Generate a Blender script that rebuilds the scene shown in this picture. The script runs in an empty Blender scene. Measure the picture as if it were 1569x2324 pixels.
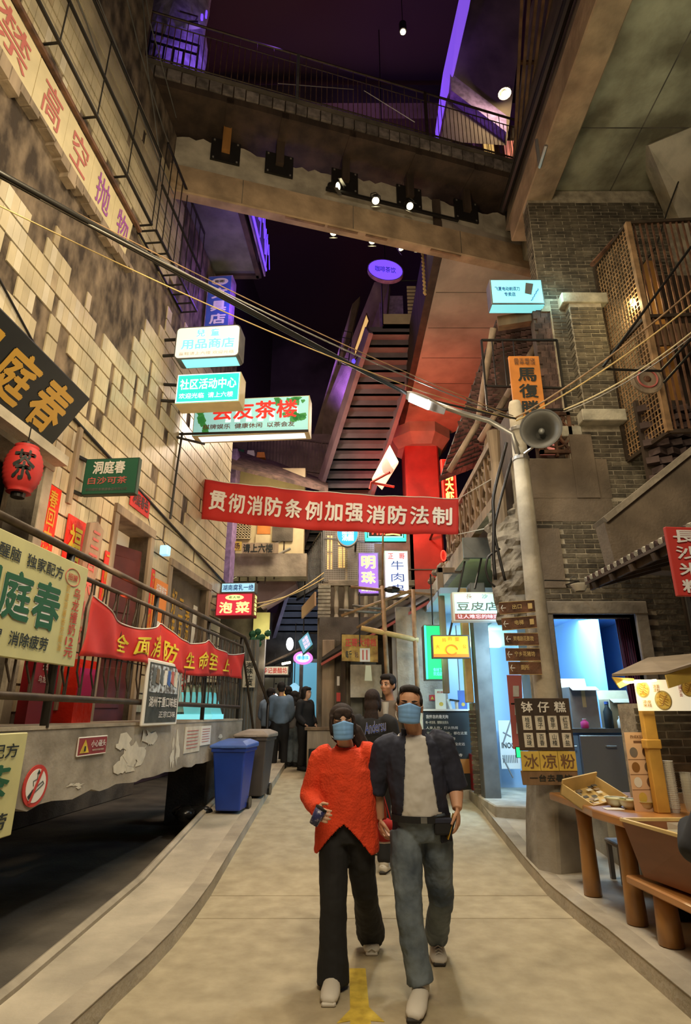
import bpy, bmesh, math, random
import numpy as np
from mathutils import Matrix, Vector, noise
random.seed(7)
SC = bpy.context.scene
COL = SC.collection
pi = math.pi
# ------------------------------------------------------------------ camera
F = 1320.0; TH = math.radians(19.05); AL = math.radians(4.95); CH = 1.6
cam_d = bpy.data.cameras.new('camera'); cam = bpy.data.objects.new('camera', cam_d); COL.objects.link(cam)
cam.location = (0, 0, CH); cam.rotation_euler = (pi / 2 + TH, 0, 0)
cam_d.sensor_fit = 'VERTICAL'; cam_d.sensor_height = 24; cam_d.lens = 24 * F / 2324
cam_d.clip_start = 0.05; cam_d.clip_end = 200
SC.camera = cam
# ------------------------------------------------------------------ world, exposure
w = bpy.data.worlds.new('night'); SC.world = w; w.use_nodes = True
w.node_tree.nodes['Background'].inputs[0].default_value = (0.030, 0.022, 0.034, 1)
w.node_tree.nodes['Background'].inputs[1].default_value = 1.0
SC.view_settings.view_transform = 'Standard'; SC.view_settings.look = 'None'
SC.view_settings.exposure = 0.0; SC.view_settings.gamma = 1.0; SC.view_settings.use_curve_mapping = False
SC.cycles.use_denoising = True; SC.cycles.max_bounces = 5; SC.cycles.diffuse_bounces = 3
SC.cycles.glossy_bounces = 2; SC.cycles.transmission_bounces = 3; SC.cycles.sample_clamp_indirect = 4
SC.cycles.caustics_reflective = False; SC.cycles.caustics_refractive = False


def light(name, kind, loc, target, power, col, size=0.2, spot=60, blend=0.5, sy=None):
    d = bpy.data.lights.new(name, kind); o = bpy.data.objects.new(name, d); COL.objects.link(o)
    d.energy = power; d.color = col
    if kind == 'AREA':
        d.size = size
        if sy: d.shape = 'RECTANGLE'; d.size_y = sy
    elif kind == 'SPOT':
        d.shadow_soft_size = size; d.spot_size = math.radians(spot); d.spot_blend = blend
    else:
        d.shadow_soft_size = size
    o.location = loc
    o.rotation_euler = (Vector(target) - Vector(loc)).to_track_quat('-Z', 'Y').to_euler()
    return o


WARM = (1.0, 0.78, 0.50); WHITE = (1.0, 0.95, 0.85)
# hall lighting: food-hall floodlights over the lane behind the viewer and further down it
light('hall_flood', 'AREA', (0.6, -0.8, 7.5), (0.1, 4.5, 0), 330, (1, .83, .58), 2.2)
light('hall_flood', 'AREA', (0.3, 5.5, 9.3), (0.2, 5.5, 0), 230, (1, .82, .56), 1.4)
light('hall_flood', 'AREA', (-0.2, 13, 8.5), (0, 12, 0), 300, (1, .8, .6), 1.5)
light('wall_wash', 'AREA', (-0.9, 1.6, 5.2), (-3.1, 5.0, 5.4), 105, (1, .80, .47), 0.8)
light('wall_wash', 'AREA', (-0.6, 6.5, 3.6), (-2.9, 8.0, 4.4), 42, (1, .70, .36), 0.6)
light('wall_wash', 'SPOT', (0.3, 3.2, 3.0), (-3.0, 5.4, 6.6), 90, (1, .82, .5), 0.2, 75, 0.8)
# track spots under the bridge
for sx, sy_, sz, tx, ty, p in ((0.1, 7.9, 10.3, -0.4, 3.6, 420), (1.2, 8.2, 10.3, 1.2, 4.0, 520), (-1.0, 7.8, 10.3, -2.2, 4.5, 160)):
    light('track_spot_beam', 'SPOT', (sx, sy_ - 0.4, sz), (tx, ty, 0), p, (1, .88, .66), 0.12, 42, 0.6)
light('bridge_wash', 'SPOT', (0.6, 4.5, 6.0), (0.4, 8.2, 9.9), 110, (1, .72, .42), 0.5, 95, 1)
# coloured show lighting, plus added fills where walls and ceiling stayed dark
light('red_flood', 'SPOT', (0.7, 12.6, 5.6), (2.3, 15.6, 7.4), 1500, (1, .035, .01), 0.3, 80, 0.7)
light('red_flood', 'SPOT', (1.7, 12.8, 6.2), (1.9, 13.2, 9.6), 340, (1, .06, .02), 0.3, 110, 1)
light('red_flood', 'SPOT', (1.75, 11.6, 5.0), (2.9, 9.0, 7.0), 130, (1, .05, .02), 0.3, 90, 1)
light('red_wall_glow', 'SPOT', (-2.2, 5.6, 2.6), (-3.05, 6.2, 3.7), 34, (1, .10, .04), 0.1, 100, 1)  # added red spot that makes the wall posters look aglow
light('couplet_fill', 'SPOT', (-1.9, 5.2, 3.0), (-3.1, 5.6, 3.0), 26, (1, .75, .45), 0.1, 90, 1)  # added spot without a lamp body, brightens the couplets
light('gallery_wash', 'SPOT', (-1.6, 11.5, 8.0), (-.1, 15, 9.2), 260, (1, .62, .55), 0.4, 80, 1)  # added spot to brighten the unlit side wall of the stair
light('far_wall_warm', 'POINT', (-1.95, 13.8, 6.9), (0, 0, 0), 40, (1, .8, .42), .2)  # added point light that warms the cream far wall
light('hall_glow', 'AREA', (-1.5, 19, 9), (-2, 27, 11), 70, (.55, .33, .62), 3)  # added unseen area light, lifts the end wall out of black
light('purple_flood', 'SPOT', (-1.2, 7.2, 13.2), (-2.75, 8.8, 13.3), 420, (.28, .12, 1), 0.2, 110, 0.8)
light('purple_flood', 'SPOT', (-1.9, 8.0, 7.0), (-2.4, 9.6, 9.2), 60, (.35, .12, 1), 0.2, 80, 0.8)
light('purple_flood', 'SPOT', (0.3, 15.5, 10.0), (1.0, 17.5, 15.5), 900, (.35, .14, 1), 0.2, 90, 0.8)
light('purple_flood', 'SPOT', (0.5, 9.5, 12.6), (1.9, 10.8, 15.8), 200, (.32, .10, 1), 0.2, 70, 0.8)
light('ceiling_glow', 'AREA', (-.5, 14, 15), (0, 12, 21), 75, (.75, .30, .42), 4)  # added unseen area light, tints the ceiling maroon
light('purple_fill', 'POINT', (-0.8, 14, 13), (0, 0, 0), 90, (.35, .13, .6), 1.0)
light('green_fill', 'SPOT', (4.2, 4.4, 6.8), (4.6, 4.4, 9.6), 75, (.97, 1, .70), 0.4, 100, 1)
light('soffit_fill', 'SPOT', (1.0, 8.6, 5.0), (2.6, 9.4, 9.6), 150, (1, .75, .55), 0.4, 90, 1)
light('eave_fill', 'AREA', (2.5, 10.6, 2.7), (2.5, 10.6, 4), 16, (.8, 1, .35), 0.5)
light('facade_wash', 'SPOT', (1.6, 4.6, 4.4), (3.4, 7.4, 5.2), 75, (1, .85, .55), 0.3, 85, 1)

# ------------------------------------------------------------------ materials
M = {}


def mat(name, c, rough=0.7, metal=0.0, var=0.0, scale=4.0, bump=0.0, bscale=30.0, emit=0.0, ec=None, c2=None,
        lo=0.35, hi=0.65, rnd=0.0, stretch=None, alpha=None, det=5.0, coat=0.0):
    m = bpy.data.materials.new(name); m.use_nodes = True
    nt = m.node_tree; b = nt.nodes['Principled BSDF']; L = nt.links.new
    b.inputs['Roughness'].default_value = rough; b.inputs['Metallic'].default_value = metal
    b.inputs['Base Color'].default_value = (*c, 1)
    if coat: b.inputs['Coat Weight'].default_value = coat
    pos = None
    if var or bump or c2:
        g = nt.nodes.new('ShaderNodeNewGeometry'); pos = g.outputs['Position']
        if stretch:
            mp = nt.nodes.new('ShaderNodeMapping'); mp.inputs['Scale'].default_value = stretch; L(pos, mp.inputs[0]); pos = mp.outputs[0]
    out = None
    if var or c2:
        n = nt.nodes.new('ShaderNodeTexNoise'); n.inputs['Scale'].default_value = scale; n.inputs['Detail'].default_value = det; L(pos, n.inputs['Vector'])
        r = nt.nodes.new('ShaderNodeValToRGB'); L(n.outputs['Fac'], r.inputs[0])
        r.color_ramp.elements[0].position = lo; r.color_ramp.elements[1].position = hi
        a = tuple(max(0, x * (1 - var)) for x in c); d = c2 if c2 else tuple(min(1, x * (1 + var)) for x in c)
        r.color_ramp.elements[0].color = (*a, 1); r.color_ramp.elements[1].color = (*d, 1); out = r.outputs[0]
    if rnd:
        oi = nt.nodes.new('ShaderNodeObjectInfo'); mr = nt.nodes.new('ShaderNodeMapRange')
        mr.inputs['To Min'].default_value = 1 - rnd; mr.inputs['To Max'].default_value = 1 + rnd
        L(oi.outputs['Random'], mr.inputs['Value'])
        h = nt.nodes.new('ShaderNodeHueSaturation'); L(mr.outputs[0], h.inputs['Value'])
        if out: L(out, h.inputs['Color'])
        else: h.inputs['Color'].default_value = (*c, 1)
        out = h.outputs[0]
    if out: L(out, b.inputs['Base Color'])
    if bump:
        n2 = nt.nodes.new('ShaderNodeTexNoise'); n2.inputs['Scale'].default_value = bscale; n2.inputs['Detail'].default_value = 6; L(pos, n2.inputs['Vector'])
        bp = nt.nodes.new('ShaderNodeBump'); bp.inputs['Strength'].default_value = bump; bp.inputs['Distance'].default_value = 0.02
        L(n2.outputs['Fac'], bp.inputs['Height']); L(bp.outputs[0], b.inputs['Normal'])
    if emit:
        b.inputs['Emission Color'].default_value = (*(ec or c), 1); b.inputs['Emission Strength'].default_value = emit
    if alpha is not None: b.inputs['Alpha'].default_value = alpha
    M[name] = m
    return m


mat('lane', (.38, .315, .20), .85, var=.16, scale=5.5, det=10, c2=(.45, .38, .25), lo=.3, hi=.7, bump=.25, bscale=25)
mat('kerb', (.46, .40, .30), .85, var=.2, scale=2.2, bump=.3, bscale=30)
mat('kerb_edge', (.36, .31, .23), .85, var=.2, scale=3, bump=.3)
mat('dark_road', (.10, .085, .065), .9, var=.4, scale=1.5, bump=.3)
mat('yellow_paint', (.62, .43, .04), .8, var=.3, scale=9, c2=(.72, .52, .06))
mat('concrete', (.33, .28, .21), .9, var=.35, scale=2.2, bump=.5, bscale=14)
mat('concrete_pale', (.42, .37, .28), .9, var=.3, scale=2.5, bump=.4, bscale=14)
mat('concrete_face', (.28, .235, .175), .9, var=.5, scale=1.7, bump=.5, bscale=10, c2=(.47, .42, .34), lo=.3, hi=.72, det=8)
mat('concrete_beam', (.36, .255, .155), .9, var=.28, scale=2.6, bump=.5, bscale=12)
mat('concrete_soffit', (.38, .32, .25), .9, var=.25, scale=1.2, bump=.3, bscale=9)
mat('concrete_greenlit', (.27, .235, .145), .9, var=.45, scale=1.6, bump=.5, bscale=9, c2=(.43, .41, .28), det=9)  # mottled concrete with the greenish light mixed into its colour
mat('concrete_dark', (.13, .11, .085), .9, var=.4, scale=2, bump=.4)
mat('plaster_rough', (.060, .040, .027), .95, scale=5.5, bump=1.0, bscale=9, c2=(.27, .20, .135), lo=.38, hi=.72, stretch=(1, 1, .5), det=12, var=.35)
mat('plaster_brown', (.17, .13, .09), .95, var=.3, scale=2, bump=.4)
mat('tile', (.50, .42, .27), .5, var=.10, scale=3, rnd=.09)
mat('tile_b', (.56, .49, .36), .5, var=.12, scale=3, rnd=.08)
mat('tile_c', (.42, .33, .20), .4, var=.2, scale=4, rnd=.08)
mat('tile_stuff', (.50, .42, .27), .35, var=.22, scale=2.3)
mat('brick', (.088, .072, .048), .9, var=.35, scale=9, bump=.5, rnd=.3)
mat('brick_b', (.13, .108, .072), .9, var=.35, scale=9, bump=.5, rnd=.25)
mat('brick_stuff', (.10, .083, .056), .9, var=.5, scale=5, bump=.5)
mat('mortar', (.36, .31, .225), .95, var=.3, scale=8, bump=.4)
mat('stone_white', (.42, .39, .30), .85, var=.25, scale=6, bump=.3)
mat('black_metal', (.018, .016, .014), .45, metal=.3)
mat('brown_metal', (.065, .045, .03), .5, metal=.3, var=.3, scale=8)
mat('rust', (.12, .055, .028), .8, var=.5, scale=7, bump=.3)
mat('steel', (.38, .36, .33), .4, metal=.7)
mat('grey_metal', (.16, .16, .15), .5, metal=.4, var=.2)
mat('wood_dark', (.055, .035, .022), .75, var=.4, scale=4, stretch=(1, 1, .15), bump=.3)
mat('wood', (.20, .12, .06), .7, var=.35, scale=5, stretch=(1, 1, .2), bump=.3)
mat('wood_log', (.36, .17, .045), .45, var=.3, scale=4, stretch=(1, 1, .2), coat=.3)
mat('wood_table', (.38, .165, .045), .4, var=.35, scale=4, stretch=(1, .2, 1), coat=.4)
mat('wood_trough', (.22, .085, .035), .5, var=.2, scale=4, stretch=(1, .2, 1))
mat('wood_yellow', (.60, .43, .17), .6, var=.15, scale=6, stretch=(1, .2, 1))
mat('wood_pale', (.28, .21, .14), .75, var=.35, scale=5, stretch=(1, 1, .15), bump=.3)
mat('bamboo', (.30, .18, .085), .6, var=.35, scale=6)
mat('rock', (.12, .10, .075), .95, c2=(.33, .29, .22), scale=6, bump=1, bscale=9, det=9)
mat('red_cloth', (.50, .022, .018), .75, var=.12, scale=2)
mat('red_cloth_b', (.62, .03, .02), .6, var=.1, scale=2, bump=.2, bscale=6)
mat('white_print', (.78, .76, .73), .7)
mat('black_print', (.015, .02, .018), .6)
mat('yellow_print', (.72, .58, .03), .6)
mat('gold_print', (.55, .30, .02), .5)
mat('red_print', (.52, .04, .03), .6)
mat('green_print', (.012, .10, .04), .6)
mat('brown_print', (.16, .08, .04), .6)
mat('board_black', (.006, .0065, .006), .6, var=.2)
mat('cream_board', (.55, .52, .24), .5, var=.07, scale=4)
mat('cream_panel', (.62, .52, .30), .5, var=.08, scale=4)
mat('red_ink_faded', (.46, .12, .10), .7)
mat('purple_ink', (.30, .07, .32), .7)
mat('board_green', (.012, .10, .055), .5)
mat('green_frame', (.02, .045, .03), .5)
mat('red_plaque', (.27, .03, .035), .5)
mat('lamp_white', (1, 1, 1), .3, emit=12, ec=(.93, .98, 1))
mat('bulb_warm', (1, .9, .6), .3, emit=14, ec=(1, .86, .5))
mat('bulb_blue', (.2, .2, 1), .3, emit=6, ec=(.10, .08, 1))
mat('blue_plastic', (.012, .045, .30), .4, var=.1)
mat('blue_lid', (.06, .13, .42), .4, var=.1)
mat('grey_plastic', (.07, .06, .055), .5, var=.1)
mat('grey_lid', (.24, .20, .16), .6, var=.2)
mat('black_bag', (.01, .01, .01), .25)
mat('paper', (.60, .56, .46), .8, var=.1, scale=12)
mat('paper_white', (.74, .72, .66), .8)
mat('ceil_dark', (.075, .045, .06), .95)
mat('back_dark', (.11, .085, .10), .95, var=.4, scale=.6)
mat('roof_tile', (.085, .05, .04), .85, var=.5, scale=6, bump=.4, rnd=.3)
mat('blue_wall', (.42, .60, .80), .7)  # white walls, the blue room light put into their colour
mat('blue_lit_deep', (.20, .38, .68), .7)  # deeper tone of the blue light on white walls; also the cabinet's blue
mat('purple_curtain', (.10, .012, .05), .8, var=.3, scale=8, stretch=(6, 6, .3))
mat('glass', (.8, .85, .9), .05, alpha=.15)
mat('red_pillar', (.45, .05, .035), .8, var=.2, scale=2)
mat('foil_red', (.75, .03, .012), .35, metal=.1, bump=.6, bscale=14); mat('poster_orange', (.75, .24, .04), .5)


def emat(name, c, e):
    return mat(name, c, .6, emit=e, ec=c)


emat('lb_cream', (.85, .80, .70), .72); emat('lb_teal', (.02, .60, .52), .85); emat('lb_scene', (.30, .62, .62), .6)
emat('lb_white', (.88, .96, 1.0), .95); emat('lb_mint', (.50, .90, .80), .8); emat('lb_cyan', (.25, .80, .88), .8)
emat('lb_red', (.62, .03, .06), .75); emat('lb_yellow', (.95, .55, .03), .85); emat('lb_green', (.02, .62, .22), .8)
emat('lb_purple', (.36, .16, .75), .8); emat('lb_blue', (.03, .45, .85), 1.0); emat('lb_pink', (.9, .25, .85), 1.0)
emat('lb_skyblue', (.35, .72, .95), .9); emat('lb_orange', (.8, .22, .02), .8)
emat('neon_red', (1, .04, .02), 3.0); emat('neon_green', (.05, 1, .55), 1.6); emat('neon_white', (1, 1, 1), 1.5)
emat('neon_cyan', (.30, .95, .90), 1.5); emat('neon_yellow', (1, .70, .15), 2.2); emat('tx_lime', (.82, .95, .35), .9)
emat('tx_cyan', (.20, .80, .85), .85); emat('tx_pinkwhite', (.95, .65, .75), 1.0); emat('tx_red', (.75, .03, .02), .55)
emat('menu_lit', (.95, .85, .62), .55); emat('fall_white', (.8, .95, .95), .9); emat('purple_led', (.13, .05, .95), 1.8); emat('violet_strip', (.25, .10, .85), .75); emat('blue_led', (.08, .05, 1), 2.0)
emat('display_teal', (.14, .55, .58), .5); emat('room_glow', (.92, .90, .62), .8); emat('warm_window', (.9, .55, .16), .75)
emat('exit_green', (.02, .85, .25), 1.3); emat('pink_window', (.8, .25, .18), .55); emat('blue_glass', (.17, .52, .72), .55)

# ------------------------------------------------------------------ pixel rays into the place
CP = Vector((0, 0, CH))
CT, ST = math.cos(TH), math.sin(TH)


def ray(px, py):
    v = 1162 - py
    return Vector((px - 784.5, F * CT - v * ST, F * ST + v * CT))


def PY(px, py, Y): d = ray(px, py); return CP + d * (Y / d.y)
def PX(px, py, X): d = ray(px, py); return CP + d * (X / d.x)
def PZ(px, py, Z): d = ray(px, py); return CP + d * ((Z - CH) / d.z)


def PP(px, py, o, n):
    d = ray(px, py); n = Vector(n); return CP + d * ((Vector(o) - CP).dot(n) / d.dot(n))


LD = Vector((math.sin(AL), math.cos(AL), 0)); LN = Vector((-math.cos(AL), math.sin(AL), 0)); UP = Vector((0, 0, 1))


def L(u, d, z): return LD * u + LN * d + UP * z       # left-wall frame: along street, distance left, height


def PL(px, py, D=3.5):
    d = ray(px, py); p = CP + d * (D / d.dot(LN)); return p.dot(LD), p.z


def PU(px, py, u): return PP(px, py, LD * u, LD)


def proj(p):
    r = Vector(p) - CP; z = r.y * CT + r.z * ST
    if z < .05: return None
    return 784.5 + F * r.x / z, 1162 - F * (-r.y * ST + r.z * CT) / z, z


LF = Matrix((( LD.x, LN.x, 0, 0), (LD.y, LN.y, 0, 0), (0, 0, 1, 0), (0, 0, 0, 1)))


# ------------------------------------------------------------------ mesh builder (world coordinates, optional frame)
class MB:
    def __init__(s, xf=None): s.v = []; s.f = []; s.m = []; s.xf = xf

    def add(s, vs, fs, m=0):
        o = len(s.v)
        s.v += [(s.xf @ Vector(p)) if s.xf else Vector(p) for p in vs]
        s.f += [tuple(o + i for i in f) for f in fs]; s.m += [m] * len(fs); return s

    def box(s, a, b, m=0):
        x0, x1 = sorted((a[0], b[0])); y0, y1 = sorted((a[1], b[1])); z0, z1 = sorted((a[2], b[2]))
        return s.add([(x0, y0, z0), (x1, y0, z0), (x1, y1, z0), (x0, y1, z0), (x0, y0, z1), (x1, y0, z1), (x1, y1, z1), (x0, y1, z1)],
                     [(0, 3, 2, 1), (4, 5, 6, 7), (0, 1, 5, 4), (1, 2, 6, 5), (2, 3, 7, 6), (3, 0, 4, 7)], m)

    def slab(s, a, b, c, d, t, m=0):
        """quad a b c d extruded by vector t"""
        t = Vector(t); P = [Vector(p) for p in (a, b, c, d)]
        return s.add(P + [p + t for p in P], [(0, 1, 2, 3), (7, 6, 5, 4), (0, 4, 5, 1), (1, 5, 6, 2), (2, 6, 7, 3), (3, 7, 4, 0)], m)

    def prism(s, pts, t, m=0):
        t = Vector(t); P = [Vector(p) for p in pts]; n = len(P)
        return s.add(P + [p + t for p in P], [tuple(range(n)), tuple(range(2 * n - 1, n - 1, -1))] + [(i, i + n, (i + 1) % n + n, (i + 1) % n) for i in range(n)], m)

    def beam(s, a, b, w, h, m=0, up=UP):
        a = Vector(a); b = Vector(b); d = (b - a).normalized(); x = d.cross(Vector(up))
        if x.length < 1e-4: x = d.cross(Vector((1, 0, 0)))
        x.normalize(); y = x.cross(d)
        x = x * w / 2; y = y * h / 2
        return s.slab(a - x - y, a + x - y, a + x + y, a - x + y, b - a, m)

    def tube(s, pts, r, n=8, m=0, caps=True):
        P = [Vector(p) for p in pts]; k = len(P)
        R = r if isinstance(r, (list, tuple)) else [r] * k
        vs = []; ref = None
        for i in range(k):
            t = (P[min(i + 1, k - 1)] - P[max(i - 1, 0)]).normalized()
            if ref is None: ref = Vector((0, 0, 1)) if abs(t.z) < .9 else Vector((1, 0, 0))
            x = (ref - t * ref.dot(t)).normalized(); ref = x; y = t.cross(x)
            vs += [P[i] + (x * math.cos(2 * pi * j / n) + y * math.sin(2 * pi * j / n)) * R[i] for j in range(n)]
        fs = [(i * n + j, i * n + (j + 1) % n, (i + 1) * n + (j + 1) % n, (i + 1) * n + j) for i in range(k - 1) for j in range(n)]
        if caps: fs += [tuple(range(n - 1, -1, -1)), tuple((k - 1) * n + j for j in range(n))]
        return s.add(vs, fs, m)

    def lathe(s, prof, mx, n=16, m=0, caps=True):
        """profile [(radius, height)] about local z of matrix mx"""
        vs = [mx @ Vector((r * math.cos(2 * pi * j / n), r * math.sin(2 * pi * j / n), h)) for r, h in prof for j in range(n)]
        k = len(prof)
        fs = [(i * n + j, i * n + (j + 1) % n, (i + 1) * n + (j + 1) % n, (i + 1) * n + j) for i in range(k - 1) for j in range(n)]
        if caps: fs += [tuple(range(n - 1, -1, -1)), tuple((k - 1) * n + j for j in range(n))]
        return s.add(vs, fs, m)

    def ell(s, c, r, nu=14, nv=9, m=0, rot=None):
        c = Vector(c); vs = []
        for i in range(1, nv):
            a = pi * i / nv
            for j in range(nu):
                b = 2 * pi * j / nu; p = Vector((r[0] * math.sin(a) * math.cos(b), r[1] * math.sin(a) * math.sin(b), r[2] * math.cos(a)))
                vs.append(c + (rot @ p if rot else p))
        t = Vector((0, 0, r[2])); t = rot @ t if rot else t
        vs += [c + t, c - t]; N = (nv - 1) * nu
        fs = [(i * nu + j, (i + 1) * nu + j, (i + 1) * nu + (j + 1) % nu, i * nu + (j + 1) % nu) for i in range(nv - 2) for j in range(nu)]
        fs += [(N, j, (j + 1) % nu) for j in range(nu)] + [(N + 1, (nv - 2) * nu + (j + 1) % nu, (nv - 2) * nu + j) for j in range(nu)]
        return s.add(vs, fs, m)

    def limb(s, pts, n=14, m=0):
        """pts (x,y,z,rx,ry): elliptical rings along a path, rx across (world x side), ry front-back"""
        P = [Vector(p[:3]) for p in pts]; k = len(P); vs = []
        for i in range(k):
            t = (P[min(i + 1, k - 1)] - P[max(i - 1, 0)]).normalized()
            x = Vector((1, 0, 0)); x = (x - t * x.dot(t))
            if x.length < .2: x = Vector((0, 0, 1)) - t * t.z
            x.normalize(); y = t.cross(x); rx, ry = pts[i][3], pts[i][4]
            vs += [P[i] + x * rx * math.cos(2 * pi * j / n) + y * ry * math.sin(2 * pi * j / n) for j in range(n)]
        fs = [(i * n + j, i * n + (j + 1) % n, (i + 1) * n + (j + 1) % n, (i + 1) * n + j) for i in range(k - 1) for j in range(n)]
        fs += [tuple(range(n - 1, -1, -1)), tuple((k - 1) * n + j for j in range(n))]
        return s.add(vs, fs, m)


WM = {}   # world matrices of the parents


def mesh_of(name, mb, mats, inv=None, smooth=False):
    me = bpy.data.meshes.new(name)
    me.from_pydata([tuple(inv @ v) if inv else tuple(v) for v in mb.v], [], mb.f)
    for k in (mats if isinstance(mats, (list, tuple)) else [mats]): me.materials.append(M[k] if isinstance(k, str) else k)
    if any(mb.m): me.polygons.foreach_set('material_index', mb.m)
    if smooth: me.polygons.foreach_set('use_smooth', [True] * len(me.polygons))
    bm = bmesh.new(); bm.from_mesh(me); bmesh.ops.recalc_face_normals(bm, faces=bm.faces); bm.to_mesh(me); bm.free()
    return me


def obj(name, mb, mats, parent=None, smooth=False, bevel=0, label=None, cat=None, group=None, kind=None, seg=1):
    if parent is None:
        lo = Vector((min(v.x for v in mb.v), min(v.y for v in mb.v), min(v.z for v in mb.v)))
        hi = Vector((max(v.x for v in mb.v), max(v.y for v in mb.v), max(v.z for v in mb.v)))
        T = Matrix.Translation(((lo.x + hi.x) / 2, (lo.y + hi.y) / 2, lo.z))
        inv = T.inverted()
    else: T = None; inv = WM[parent.name].inverted()
    me = mesh_of(name, mb, mats, inv, smooth)
    o = bpy.data.objects.new(name, me); COL.objects.link(o)
    if parent is None: o.matrix_world = T; WM[o.name] = T
    else: o.parent = parent; WM[o.name] = WM[parent.name]
    if bevel:
        b = o.modifiers.new('bevel', 'BEVEL'); b.width = bevel; b.segments = seg; b.limit_method = 'ANGLE'; b.angle_limit = .7
    return tag(o, label, cat, group, kind)


def tag(o, label=None, cat=None, group=None, kind=None):
    if label: o['label'] = label
    if cat: o['category'] = cat
    if group: o['group'] = group
    if kind: o['kind'] = kind
    return o


def thing(name, label, cat, loc, group=None, kind=None):
    o = bpy.data.objects.new(name, None); COL.objects.link(o); o.empty_display_size = .1
    T = Matrix.Translation(Vector(loc)); o.matrix_world = T; WM[o.name] = T
    return tag(o, label, cat, group, kind)


def struct(name, mb, mats, label, cat='wall', **k): return obj(name, mb, mats, label=label, cat=cat, kind='structure', **k)


CUBE = ([(-.5, -.5, -.5), (.5, -.5, -.5), (.5, .5, -.5), (-.5, .5, -.5), (-.5, -.5, .5), (.5, -.5, .5), (.5, .5, .5), (-.5, .5, .5)],
        [(0, 3, 2, 1), (4, 5, 6, 7), (0, 1, 5, 4), (1, 2, 6, 5), (2, 3, 7, 6), (3, 0, 4, 7)])


def pieces(parent, name, items, mats, stuff, smat, base=CUBE, maxn=290, smooth=False):
    """alike pieces: the ones that show largest become parts that share mesh data, the rest one stuff part"""
    def key(it):
        q = proj(it[0].translation)
        if not q: return -1
        inside = -60 < q[0] < 1630 and -60 < q[1] < 2380
        return (1 if inside else 0) * 10 + 1 / q[2]
    items = sorted(items, key=key, reverse=True)
    mes = []
    for k in mats:
        me = bpy.data.meshes.new(name); me.from_pydata(base[0], [], base[1]); me.materials.append(M[k])
        if smooth: me.polygons.foreach_set('use_smooth', [True] * len(me.polygons))
        mes.append(me)
    inv = WM[parent.name].inverted()
    for mx, k in items[:maxn]:
        o = bpy.data.objects.new(name, mes[k]); COL.objects.link(o); o.parent = parent; o.matrix_basis = inv @ mx
    rest = items[maxn:]
    if rest:
        bv = np.array([(*p, 1) for p in base[0]]).T
        V = np.concatenate([(np.array(inv @ mx) @ bv)[:3].T for mx, _ in rest]); nb = len(base[0])
        me = bpy.data.meshes.new(stuff); me.from_pydata(V.tolist(), [], [tuple(i * nb + a for a in f) for i in range(len(rest)) for f in base[1]])
        me.materials.append(M[smat]); o = bpy.data.objects.new(stuff, me); COL.objects.link(o); o.parent = parent; o['kind'] = 'stuff'


def boxm(c, sx, sy, sz, fr=None, j=0.0):
    R = Matrix.Rotation(random.uniform(-j, j), 4, 'Z') @ Matrix.Rotation(random.uniform(-j, j), 4, 'Y') if j else Matrix()
    m = Matrix.Translation(c) @ R @ Matrix.Diagonal((sx, sy, sz, 1))
    return fr @ m if fr else m


# ------------------------------------------------------------------ lettering
TXT = {}


def text_geo(txt, bold=0.0, line=1.0, res=2):
    k = (txt, bold, line)
    if k not in TXT:
        cu = bpy.data.curves.new('t', 'FONT'); cu.body = txt; cu.align_x = 'CENTER'; cu.offset = 0 if bold > .012 else bold * .5; cu.resolution_u = res; cu.space_line = line; cu.fill_mode = 'FRONT'
        o = bpy.data.objects.new('t', cu); me = bpy.data.meshes.new_from_object(o)
        V = np.array([v.co[:] for v in me.vertices]); Fc = [tuple(p.vertices) for p in me.polygons]
        bpy.data.objects.remove(o); bpy.data.curves.remove(cu); bpy.data.meshes.remove(me)
        if len(V):
            if bold > .012:
                n = len(V); b = bold * .55; V0 = V; F0 = Fc; V = [V0]; Fc = list(F0)
                for q, (dx, dy) in enumerate(((b, b * .3), (-b, -b * .3), (b * .3, -b), (-b * .3, b)), 1):
                    V.append(V0 + np.array([dx, dy, .0004 * q])); Fc += [tuple(i + n * q for i in f) for f in F0]
                V = np.concatenate(V)
            lo = V.min(0); hi = V.max(0); zq = V[:, 2].copy(); V = (V - lo) / np.maximum(hi - lo, 1e-6); V[:, 2] = zq
        TXT[k] = (V, Fc)
    return TXT[k]


class Panel:
    """flat rectangle: BL corner, x vector, y vector; n points to the viewer side"""
    def __init__(s, bl, xv, yv): s.o = Vector(bl); s.x = Vector(xv); s.y = Vector(yv); s.n = s.x.cross(s.y).normalized()
    def pt(s, a, b, off=0.0): return s.o + s.x * a + s.y * b + s.n * off


def panelY(l, t, r, b, Y, yaw=0.0):
    c = PY((l + r) / 2, (t + b) / 2, Y); zt = PY((l + r) / 2, t, Y).z; zb = PY((l + r) / 2, b, Y).z
    w = PY(r, (t + b) / 2, Y).x - PY(l, (t + b) / 2, Y).x
    d = Vector((math.cos(yaw), math.sin(yaw), 0)) * w
    return Panel(Vector((c.x, c.y, zb)) - d / 2, d, Vector((0, 0, zt - zb)))


def panelU(l, t, r, b, u):
    a = PU(l, (t + b) / 2, u); c = PU(r, (t + b) / 2, u); zt = PU((l + r) / 2, t, u).z; zb = PU((l + r) / 2, b, u).z
    return Panel(Vector((a.x, a.y, zb)), Vector((c.x - a.x, c.y - a.y, 0)), Vector((0, 0, zt - zb)))


def panelL(u0, u1, z0, z1, D):
    return Panel(L(u0, D, z0), LD * (u1 - u0), UP * (z1 - z0))


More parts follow.
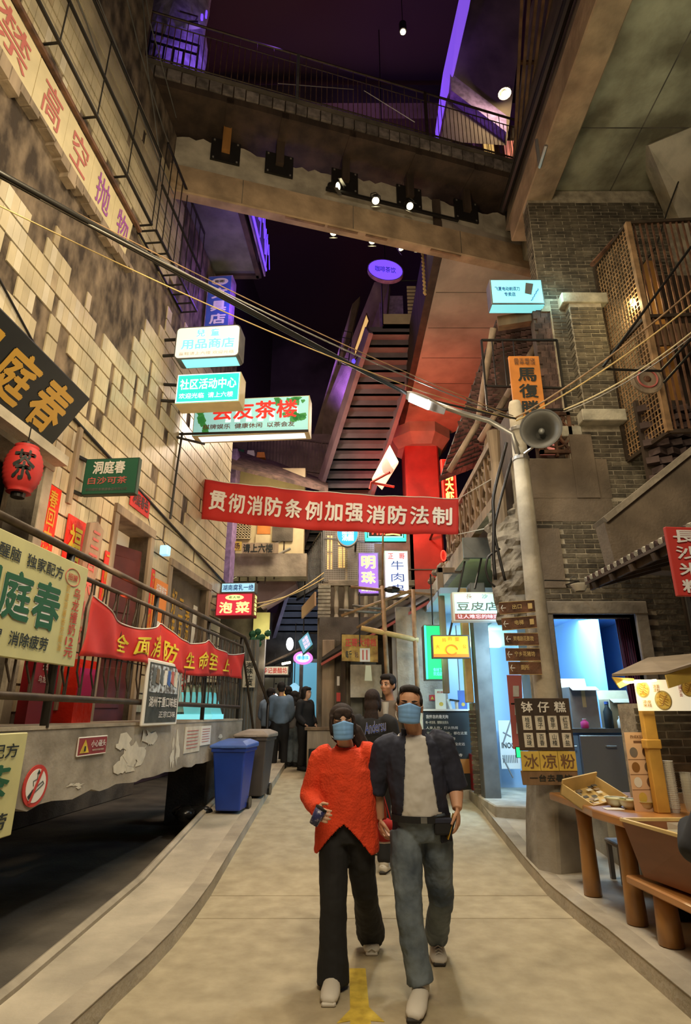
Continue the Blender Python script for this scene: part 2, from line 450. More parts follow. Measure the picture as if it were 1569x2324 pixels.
def letters(txt, P, box, mt, parent, bold=0.02, off=.006, line=1.0, fn=None, name='lettering'):
    V, Fc = text_geo(txt, bold, line)
    if not len(V): return
    x0, y0, x1, y1 = box; mb = MB()
    f = fn or (lambda a, b: P.pt(a, b, off))
    vs = [f(x0 + (x1 - x0) * v[0], y0 + (y1 - y0) * v[1]) + (P.n * v[2] if P else Vector((0, 0, 0))) for v in V]
    mb.add(vs, Fc)
    o = mesh_of(name, mb, mt, WM[parent.name].inverted())
    ob = bpy.data.objects.new(name, o); COL.objects.link(ob); ob.parent = parent; WM[ob.name] = WM[parent.name]
    return ob


def vtext(t): return '\n'.join(t)


def disc_pts(P, cx, cy, rx, ry, n=28, off=0.0): return [P.pt(cx + rx * math.cos(2 * pi * i / n), cy + ry * math.sin(2 * pi * i / n), off) for i in range(n)]


def round_pts(P, r, n=6, off=0.0):
    w = P.x.length; h = P.y.length; pts = []
    for cx, cy, a0 in ((w - r, h - r, 0), (r, h - r, 90), (r, r, 180), (w - r, r, 270)):
        for i in range(n + 1):
            a = math.radians(a0 + 90 * i / n); pts.append(P.pt((cx + r * math.cos(a)) / w, (cy + r * math.sin(a)) / h, off))
    return pts


def sign(name, label, P, t, face, frame, texts=(), cat='sign', rim=.02, group=None, rnd=0, texts2=None, sideface=None):
    """box sign: housing, face, lettering"""
    T = thing(name, label, cat, P.pt(.5, 0, -t / 2), group)
    if rnd:
        obj('housing', MB().prism(round_pts(P, rnd, off=-t), P.n * t), frame, T)
        w, h = P.x.length, P.y.length
        P2 = Panel(P.pt(rim / w, rim / h, 0), P.x * (1 - 2 * rim / w), P.y * (1 - 2 * rim / h))
        obj('face', MB().prism(round_pts(P2, max(.01, rnd - rim)), P.n * .006), face, T)
    else:
        obj('housing', MB().slab(P.pt(0, 0, -t), P.pt(1, 0, -t), P.pt(1, 1, -t), P.pt(0, 1, -t), P.n * t), frame, T, bevel=.004)
        w, h = P.x.length, P.y.length; a, b = rim / w, rim / h
        obj('face', MB().slab(P.pt(a, b, 0), P.pt(1 - a, b, 0), P.pt(1 - a, 1 - b, 0), P.pt(a, 1 - b, 0), P.n * .005), face, T)
    for tx in texts:
        letters(tx[0], P, tx[1], tx[2], T, bold=tx[3] if len(tx) > 3 else .02, off=.009)
    return T


def cable(name, label, pts, r, mt='black_metal', group=None, sag=0.0, n=24, cat='cable'):
    P = [Vector(p) for p in pts]
    if len(P) == 2:
        P = [P[0].lerp(P[1], i / n) - UP * sag * 4 * (i / n) * (1 - i / n) for i in range(n + 1)]
    return obj(name, MB().tube(P, r, 6), mt, label=label, cat=cat, group=group, smooth=True)
# ================================================================== GROUND
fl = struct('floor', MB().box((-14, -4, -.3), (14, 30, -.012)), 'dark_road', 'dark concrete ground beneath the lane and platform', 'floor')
def gz(y): return .51 * min(max(y - 6.25, 0), 7.05) / 7.05      # the lane climbs gently beyond the joint
ys = [-3, 1.2, 5.62, 6.25, 10.0, 13.3, 24]
for i in range(len(ys) - 1):
    a, b = ys[i] + .008, ys[i + 1] - .008
    obj('slab', MB().slab((-1.35, a, gz(a) - .012), (4.6, a, gz(a) - .012), (4.6, b, gz(b) - .012), (-1.35, b, gz(b) - .012), (0, 0, .012)), 'lane', fl, bevel=.004)
def strip(xa, xb, ys, z0, z1, lift=.0):
    """walk between two edge curves xa(y), xb(y), following the climb of the lane"""
    mb = MB(); vs = []
    for y in ys: vs += [(xa(y), y, gz(y) + z0), (xb(y), y, gz(y) + z0), (xb(y), y, gz(y) + z1), (xa(y), y, gz(y) + z1)]
    n = len(ys)
    return mb.add(vs, [(4 * i + j, 4 * i + (j + 1) % 4, 4 * i + 4 + (j + 1) % 4, 4 * i + 4 + j) for i in range(n - 1) for j in range(4)] + [(3, 2, 1, 0), tuple(4 * n - 4 + j for j in range(4))])
def curve(pts): return lambda y: float(np.interp(y, [p[1] for p in pts], [p[0] for p in pts]))
YS = [-2 + .5 * k for k in range(39)] + [6.25, 13.3]; YS = sorted(YS)
arrow = [PZ(*p, .004) for p in ((793, 2197), (830, 2197), (838, 2285), (873, 2318), (842, 2316), (846, 2420), (790, 2420), (795, 2316), (765, 2321), (795, 2290))]
obj('road_arrow', MB().prism([Vector((p.x, p.y, .0005)) for p in arrow], (0, 0, .0025)), 'yellow_paint', label='yellow painted arrow on the concrete lane between the walkers', cat='road marking')
# left raised kerb walk
le = [(-1.6, -2), (-1.5, 1.5), (-1.40, 3.6), (-1.27, 4.6), (-1.23, 5.3), (-1.25, 6.4), (-1.27, 10), (-1.26, 17)]
li = [(-2.1, -2), (-2.0, 1.5), (-1.94, 4), (-1.97, 6.4), (-2.0, 9.4), (-1.96, 10.3), (-2.1, 17)]
fe, fi = curve(le), curve(li)
kl = struct('sidewalk', strip(fi, fe, YS, -.15, .115), 'kerb', 'raised concrete kerb walk along the left side of the lane', 'sidewalk', bevel=.012, seg=2)
obj('kerb_edge', strip(lambda y: fe(y) - .16, lambda y: fe(y) + .003, YS, .113, .119), 'kerb_edge', kl)
obj('kerb_rim', MB().tube([(fi(y) + .05, y, gz(y) + .12) for y in YS], .045, 6), 'kerb_edge', kl)
re_ = [(2.05, -2), (1.93, 2.5), (1.91, 3.9), (1.91, 5.0), (1.87, 5.7), (1.88, 6.9), (1.95, 8.6), (2.0, 9.7), (2.1, 13), (2.2, 17)]
fr_ = curve(re_)
kr = struct('sidewalk', strip(fr_, lambda y: 5.0, YS, -.15, .115), 'kerb', 'raised concrete sidewalk under the wooden food stall', 'sidewalk', bevel=.012, seg=2)
obj('kerb_edge', strip(lambda y: fr_(y) - .003, lambda y: fr_(y) + .15, YS, .113, .119), 'kerb_edge', kr)
# ================================================================== LEFT PLATFORM
PD = 2.65
mb = MB(LF); n = 60; top = 1.494
us = [1.2 + (10.29 - 1.2) * i / n for i in range(n + 1)]
bz = [.96 + .012 * math.sin(i * 1.7) + random.uniform(-.012, .012) for i in range(n + 1)]
vs = []
for u, z in zip(us, bz): vs += [(u, PD, z), (u, PD, top), (u, 3.7, top), (u, 3.7, z)]
mb.add(vs, [(4 * i + j, 4 * i + 4 + j, 4 * i + 4 + (j + 1) % 4, 4 * i + (j + 1) % 4) for i in range(n) for j in range(4)] + [(0, 1, 2, 3), (4 * n + 3, 4 * n + 2, 4 * n + 1, 4 * n)])
plat = struct('platform', mb, 'concrete_face', 'raised concrete platform with broken lower edge in front of the tiled facade', 'platform')
obj('screed', MB(LF).box((1.2, PD - .006, top - .012), (10.3, 3.5, top + .014)), 'concrete', plat)
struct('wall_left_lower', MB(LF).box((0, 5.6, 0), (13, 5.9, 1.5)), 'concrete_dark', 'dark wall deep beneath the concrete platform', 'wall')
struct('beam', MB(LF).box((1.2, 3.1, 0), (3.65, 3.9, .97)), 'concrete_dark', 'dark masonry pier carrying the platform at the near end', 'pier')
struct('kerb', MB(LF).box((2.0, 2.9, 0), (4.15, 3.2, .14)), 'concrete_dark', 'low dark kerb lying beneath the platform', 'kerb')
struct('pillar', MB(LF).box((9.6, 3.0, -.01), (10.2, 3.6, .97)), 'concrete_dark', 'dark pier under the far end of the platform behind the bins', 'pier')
# things stuck on the platform face
def on_face(name, label, u0, u1, z0, z1, mt, cat, t=.012, D=None, texts=(), group=None):
    P = panelL(u0, u1, z0, z1, (D or PD) - .004)
    T = thing(name, label, cat, P.pt(.5, 0), group)
    obj('sheet', MB().slab(P.pt(0, 0), P.pt(1, 0), P.pt(1, 1), P.pt(0, 1), P.n * t), mt, T)
    for tx in texts: letters(tx[0], P, tx[1], tx[2], T, bold=.02, off=t + .004)
    return T, P
def face_uz(l, t, r, b, D=PD):
    u0, z1 = PL(l, t, D); u1, _ = PL(r, t, D); _, z0 = PL(r, b, D); zt = PL(r, t, D)[1]
    return u0, u1, z0, max(z1, zt)
u0, z1 = PL(176, 1675, PD); u1, _ = PL(240, 1671, PD); z0 = PL(176, 1716, PD)[1]
T, P = on_face('warning_sign', 'small dark red warning sign with a yellow triangle on the platform face', u0, u1, z0, z1, 'red_plaque', 'sign', texts=[('小心碰头', (.42, .42, .95, .82), 'white_print'), ('WATCH YOUR HEAD', (.48, .2, .9, .3), 'paper')])
obj('triangle', MB().prism([P.pt(.07, .14, .013), P.pt(.37, .14, .013), P.pt(.22, .88, .013)], P.n * .003), 'yellow_paint', T)
obj('triangle_mark', MB().prism([P.pt(.19, .24, .017), P.pt(.25, .24, .017), P.pt(.24, .52, .017), P.pt(.2, .52, .017)], P.n * .002), 'black_print', T)
obj('rim', MB().tube([P.pt(0, 0, .008), P.pt(1, 0, .008), P.pt(1, 1, .008), P.pt(0, 1, .008), P.pt(0, 0, .008)], .006, 6), 'paper_white', T)
# no smoking
u0, zc = PL(50, 1782, PD); u1, _ = PL(104, 1782, PD); zt = PL(80, 1736, PD)[1]; zb = PL(77, 1830, PD)[1]
P = Panel(L(u0, PD - .004, zb), LD * (u1 - u0), UP * (zt - zb)); T = thing('no_smoking_sign', 'round red and white no smoking sign on the platform face', 'sign', P.pt(.5, 0))
obj('disc', MB().prism(disc_pts(P, .5, .5, .5, .5), P.n * .008), 'red_print', T)
obj('field', MB().prism(disc_pts(P, .5, .5, .40, .40, off=.008), P.n * .003), 'paper_white', T)
obj('bar', MB().prism([P.pt(.25, .12, .014), P.pt(.33, .10, .014), P.pt(.72, .90, .014), P.pt(.64, .93, .014)], P.n * .003), 'red_print', T)
mb = MB().prism([P.pt(.2, .28, .0115), P.pt(.26, .2, .0115), P.pt(.4, .32, .0115), P.pt(.35, .4, .0115)], P.n * .002)
mb.tube([P.pt(.35, .4, .012), P.pt(.75, .58, .012), P.pt(.8, .52, .012), P.pt(.42, .32, .012)], .004, 5); mb.tube([P.pt(.38, .5, .012), P.pt(.35, .62, .012), P.pt(.5, .66, .012), P.pt(.5, .8, .012)], .003, 5)
mb.prism([P.pt(.46, .78, .0115), P.pt(.6, .78, .0115), P.pt(.52, .88, .0115)], P.n * .002)
obj('cigarette_mark', mb, 'black_print', T)
# torn posters and papers
def torn(l, t, r, b, label, mt='paper', holes=7, seed=1):
    random.seed(seed); u0, z1 = PL(l, t, PD); u1, _ = PL(r, t, PD); z0 = PL(l, b, PD)[1]
    P = panelL(u0, u1, z0, z1, PD - .003); mb = MB()
    for k in range(holes):
        cx, cy = random.uniform(.12, .85), random.uniform(.12, .85); n = 9; rr = random.uniform(.08, .2)
        pts = [P.pt(min(1, max(0, cx + rr * random.uniform(.25, 1.6) * math.cos(2 * pi * i / n))), min(1, max(0, cy + rr * random.uniform(.3, 2.2) * math.sin(2 * pi * i / n))), 0.0004 * k) for i in range(n)]
        mb.prism(pts, P.n * .0008)
    obj('torn_poster', mb, mt, label=label, cat='poster')
torn(265, 1660, 362, 1758, 'pale torn bill remains below the framed photo board', holes=16, seed=3)
torn(390, 1655, 412, 1750, 'torn white strip at the platform face, left of the letter sheet', holes=7, seed=5)
torn(490, 1665, 520, 1715, 'torn bill with a red patch on the platform face', holes=6, seed=8)
torn(535, 1655, 545, 1690, 'small scrap of white paper at the far end of platform face', holes=3, seed=9)
torn(140, 1782, 210, 1800, 'faint torn scrap low on the platform face', holes=5, seed=12)
for (l, t, r, b, nm, lb) in ((420, 1650, 455, 1710, 'paper_notice', 'white letter sheet pasted on the platform face'), (456, 1648, 478, 1692, 'paper_notice', 'small white notice overlapping the letter sheet on the platform')):
    u0, z1 = PL(l, t, PD); u1, _ = PL(r, t, PD); z0 = PL(l, b, PD)[1]
    T, P = on_face(nm, lb, u0, u1, z0, z1, 'paper' if l == 420 else 'paper_white', 'poster', t=.004 if l == 420 else .007)
    for k in range(6): obj('print_line', MB().slab(P.pt(.12, .82 - k * .13, .0085), P.pt(random.uniform(.6, .9), .82 - k * .13, .0085), P.pt(.88, .85 - k * .13, .0085), P.pt(.12, .85 - k * .13, .0085), P.n * .001), 'red_ink_faded', T)
# hanging menu board on the platform face (bottom left)
u1, z1 = PL(52, 1662, 2.6); z0 = PL(20, 1893, 2.6)[1]
P = panelL(u1 - 1.25, u1, z0, z1, 2.56); T = thing('menu_board', 'large cream menu board hung low on the platform face, cut by the frame edge', 'sign', P.pt(.5, 0))
obj('board', MB().slab(P.pt(0, 0, -.05), P.pt(1, 0, -.05), P.pt(1, 1, -.05), P.pt(0, 1, -.05), P.n * .05), 'cream_board', T, bevel=.006)
letters('独家配方', P, (.46, .76, .93, .90), 'black_print', T, .03); letters('茶', P, (.60, .38, .90, .70), 'green_print', T, .05); letters('疲劳', P, (.62, .08, .93, .24), 'black_print', T, .03)
letters('岳阳', P, (.05, .38, .5, .7), 'green_print', T, .05)
# ================================================================== RAILING
rail = thing('platform_railing', 'black tube railing with bent bars along the platform edge', 'railing', L(6, PD, top))
obj('top_rail', MB(LF).tube([(1.5, PD, 2.87), (10.13, PD, 2.85), (12.3, PD, 1.80), (12.3, PD, .9)], .030, 10), 'brown_metal', rail, smooth=True)
obj('middle_rail', MB(LF).tube([(1.5, PD, 2.70), (10.02, PD, 2.68), (11.3, PD, 1.1)], .021, 10), 'brown_metal', rail, smooth=True)
obj('lower_rail', MB(LF).tube([(1.5, PD, 1.72), (10.02, PD, 1.69)], .028, 10), 'brown_metal', rail, smooth=True)
for u in (2.6, 4.46, 6.28, 8.19, 10.02): obj('post', MB(LF).tube([(u, PD + .02, top), (u, PD + .02, 2.86)], .034 if u < 5 else .028, 10), 'black_metal', rail, smooth=True)
obj('post', MB(LF).tube([(12.3, PD, .0), (12.3, PD, 1.8)], .03, 10), 'black_metal', rail, smooth=True)
u = 2.0; k = 0
bp = None
while u < 9.95:
    if min(abs(u - q) for q in (2.6, 4.46, 6.28, 8.19, 10.02)) > .06:
        mb = MB(LF)
        if k % 2: mb.tube([(u, PD, 1.69), (u, PD, 2.69)], .009, 5)
        else: mb.tube([(u + .09, PD, 1.69), (u + .09, PD, 1.80), (u, PD - .01, 1.92), (u, PD - .01, 2.45), (u + .07, PD, 2.60), (u + .07, PD, 2.69)], .009, 5)
        obj('baluster', mb, 'brown_metal', rail)
    u += .115; k += 1
obj('thin_bar', MB(LF).tube([(2, PD, 2.08), (9.98, PD, 2.06)], .006, 5), 'brown_metal', rail)
# yellow tea board on the railing
P = panelL(3.22, 4.64, 1.95, 2.76, 2.60); T = thing('tea_board', 'cream tea advertising board tied to the platform railing', 'sign', P.pt(.5, 0))
obj('board', MB().slab(P.pt(0, 0, -.035), P.pt(1, 0, -.035), P.pt(1, 1, -.035), P.pt(0, 1, -.035), P.n * .035), 'cream_board', T, bevel=.006)
letters('提神醒脑  独家配方', P, (.02, .78, .74, .90), 'black_print', T, .03)
for tx, bx in (('洞', (.0, .30, .24, .72)), ('庭', (.25, .30, .50, .72)), ('春', (.51, .28, .76, .72))):
    letters(tx, P, bx, 'white_print', T, .085, .003); letters(tx, P, bx, 'green_print', T, .045, .006)
letters('调理肠胃  消除疲劳', P, (-.0, .10, .70, .22), 'black_print', T, .03)
obj('stamp_ring', MB().tube([P.pt(.84 + .075 * math.cos(a * pi / 12), .845 + .085 * math.sin(a * pi / 12), .004) for a in range(25)], .003, 4), 'red_print', T)
letters('招牌', P, (.79, .81, .89, .88), 'red_print', T, .02)
letters(vtext('乌龙撞奶'), P, (.87, .29, .945, .76), 'red_print', T, .02); letters('12', P, (.86, .19, .94, .27), 'red_print', T, .03); letters('元', P, (.86, .08, .95, .17), 'red_print', T, .03)
letters(vtext('到道消暑香浓顺滑'), P, (.79, .12, .83, .76), 'gold_print', T, .01)
# black frame tea board above
# ================================================================== FIRE BANNER ON THE RAILING
def fb(a, b, off=0.0):
    u = 4.80 + (9.89 - 4.80) * a
    lobes = [0, .31, .63, 1.0]; k = 0 if a < .31 else (1 if a < .63 else 2); x = (a - lobes[k]) / (lobes[k + 1] - lobes[k])
    sag = (.16, .13, .10)[k] * 4 * x * (1 - x)
    zt = 2.56 - sag; zb = 2.04 + .03 * math.sin(a * 9) + (.07 * a)
    d = PD - .05 - .025 * math.sin(a * 34) - .02 * math.sin(a * 60 + b * 5) * (1 - b * .3) - off
    return L(u - .12 * (1 - b) * (1 - a), d, zb + (zt - zb) * b)
mb = MB(); nu, nv = 90, 10
mb.add([fb(i / nu, j / nv) for j in range(nv + 1) for i in range(nu + 1)], [(j * (nu + 1) + i, j * (nu + 1) + i + 1, (j + 1) * (nu + 1) + i + 1, (j + 1) * (nu + 1) + i) for j in range(nv) for i in range(nu)])
T = thing('fire_safety_banner', 'sagging red cloth banner with yellow characters on the platform railing', 'banner', fb(.5, 0))
o = obj('cloth', mb, 'red_cloth_b', T, smooth=True); sm = o.modifiers.new('s', 'SOLIDIFY'); sm.thickness = .004
for ch, (bxl, bxr, byy) in zip('全面消防生命至上', ((277, 305, 1455), (314, 344, 1460), (353, 373, 1470), (382, 403, 1475), (430, 448, 1485), (456, 470, 1490), (483, 497, 1495), (506, 521, 1500))):
    aL, aR = ((PL(q_, byy, PD - .07)[0] - 4.8) / 5.09 for q_ in (bxl, bxr))
    letters(ch, None, (0, 0, 1, 1), 'yellow_print', T, .035, fn=lambda x, y, aL=aL, aR=aR: fb(aL + x * (aR - aL), .20 + .52 * y, .014))
obj('hem_cord', MB().tube([fb(i / 60, 1.0, .004) for i in range(61)], .006, 5), 'paper_white', T)
# ================================================================== LEFT TILED WALL
WD = 3.5
holes = [(2.0, 5.08, 1.4, 3.95), (6.72, 7.72, 1.4, 4.0), (8.62, 10.45, 2.1, 3.78)]
def wall_boxes(mb, u0, u1, z0, z1, holes, d0, d1):
    us = sorted({u0, u1, *[h[0] for h in holes], *[h[1] for h in holes]})
    for a, b in zip(us[:-1], us[1:]):
        zs = sorted([(h[2], h[3]) for h in holes if h[0] < (a + b) / 2 < h[1]]); z = z0
        for s, e in zs:
            if s > z: mb.box((a, d0, z), (b, d1, s))
            z = max(z, e)
        if z < z1: mb.box((a, d0, z), (b, d1, z1))
mb = MB(LF); wall_boxes(mb, 0.0, 11.33, 1.49, 10.1, holes, WD, WD + .35); mb.box((0, WD, 10.1), (7.1, WD + .35, 10.9)).box((0, WD, 10.9), (5.7, WD + .35, 17))
wl = struct('wall_left', mb, 'plaster_rough', 'tall tiled facade wall on the left with large patches of bare plaster', 'wall')
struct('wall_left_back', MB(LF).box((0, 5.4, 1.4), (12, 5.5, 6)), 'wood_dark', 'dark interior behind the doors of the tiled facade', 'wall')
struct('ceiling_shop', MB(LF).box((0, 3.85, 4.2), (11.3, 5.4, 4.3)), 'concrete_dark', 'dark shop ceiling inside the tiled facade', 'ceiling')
# which tiles have fallen off
bare = [(2, 7.2)] + [PL(x, y) for x, y in ((-40, 350), (0, 402), (48, 470), (62, 545), (95, 520), (140, 560), (150, 650), (205, 705), (212, 770), (245, 752), (262, 800), (300, 790), (335, 735), (352, 760), (385, 720), (400, 770), (430, 745))] + [(9.5, 8.1), (2, 8.1)]
def inpoly(x, y, p):
    c = False
    for i in range(len(p)):
        x0, y0 = p[i]; x1, y1 = p[i - 1]
        if (y0 > y) != (y1 > y) and x < (x1 - x0) * (y - y0) / (y1 - y0) + x0: c = not c
    return c
TW, THh = .092, .246
chips = [(4.0, 5.45), (4.13, 5.45), (4.0, 5.7), (4.55, 5.5), (4.68, 5.5), (4.68, 5.25), (5.05, 5.25), (5.05, 5.5), (5.2, 5.25), (5.72, 5.3), (5.72, 5.05), (6.1, 5.6), (6.1, 5.35), (6.1, 5.1), (6.35, 5.75), (6.75, 5.9), (6.75, 5.65), (6.75, 5.4), (7.05, 5.9), (7.1, 6.1), (7.1, 5.4), (7.1, 5.15), (7.5, 6.2), (7.5, 5.9), (7.9, 6.2), (7.9, 5.6), (6.0, 4.9), (5.9, 4.9), (7.6, 4.9), (7.75, 4.9), (7.75, 4.65), (8.9, 5.0), (8.9, 4.75), (9.0, 5.0), (5.0, 4.95), (4.9, 5.0), (9.6, 4.2), (9.9, 5.3), (10.4, 5.3), (8.2, 4.2), (8.3, 6.3), (8.7, 6.5)]
items = []
r = 0; z = 1.60
random.seed(11)
while z < 9.9:
    u = 2.0
    while u < 11.3:
        cu, cz = u + TW / 2, z + THh / 2
        ok = not any(h[0] - .1 < cu < h[1] + .1 and h[2] < cz < h[3] + .12 for h in holes)
        if inpoly(cu + .12 * math.sin(r * 2.3 + cu * 3), cz + .1 * math.sin(cu * 9), bare): ok = False
        if any(abs(cu - a) < .07 and abs(cz - b) < .13 for a, b in chips): ok = False
        if cz > 8.1 and cu > 7.6: ok = False
        if random.random() < .012: ok = False
        if 7.38 < cz < 8.1 and cu < 6.15: ok = False
        if ok:
            k = 0 if random.random() < .6 else (1 if random.random() < .6 else 2)
            items.append((LF @ Matrix.Translation((cu, WD - .006 + random.uniform(-.002, .002), cz)) @ Matrix.Diagonal((TW - .0045, .020, THh - .022, 1)), k))
        u += TW
    z += THh; r += 1
pieces(wl, 'tile', items, ['tile', 'tile_b', 'tile_c'], 'tile_courses', 'tile_stuff')
# iron trim lines and conduits on the wall
for (a, b, rr, lb) in (((5.3, 4.66), (11.4, 4.1), .02, 'black conduit pipe along the tiled wall above the doors'), ((2.5, 5.9), (5.4, 4.66), .012, 'thin conduit sloping down the tiled wall')):
    obj('conduit', MB(LF).tube([(a[0], WD - .04, a[1]), (b[0], WD - .04, b[1])], rr, 6), 'black_metal', label=lb, cat='pipe')
obj('drain_pipe', MB(LF).tube([(8.43, WD - .05, 6.0), (8.35, WD - .05, 5.2), (8.30, WD - .05, 4.45)], .018, 6), 'black_metal', label='thin black pipe dropping down the tiled wall beneath the box signs', cat='pipe')
# long character strip
segs = [2.2] + [PL(x, y, 3.42)[0] for x, y in ((96, 124), (159, 255), (217, 348), (265, 432), (303, 500))]
T = thing('character_strip', 'long cream wall sign of five panels with faded brushed characters', 'sign', L(4, 3.42, 7.35))
for i, ch in enumerate('禁高空抛物'):
    P = panelL(segs[i], segs[i + 1], 7.28, 7.88, 3.42)
    pts = [P.pt(.004, 0), P.pt(.996 if i < 4 else .85, 0), P.pt(.996, 1), P.pt(.004, 1)]
    obj('panel', MB().prism([p - P.n * .03 for p in pts], P.n * .03), 'cream_panel', T)
    c0 = (.62, .12, .92, .88) if i == 0 else (.22, .12, .80, .88)
    letters(ch, P, c0, 'red_ink_faded' if i < 3 else 'purple_ink', T, .01)
obj('angle_bar', MB(LF).beam((2.0, 3.40, 7.93), (6.1, 3.40, 7.93), .05, .05), 'rust', T)
mb = MB(LF); random.seed(4)
for i in range(26):
    u = 2.3 + i * .145; h = random.uniform(.05, .16) + .05 * math.sin(i)
    mb.box((u, 3.40, 7.26 - h), (u + .16, 3.50, 7.27))
obj('timber_batten', mb, 'wood_pale', T)
# window guard cages above the strip
def cage(u0, u1, z0, z1, d, label, step=.28, mt='black_metal'):
    T = thing('window_cage', label, 'window guard', L((u0 + u1) / 2, d, z0))
    for nm, pts in (('lower_rail', [(u0, d, z0), (u1, d, z0)]), ('upper_rail', [(u0, d, z1), (u1, d, z1)]), ('wall_rail', [(u0, WD - .02, z0), (u1, WD - .02, z0)]), ('middle_rail', [(u0, d, (z0 + z1) / 2), (u1, d, (z0 + z1) / 2)])):
        obj(nm, MB(LF).beam(*[Vector(p) for p in pts], .032, .032), mt, T)
    u = u0
    while u <= u1 + .01:
        obj('rung', MB(LF).beam((u, WD, z0), (u, d, z0), .02, .02), mt, T)
        obj('bar', MB(LF).beam((u, d, z0), (u, d, z1), .012, .012, up=(1, 0, 0)), mt, T); u += step
    return T
cage(2.2, 6.1, 8.03, 9.3, 3.24, 'long black window cage above the character strip', .78)
cage(6.2, 7.95, 8.03, 9.7, 3.22, 'narrow black window cage at the far end of tiled wall', .22)
for i, (a, b) in enumerate((((2.6, 9.6), (7.1, 9.0)), ((2.4, 10.4), (7.0, 9.6)), ((3.0, 11.6), (6.9, 10.2)), ((3.6, 12.6), (6.8, 11.0)), ((4.4, 13), (6.6, 9.4)))):
    obj('wall_wire', MB(LF).tube([(a[0] + (b[0] - a[0]) * t / 8, 3.44 + .02 * math.sin(t * 2 + i), a[1] + (b[1] - a[1]) * t / 8 - .12 * math.sin(pi * t / 8) + .05 * math.sin(t * 3 + i)) for t in range(9)], .009, 5), 'grey_metal', label=('lowest', 'second lowest', 'middle', 'second highest', 'steepest, rightmost')[i] + ' of the thin loose wires on the upper tiled wall', cat='cable', group='wires over the upper tiled wall')
# doorway surrounds
def surround(u0, u1, z0, z1, label, w=.12, mt='wood_pale'):
    T = thing('door_surround', label, 'door frame', L((u0 + u1) / 2, WD, z0))
    for nm, a, b in (('jamb', (u0 - w, WD - .05, z0), (u0, WD + .3, z1)), ('jamb', (u1, WD - .05, z0), (u1 + w, WD + .3, z1)), ('lintel', (u0 - w, WD - .06, z1), (u1 + w, WD + .3, z1 + w))):
        obj(nm, MB(LF).box(a, b), mt, T, bevel=.006)
    return T
surround(4.9 - 2.7, 5.08, 1.49, 3.93, 'grey timber surround of the dark shop entrance beside the red lantern', .14, 'concrete')
surround(6.72, 7.72, 1.49, 3.98, 'weathered timber door frame around the open dark red door')
surround(8.62, 10.45, 2.1, 3.76, 'weathered timber frame around the glazed panel with yellow brush writing')
dr = thing('door_1', 'dark red panelled door standing ajar in the tiled facade', 'door', L(7.2, WD + .1, 1.5), kind='structure')
a, b = Vector((7.70, WD + .1, 0)), Vector((6.86, WD + .42, 0)); d = (b - a).normalized(); nn = Vector((-d.y, d.x, 0))
M4 = LF @ Matrix(((d.x, nn.x, 0, a.x), (d.y, nn.y, 0, a.y), (0, 0, 1, 0), (0, 0, 0, 1)))
mat('door_red', (.09, .018, .014), .5, var=.25, scale=5)
obj('leaf', MB(M4).box((0, 0, 1.5), (.90, .045, 3.75)), 'door_red', dr)
for z0, z1 in ((1.65, 2.15), (2.25, 2.75), (2.85, 3.6)): obj('door_panel', MB(M4).box((.1, .03, z0), (.8, .065, z1)).box((.1, -.02, z0), (.8, .015, z1)), 'door_red', dr, bevel=.01)
obj('transom_light', MB(LF).slab((6.72, WD + .28, 3.72), (7.72, WD + .28, 3.72), (7.72, WD + .28, 3.98), (6.72, WD + .28, 3.98), (0, .02, 0)), 'paper_white', dr)
T = thing('glazed_panel', 'dusty shop window panel with yellow brush writing', 'window', L(9.5, WD + .12, 2.1))
P = panelL(8.62, 10.45, 2.1, 3.76, WD + .12)
obj('pane', MB().slab(P.pt(0, 0), P.pt(1, 0), P.pt(1, 1), P.pt(0, 1), P.n * -.03), 'plaster_brown', T)
for i, tx in enumerate(('大湘西', '好味道', '三百年', '老招牌')): letters(vtext(tx), P, (.08 + .18 * i, .1, .2 + .18 * i, .92 - .06 * i), 'gold_print', T, .03)
obj('poster_strip', MB().slab(P.pt(.82, .02, .01), P.pt(.94, .02, .01), P.pt(.94, .8, .01), P.pt(.82, .8, .01), P.n * .004), 'paper', T)
# red couplets and posters on the tiled wall
def wallposter(u0, u1, z0, z1, mt, label, name='poster', texts=(), D=WD - .03, t=.012, cat='poster', lean=0):
    P = panelL(u0, u1, z0, z1, D); T = thing(name, label, cat, P.pt(.5, 0))
    obj('sheet', MB().slab(P.pt(0, 0), P.pt(1, 0), P.pt(1 + lean, 1), P.pt(lean, 1), P.n * t), mt, T)
    for tx in texts: letters(tx[0], P, tx[1], tx[2], T, tx[3] if len(tx) > 3 else .03, t + .004)
    return T, P
wallposter(5.18, 5.42, 2.95, 3.80, 'foil_red', 'glossy red couplet strip right beside the shop entrance', 'couplet', [(vtext('春回大地'), (.2, .05, .8, .95), 'gold_print')])
wallposter(5.62, 5.98, 3.05, 3.62, 'foil_red', 'square red foil poster left of the weathered signboard', 'foil_poster', [('福', (.15, .15, .85, .85), 'yellow_print')])
wallposter(5.72, 6.1, 2.5, 3.02, 'foil_red', 'pinkish red poster under the square foil poster', 'foil_poster', [('喜', (.2, .2, .8, .8), 'paper')])
wallposter(6.50, 6.62, 2.6, 3.45, 'foil_red', 'narrow red couplet to the left of the door', 'couplet', [(vtext('一帆风顺'), (.2, .05, .8, .95), 'gold_print')])
wallposter(7.86, 7.98, 2.35, 3.55, 'foil_red', 'narrow red couplet to the right of the door', 'couplet', [(vtext('万事如意'), (.2, .05, .8, .95), 'gold_print')])
wallposter(6.95, 7.55, 4.20, 4.50, 'red_cloth', 'small red plaque with black brush writing above the door', 'plaque', [('洞庭春色', (.08, .2, .92, .8), 'black_print', .02)])
T, P = wallposter(8.02, 8.5, 2.2, 3.45, 'poster_orange', 'orange food poster between the door and the glazed panel', 'food_poster', [('招牌美味', (.1, .82, .9, .95), 'white_print')])
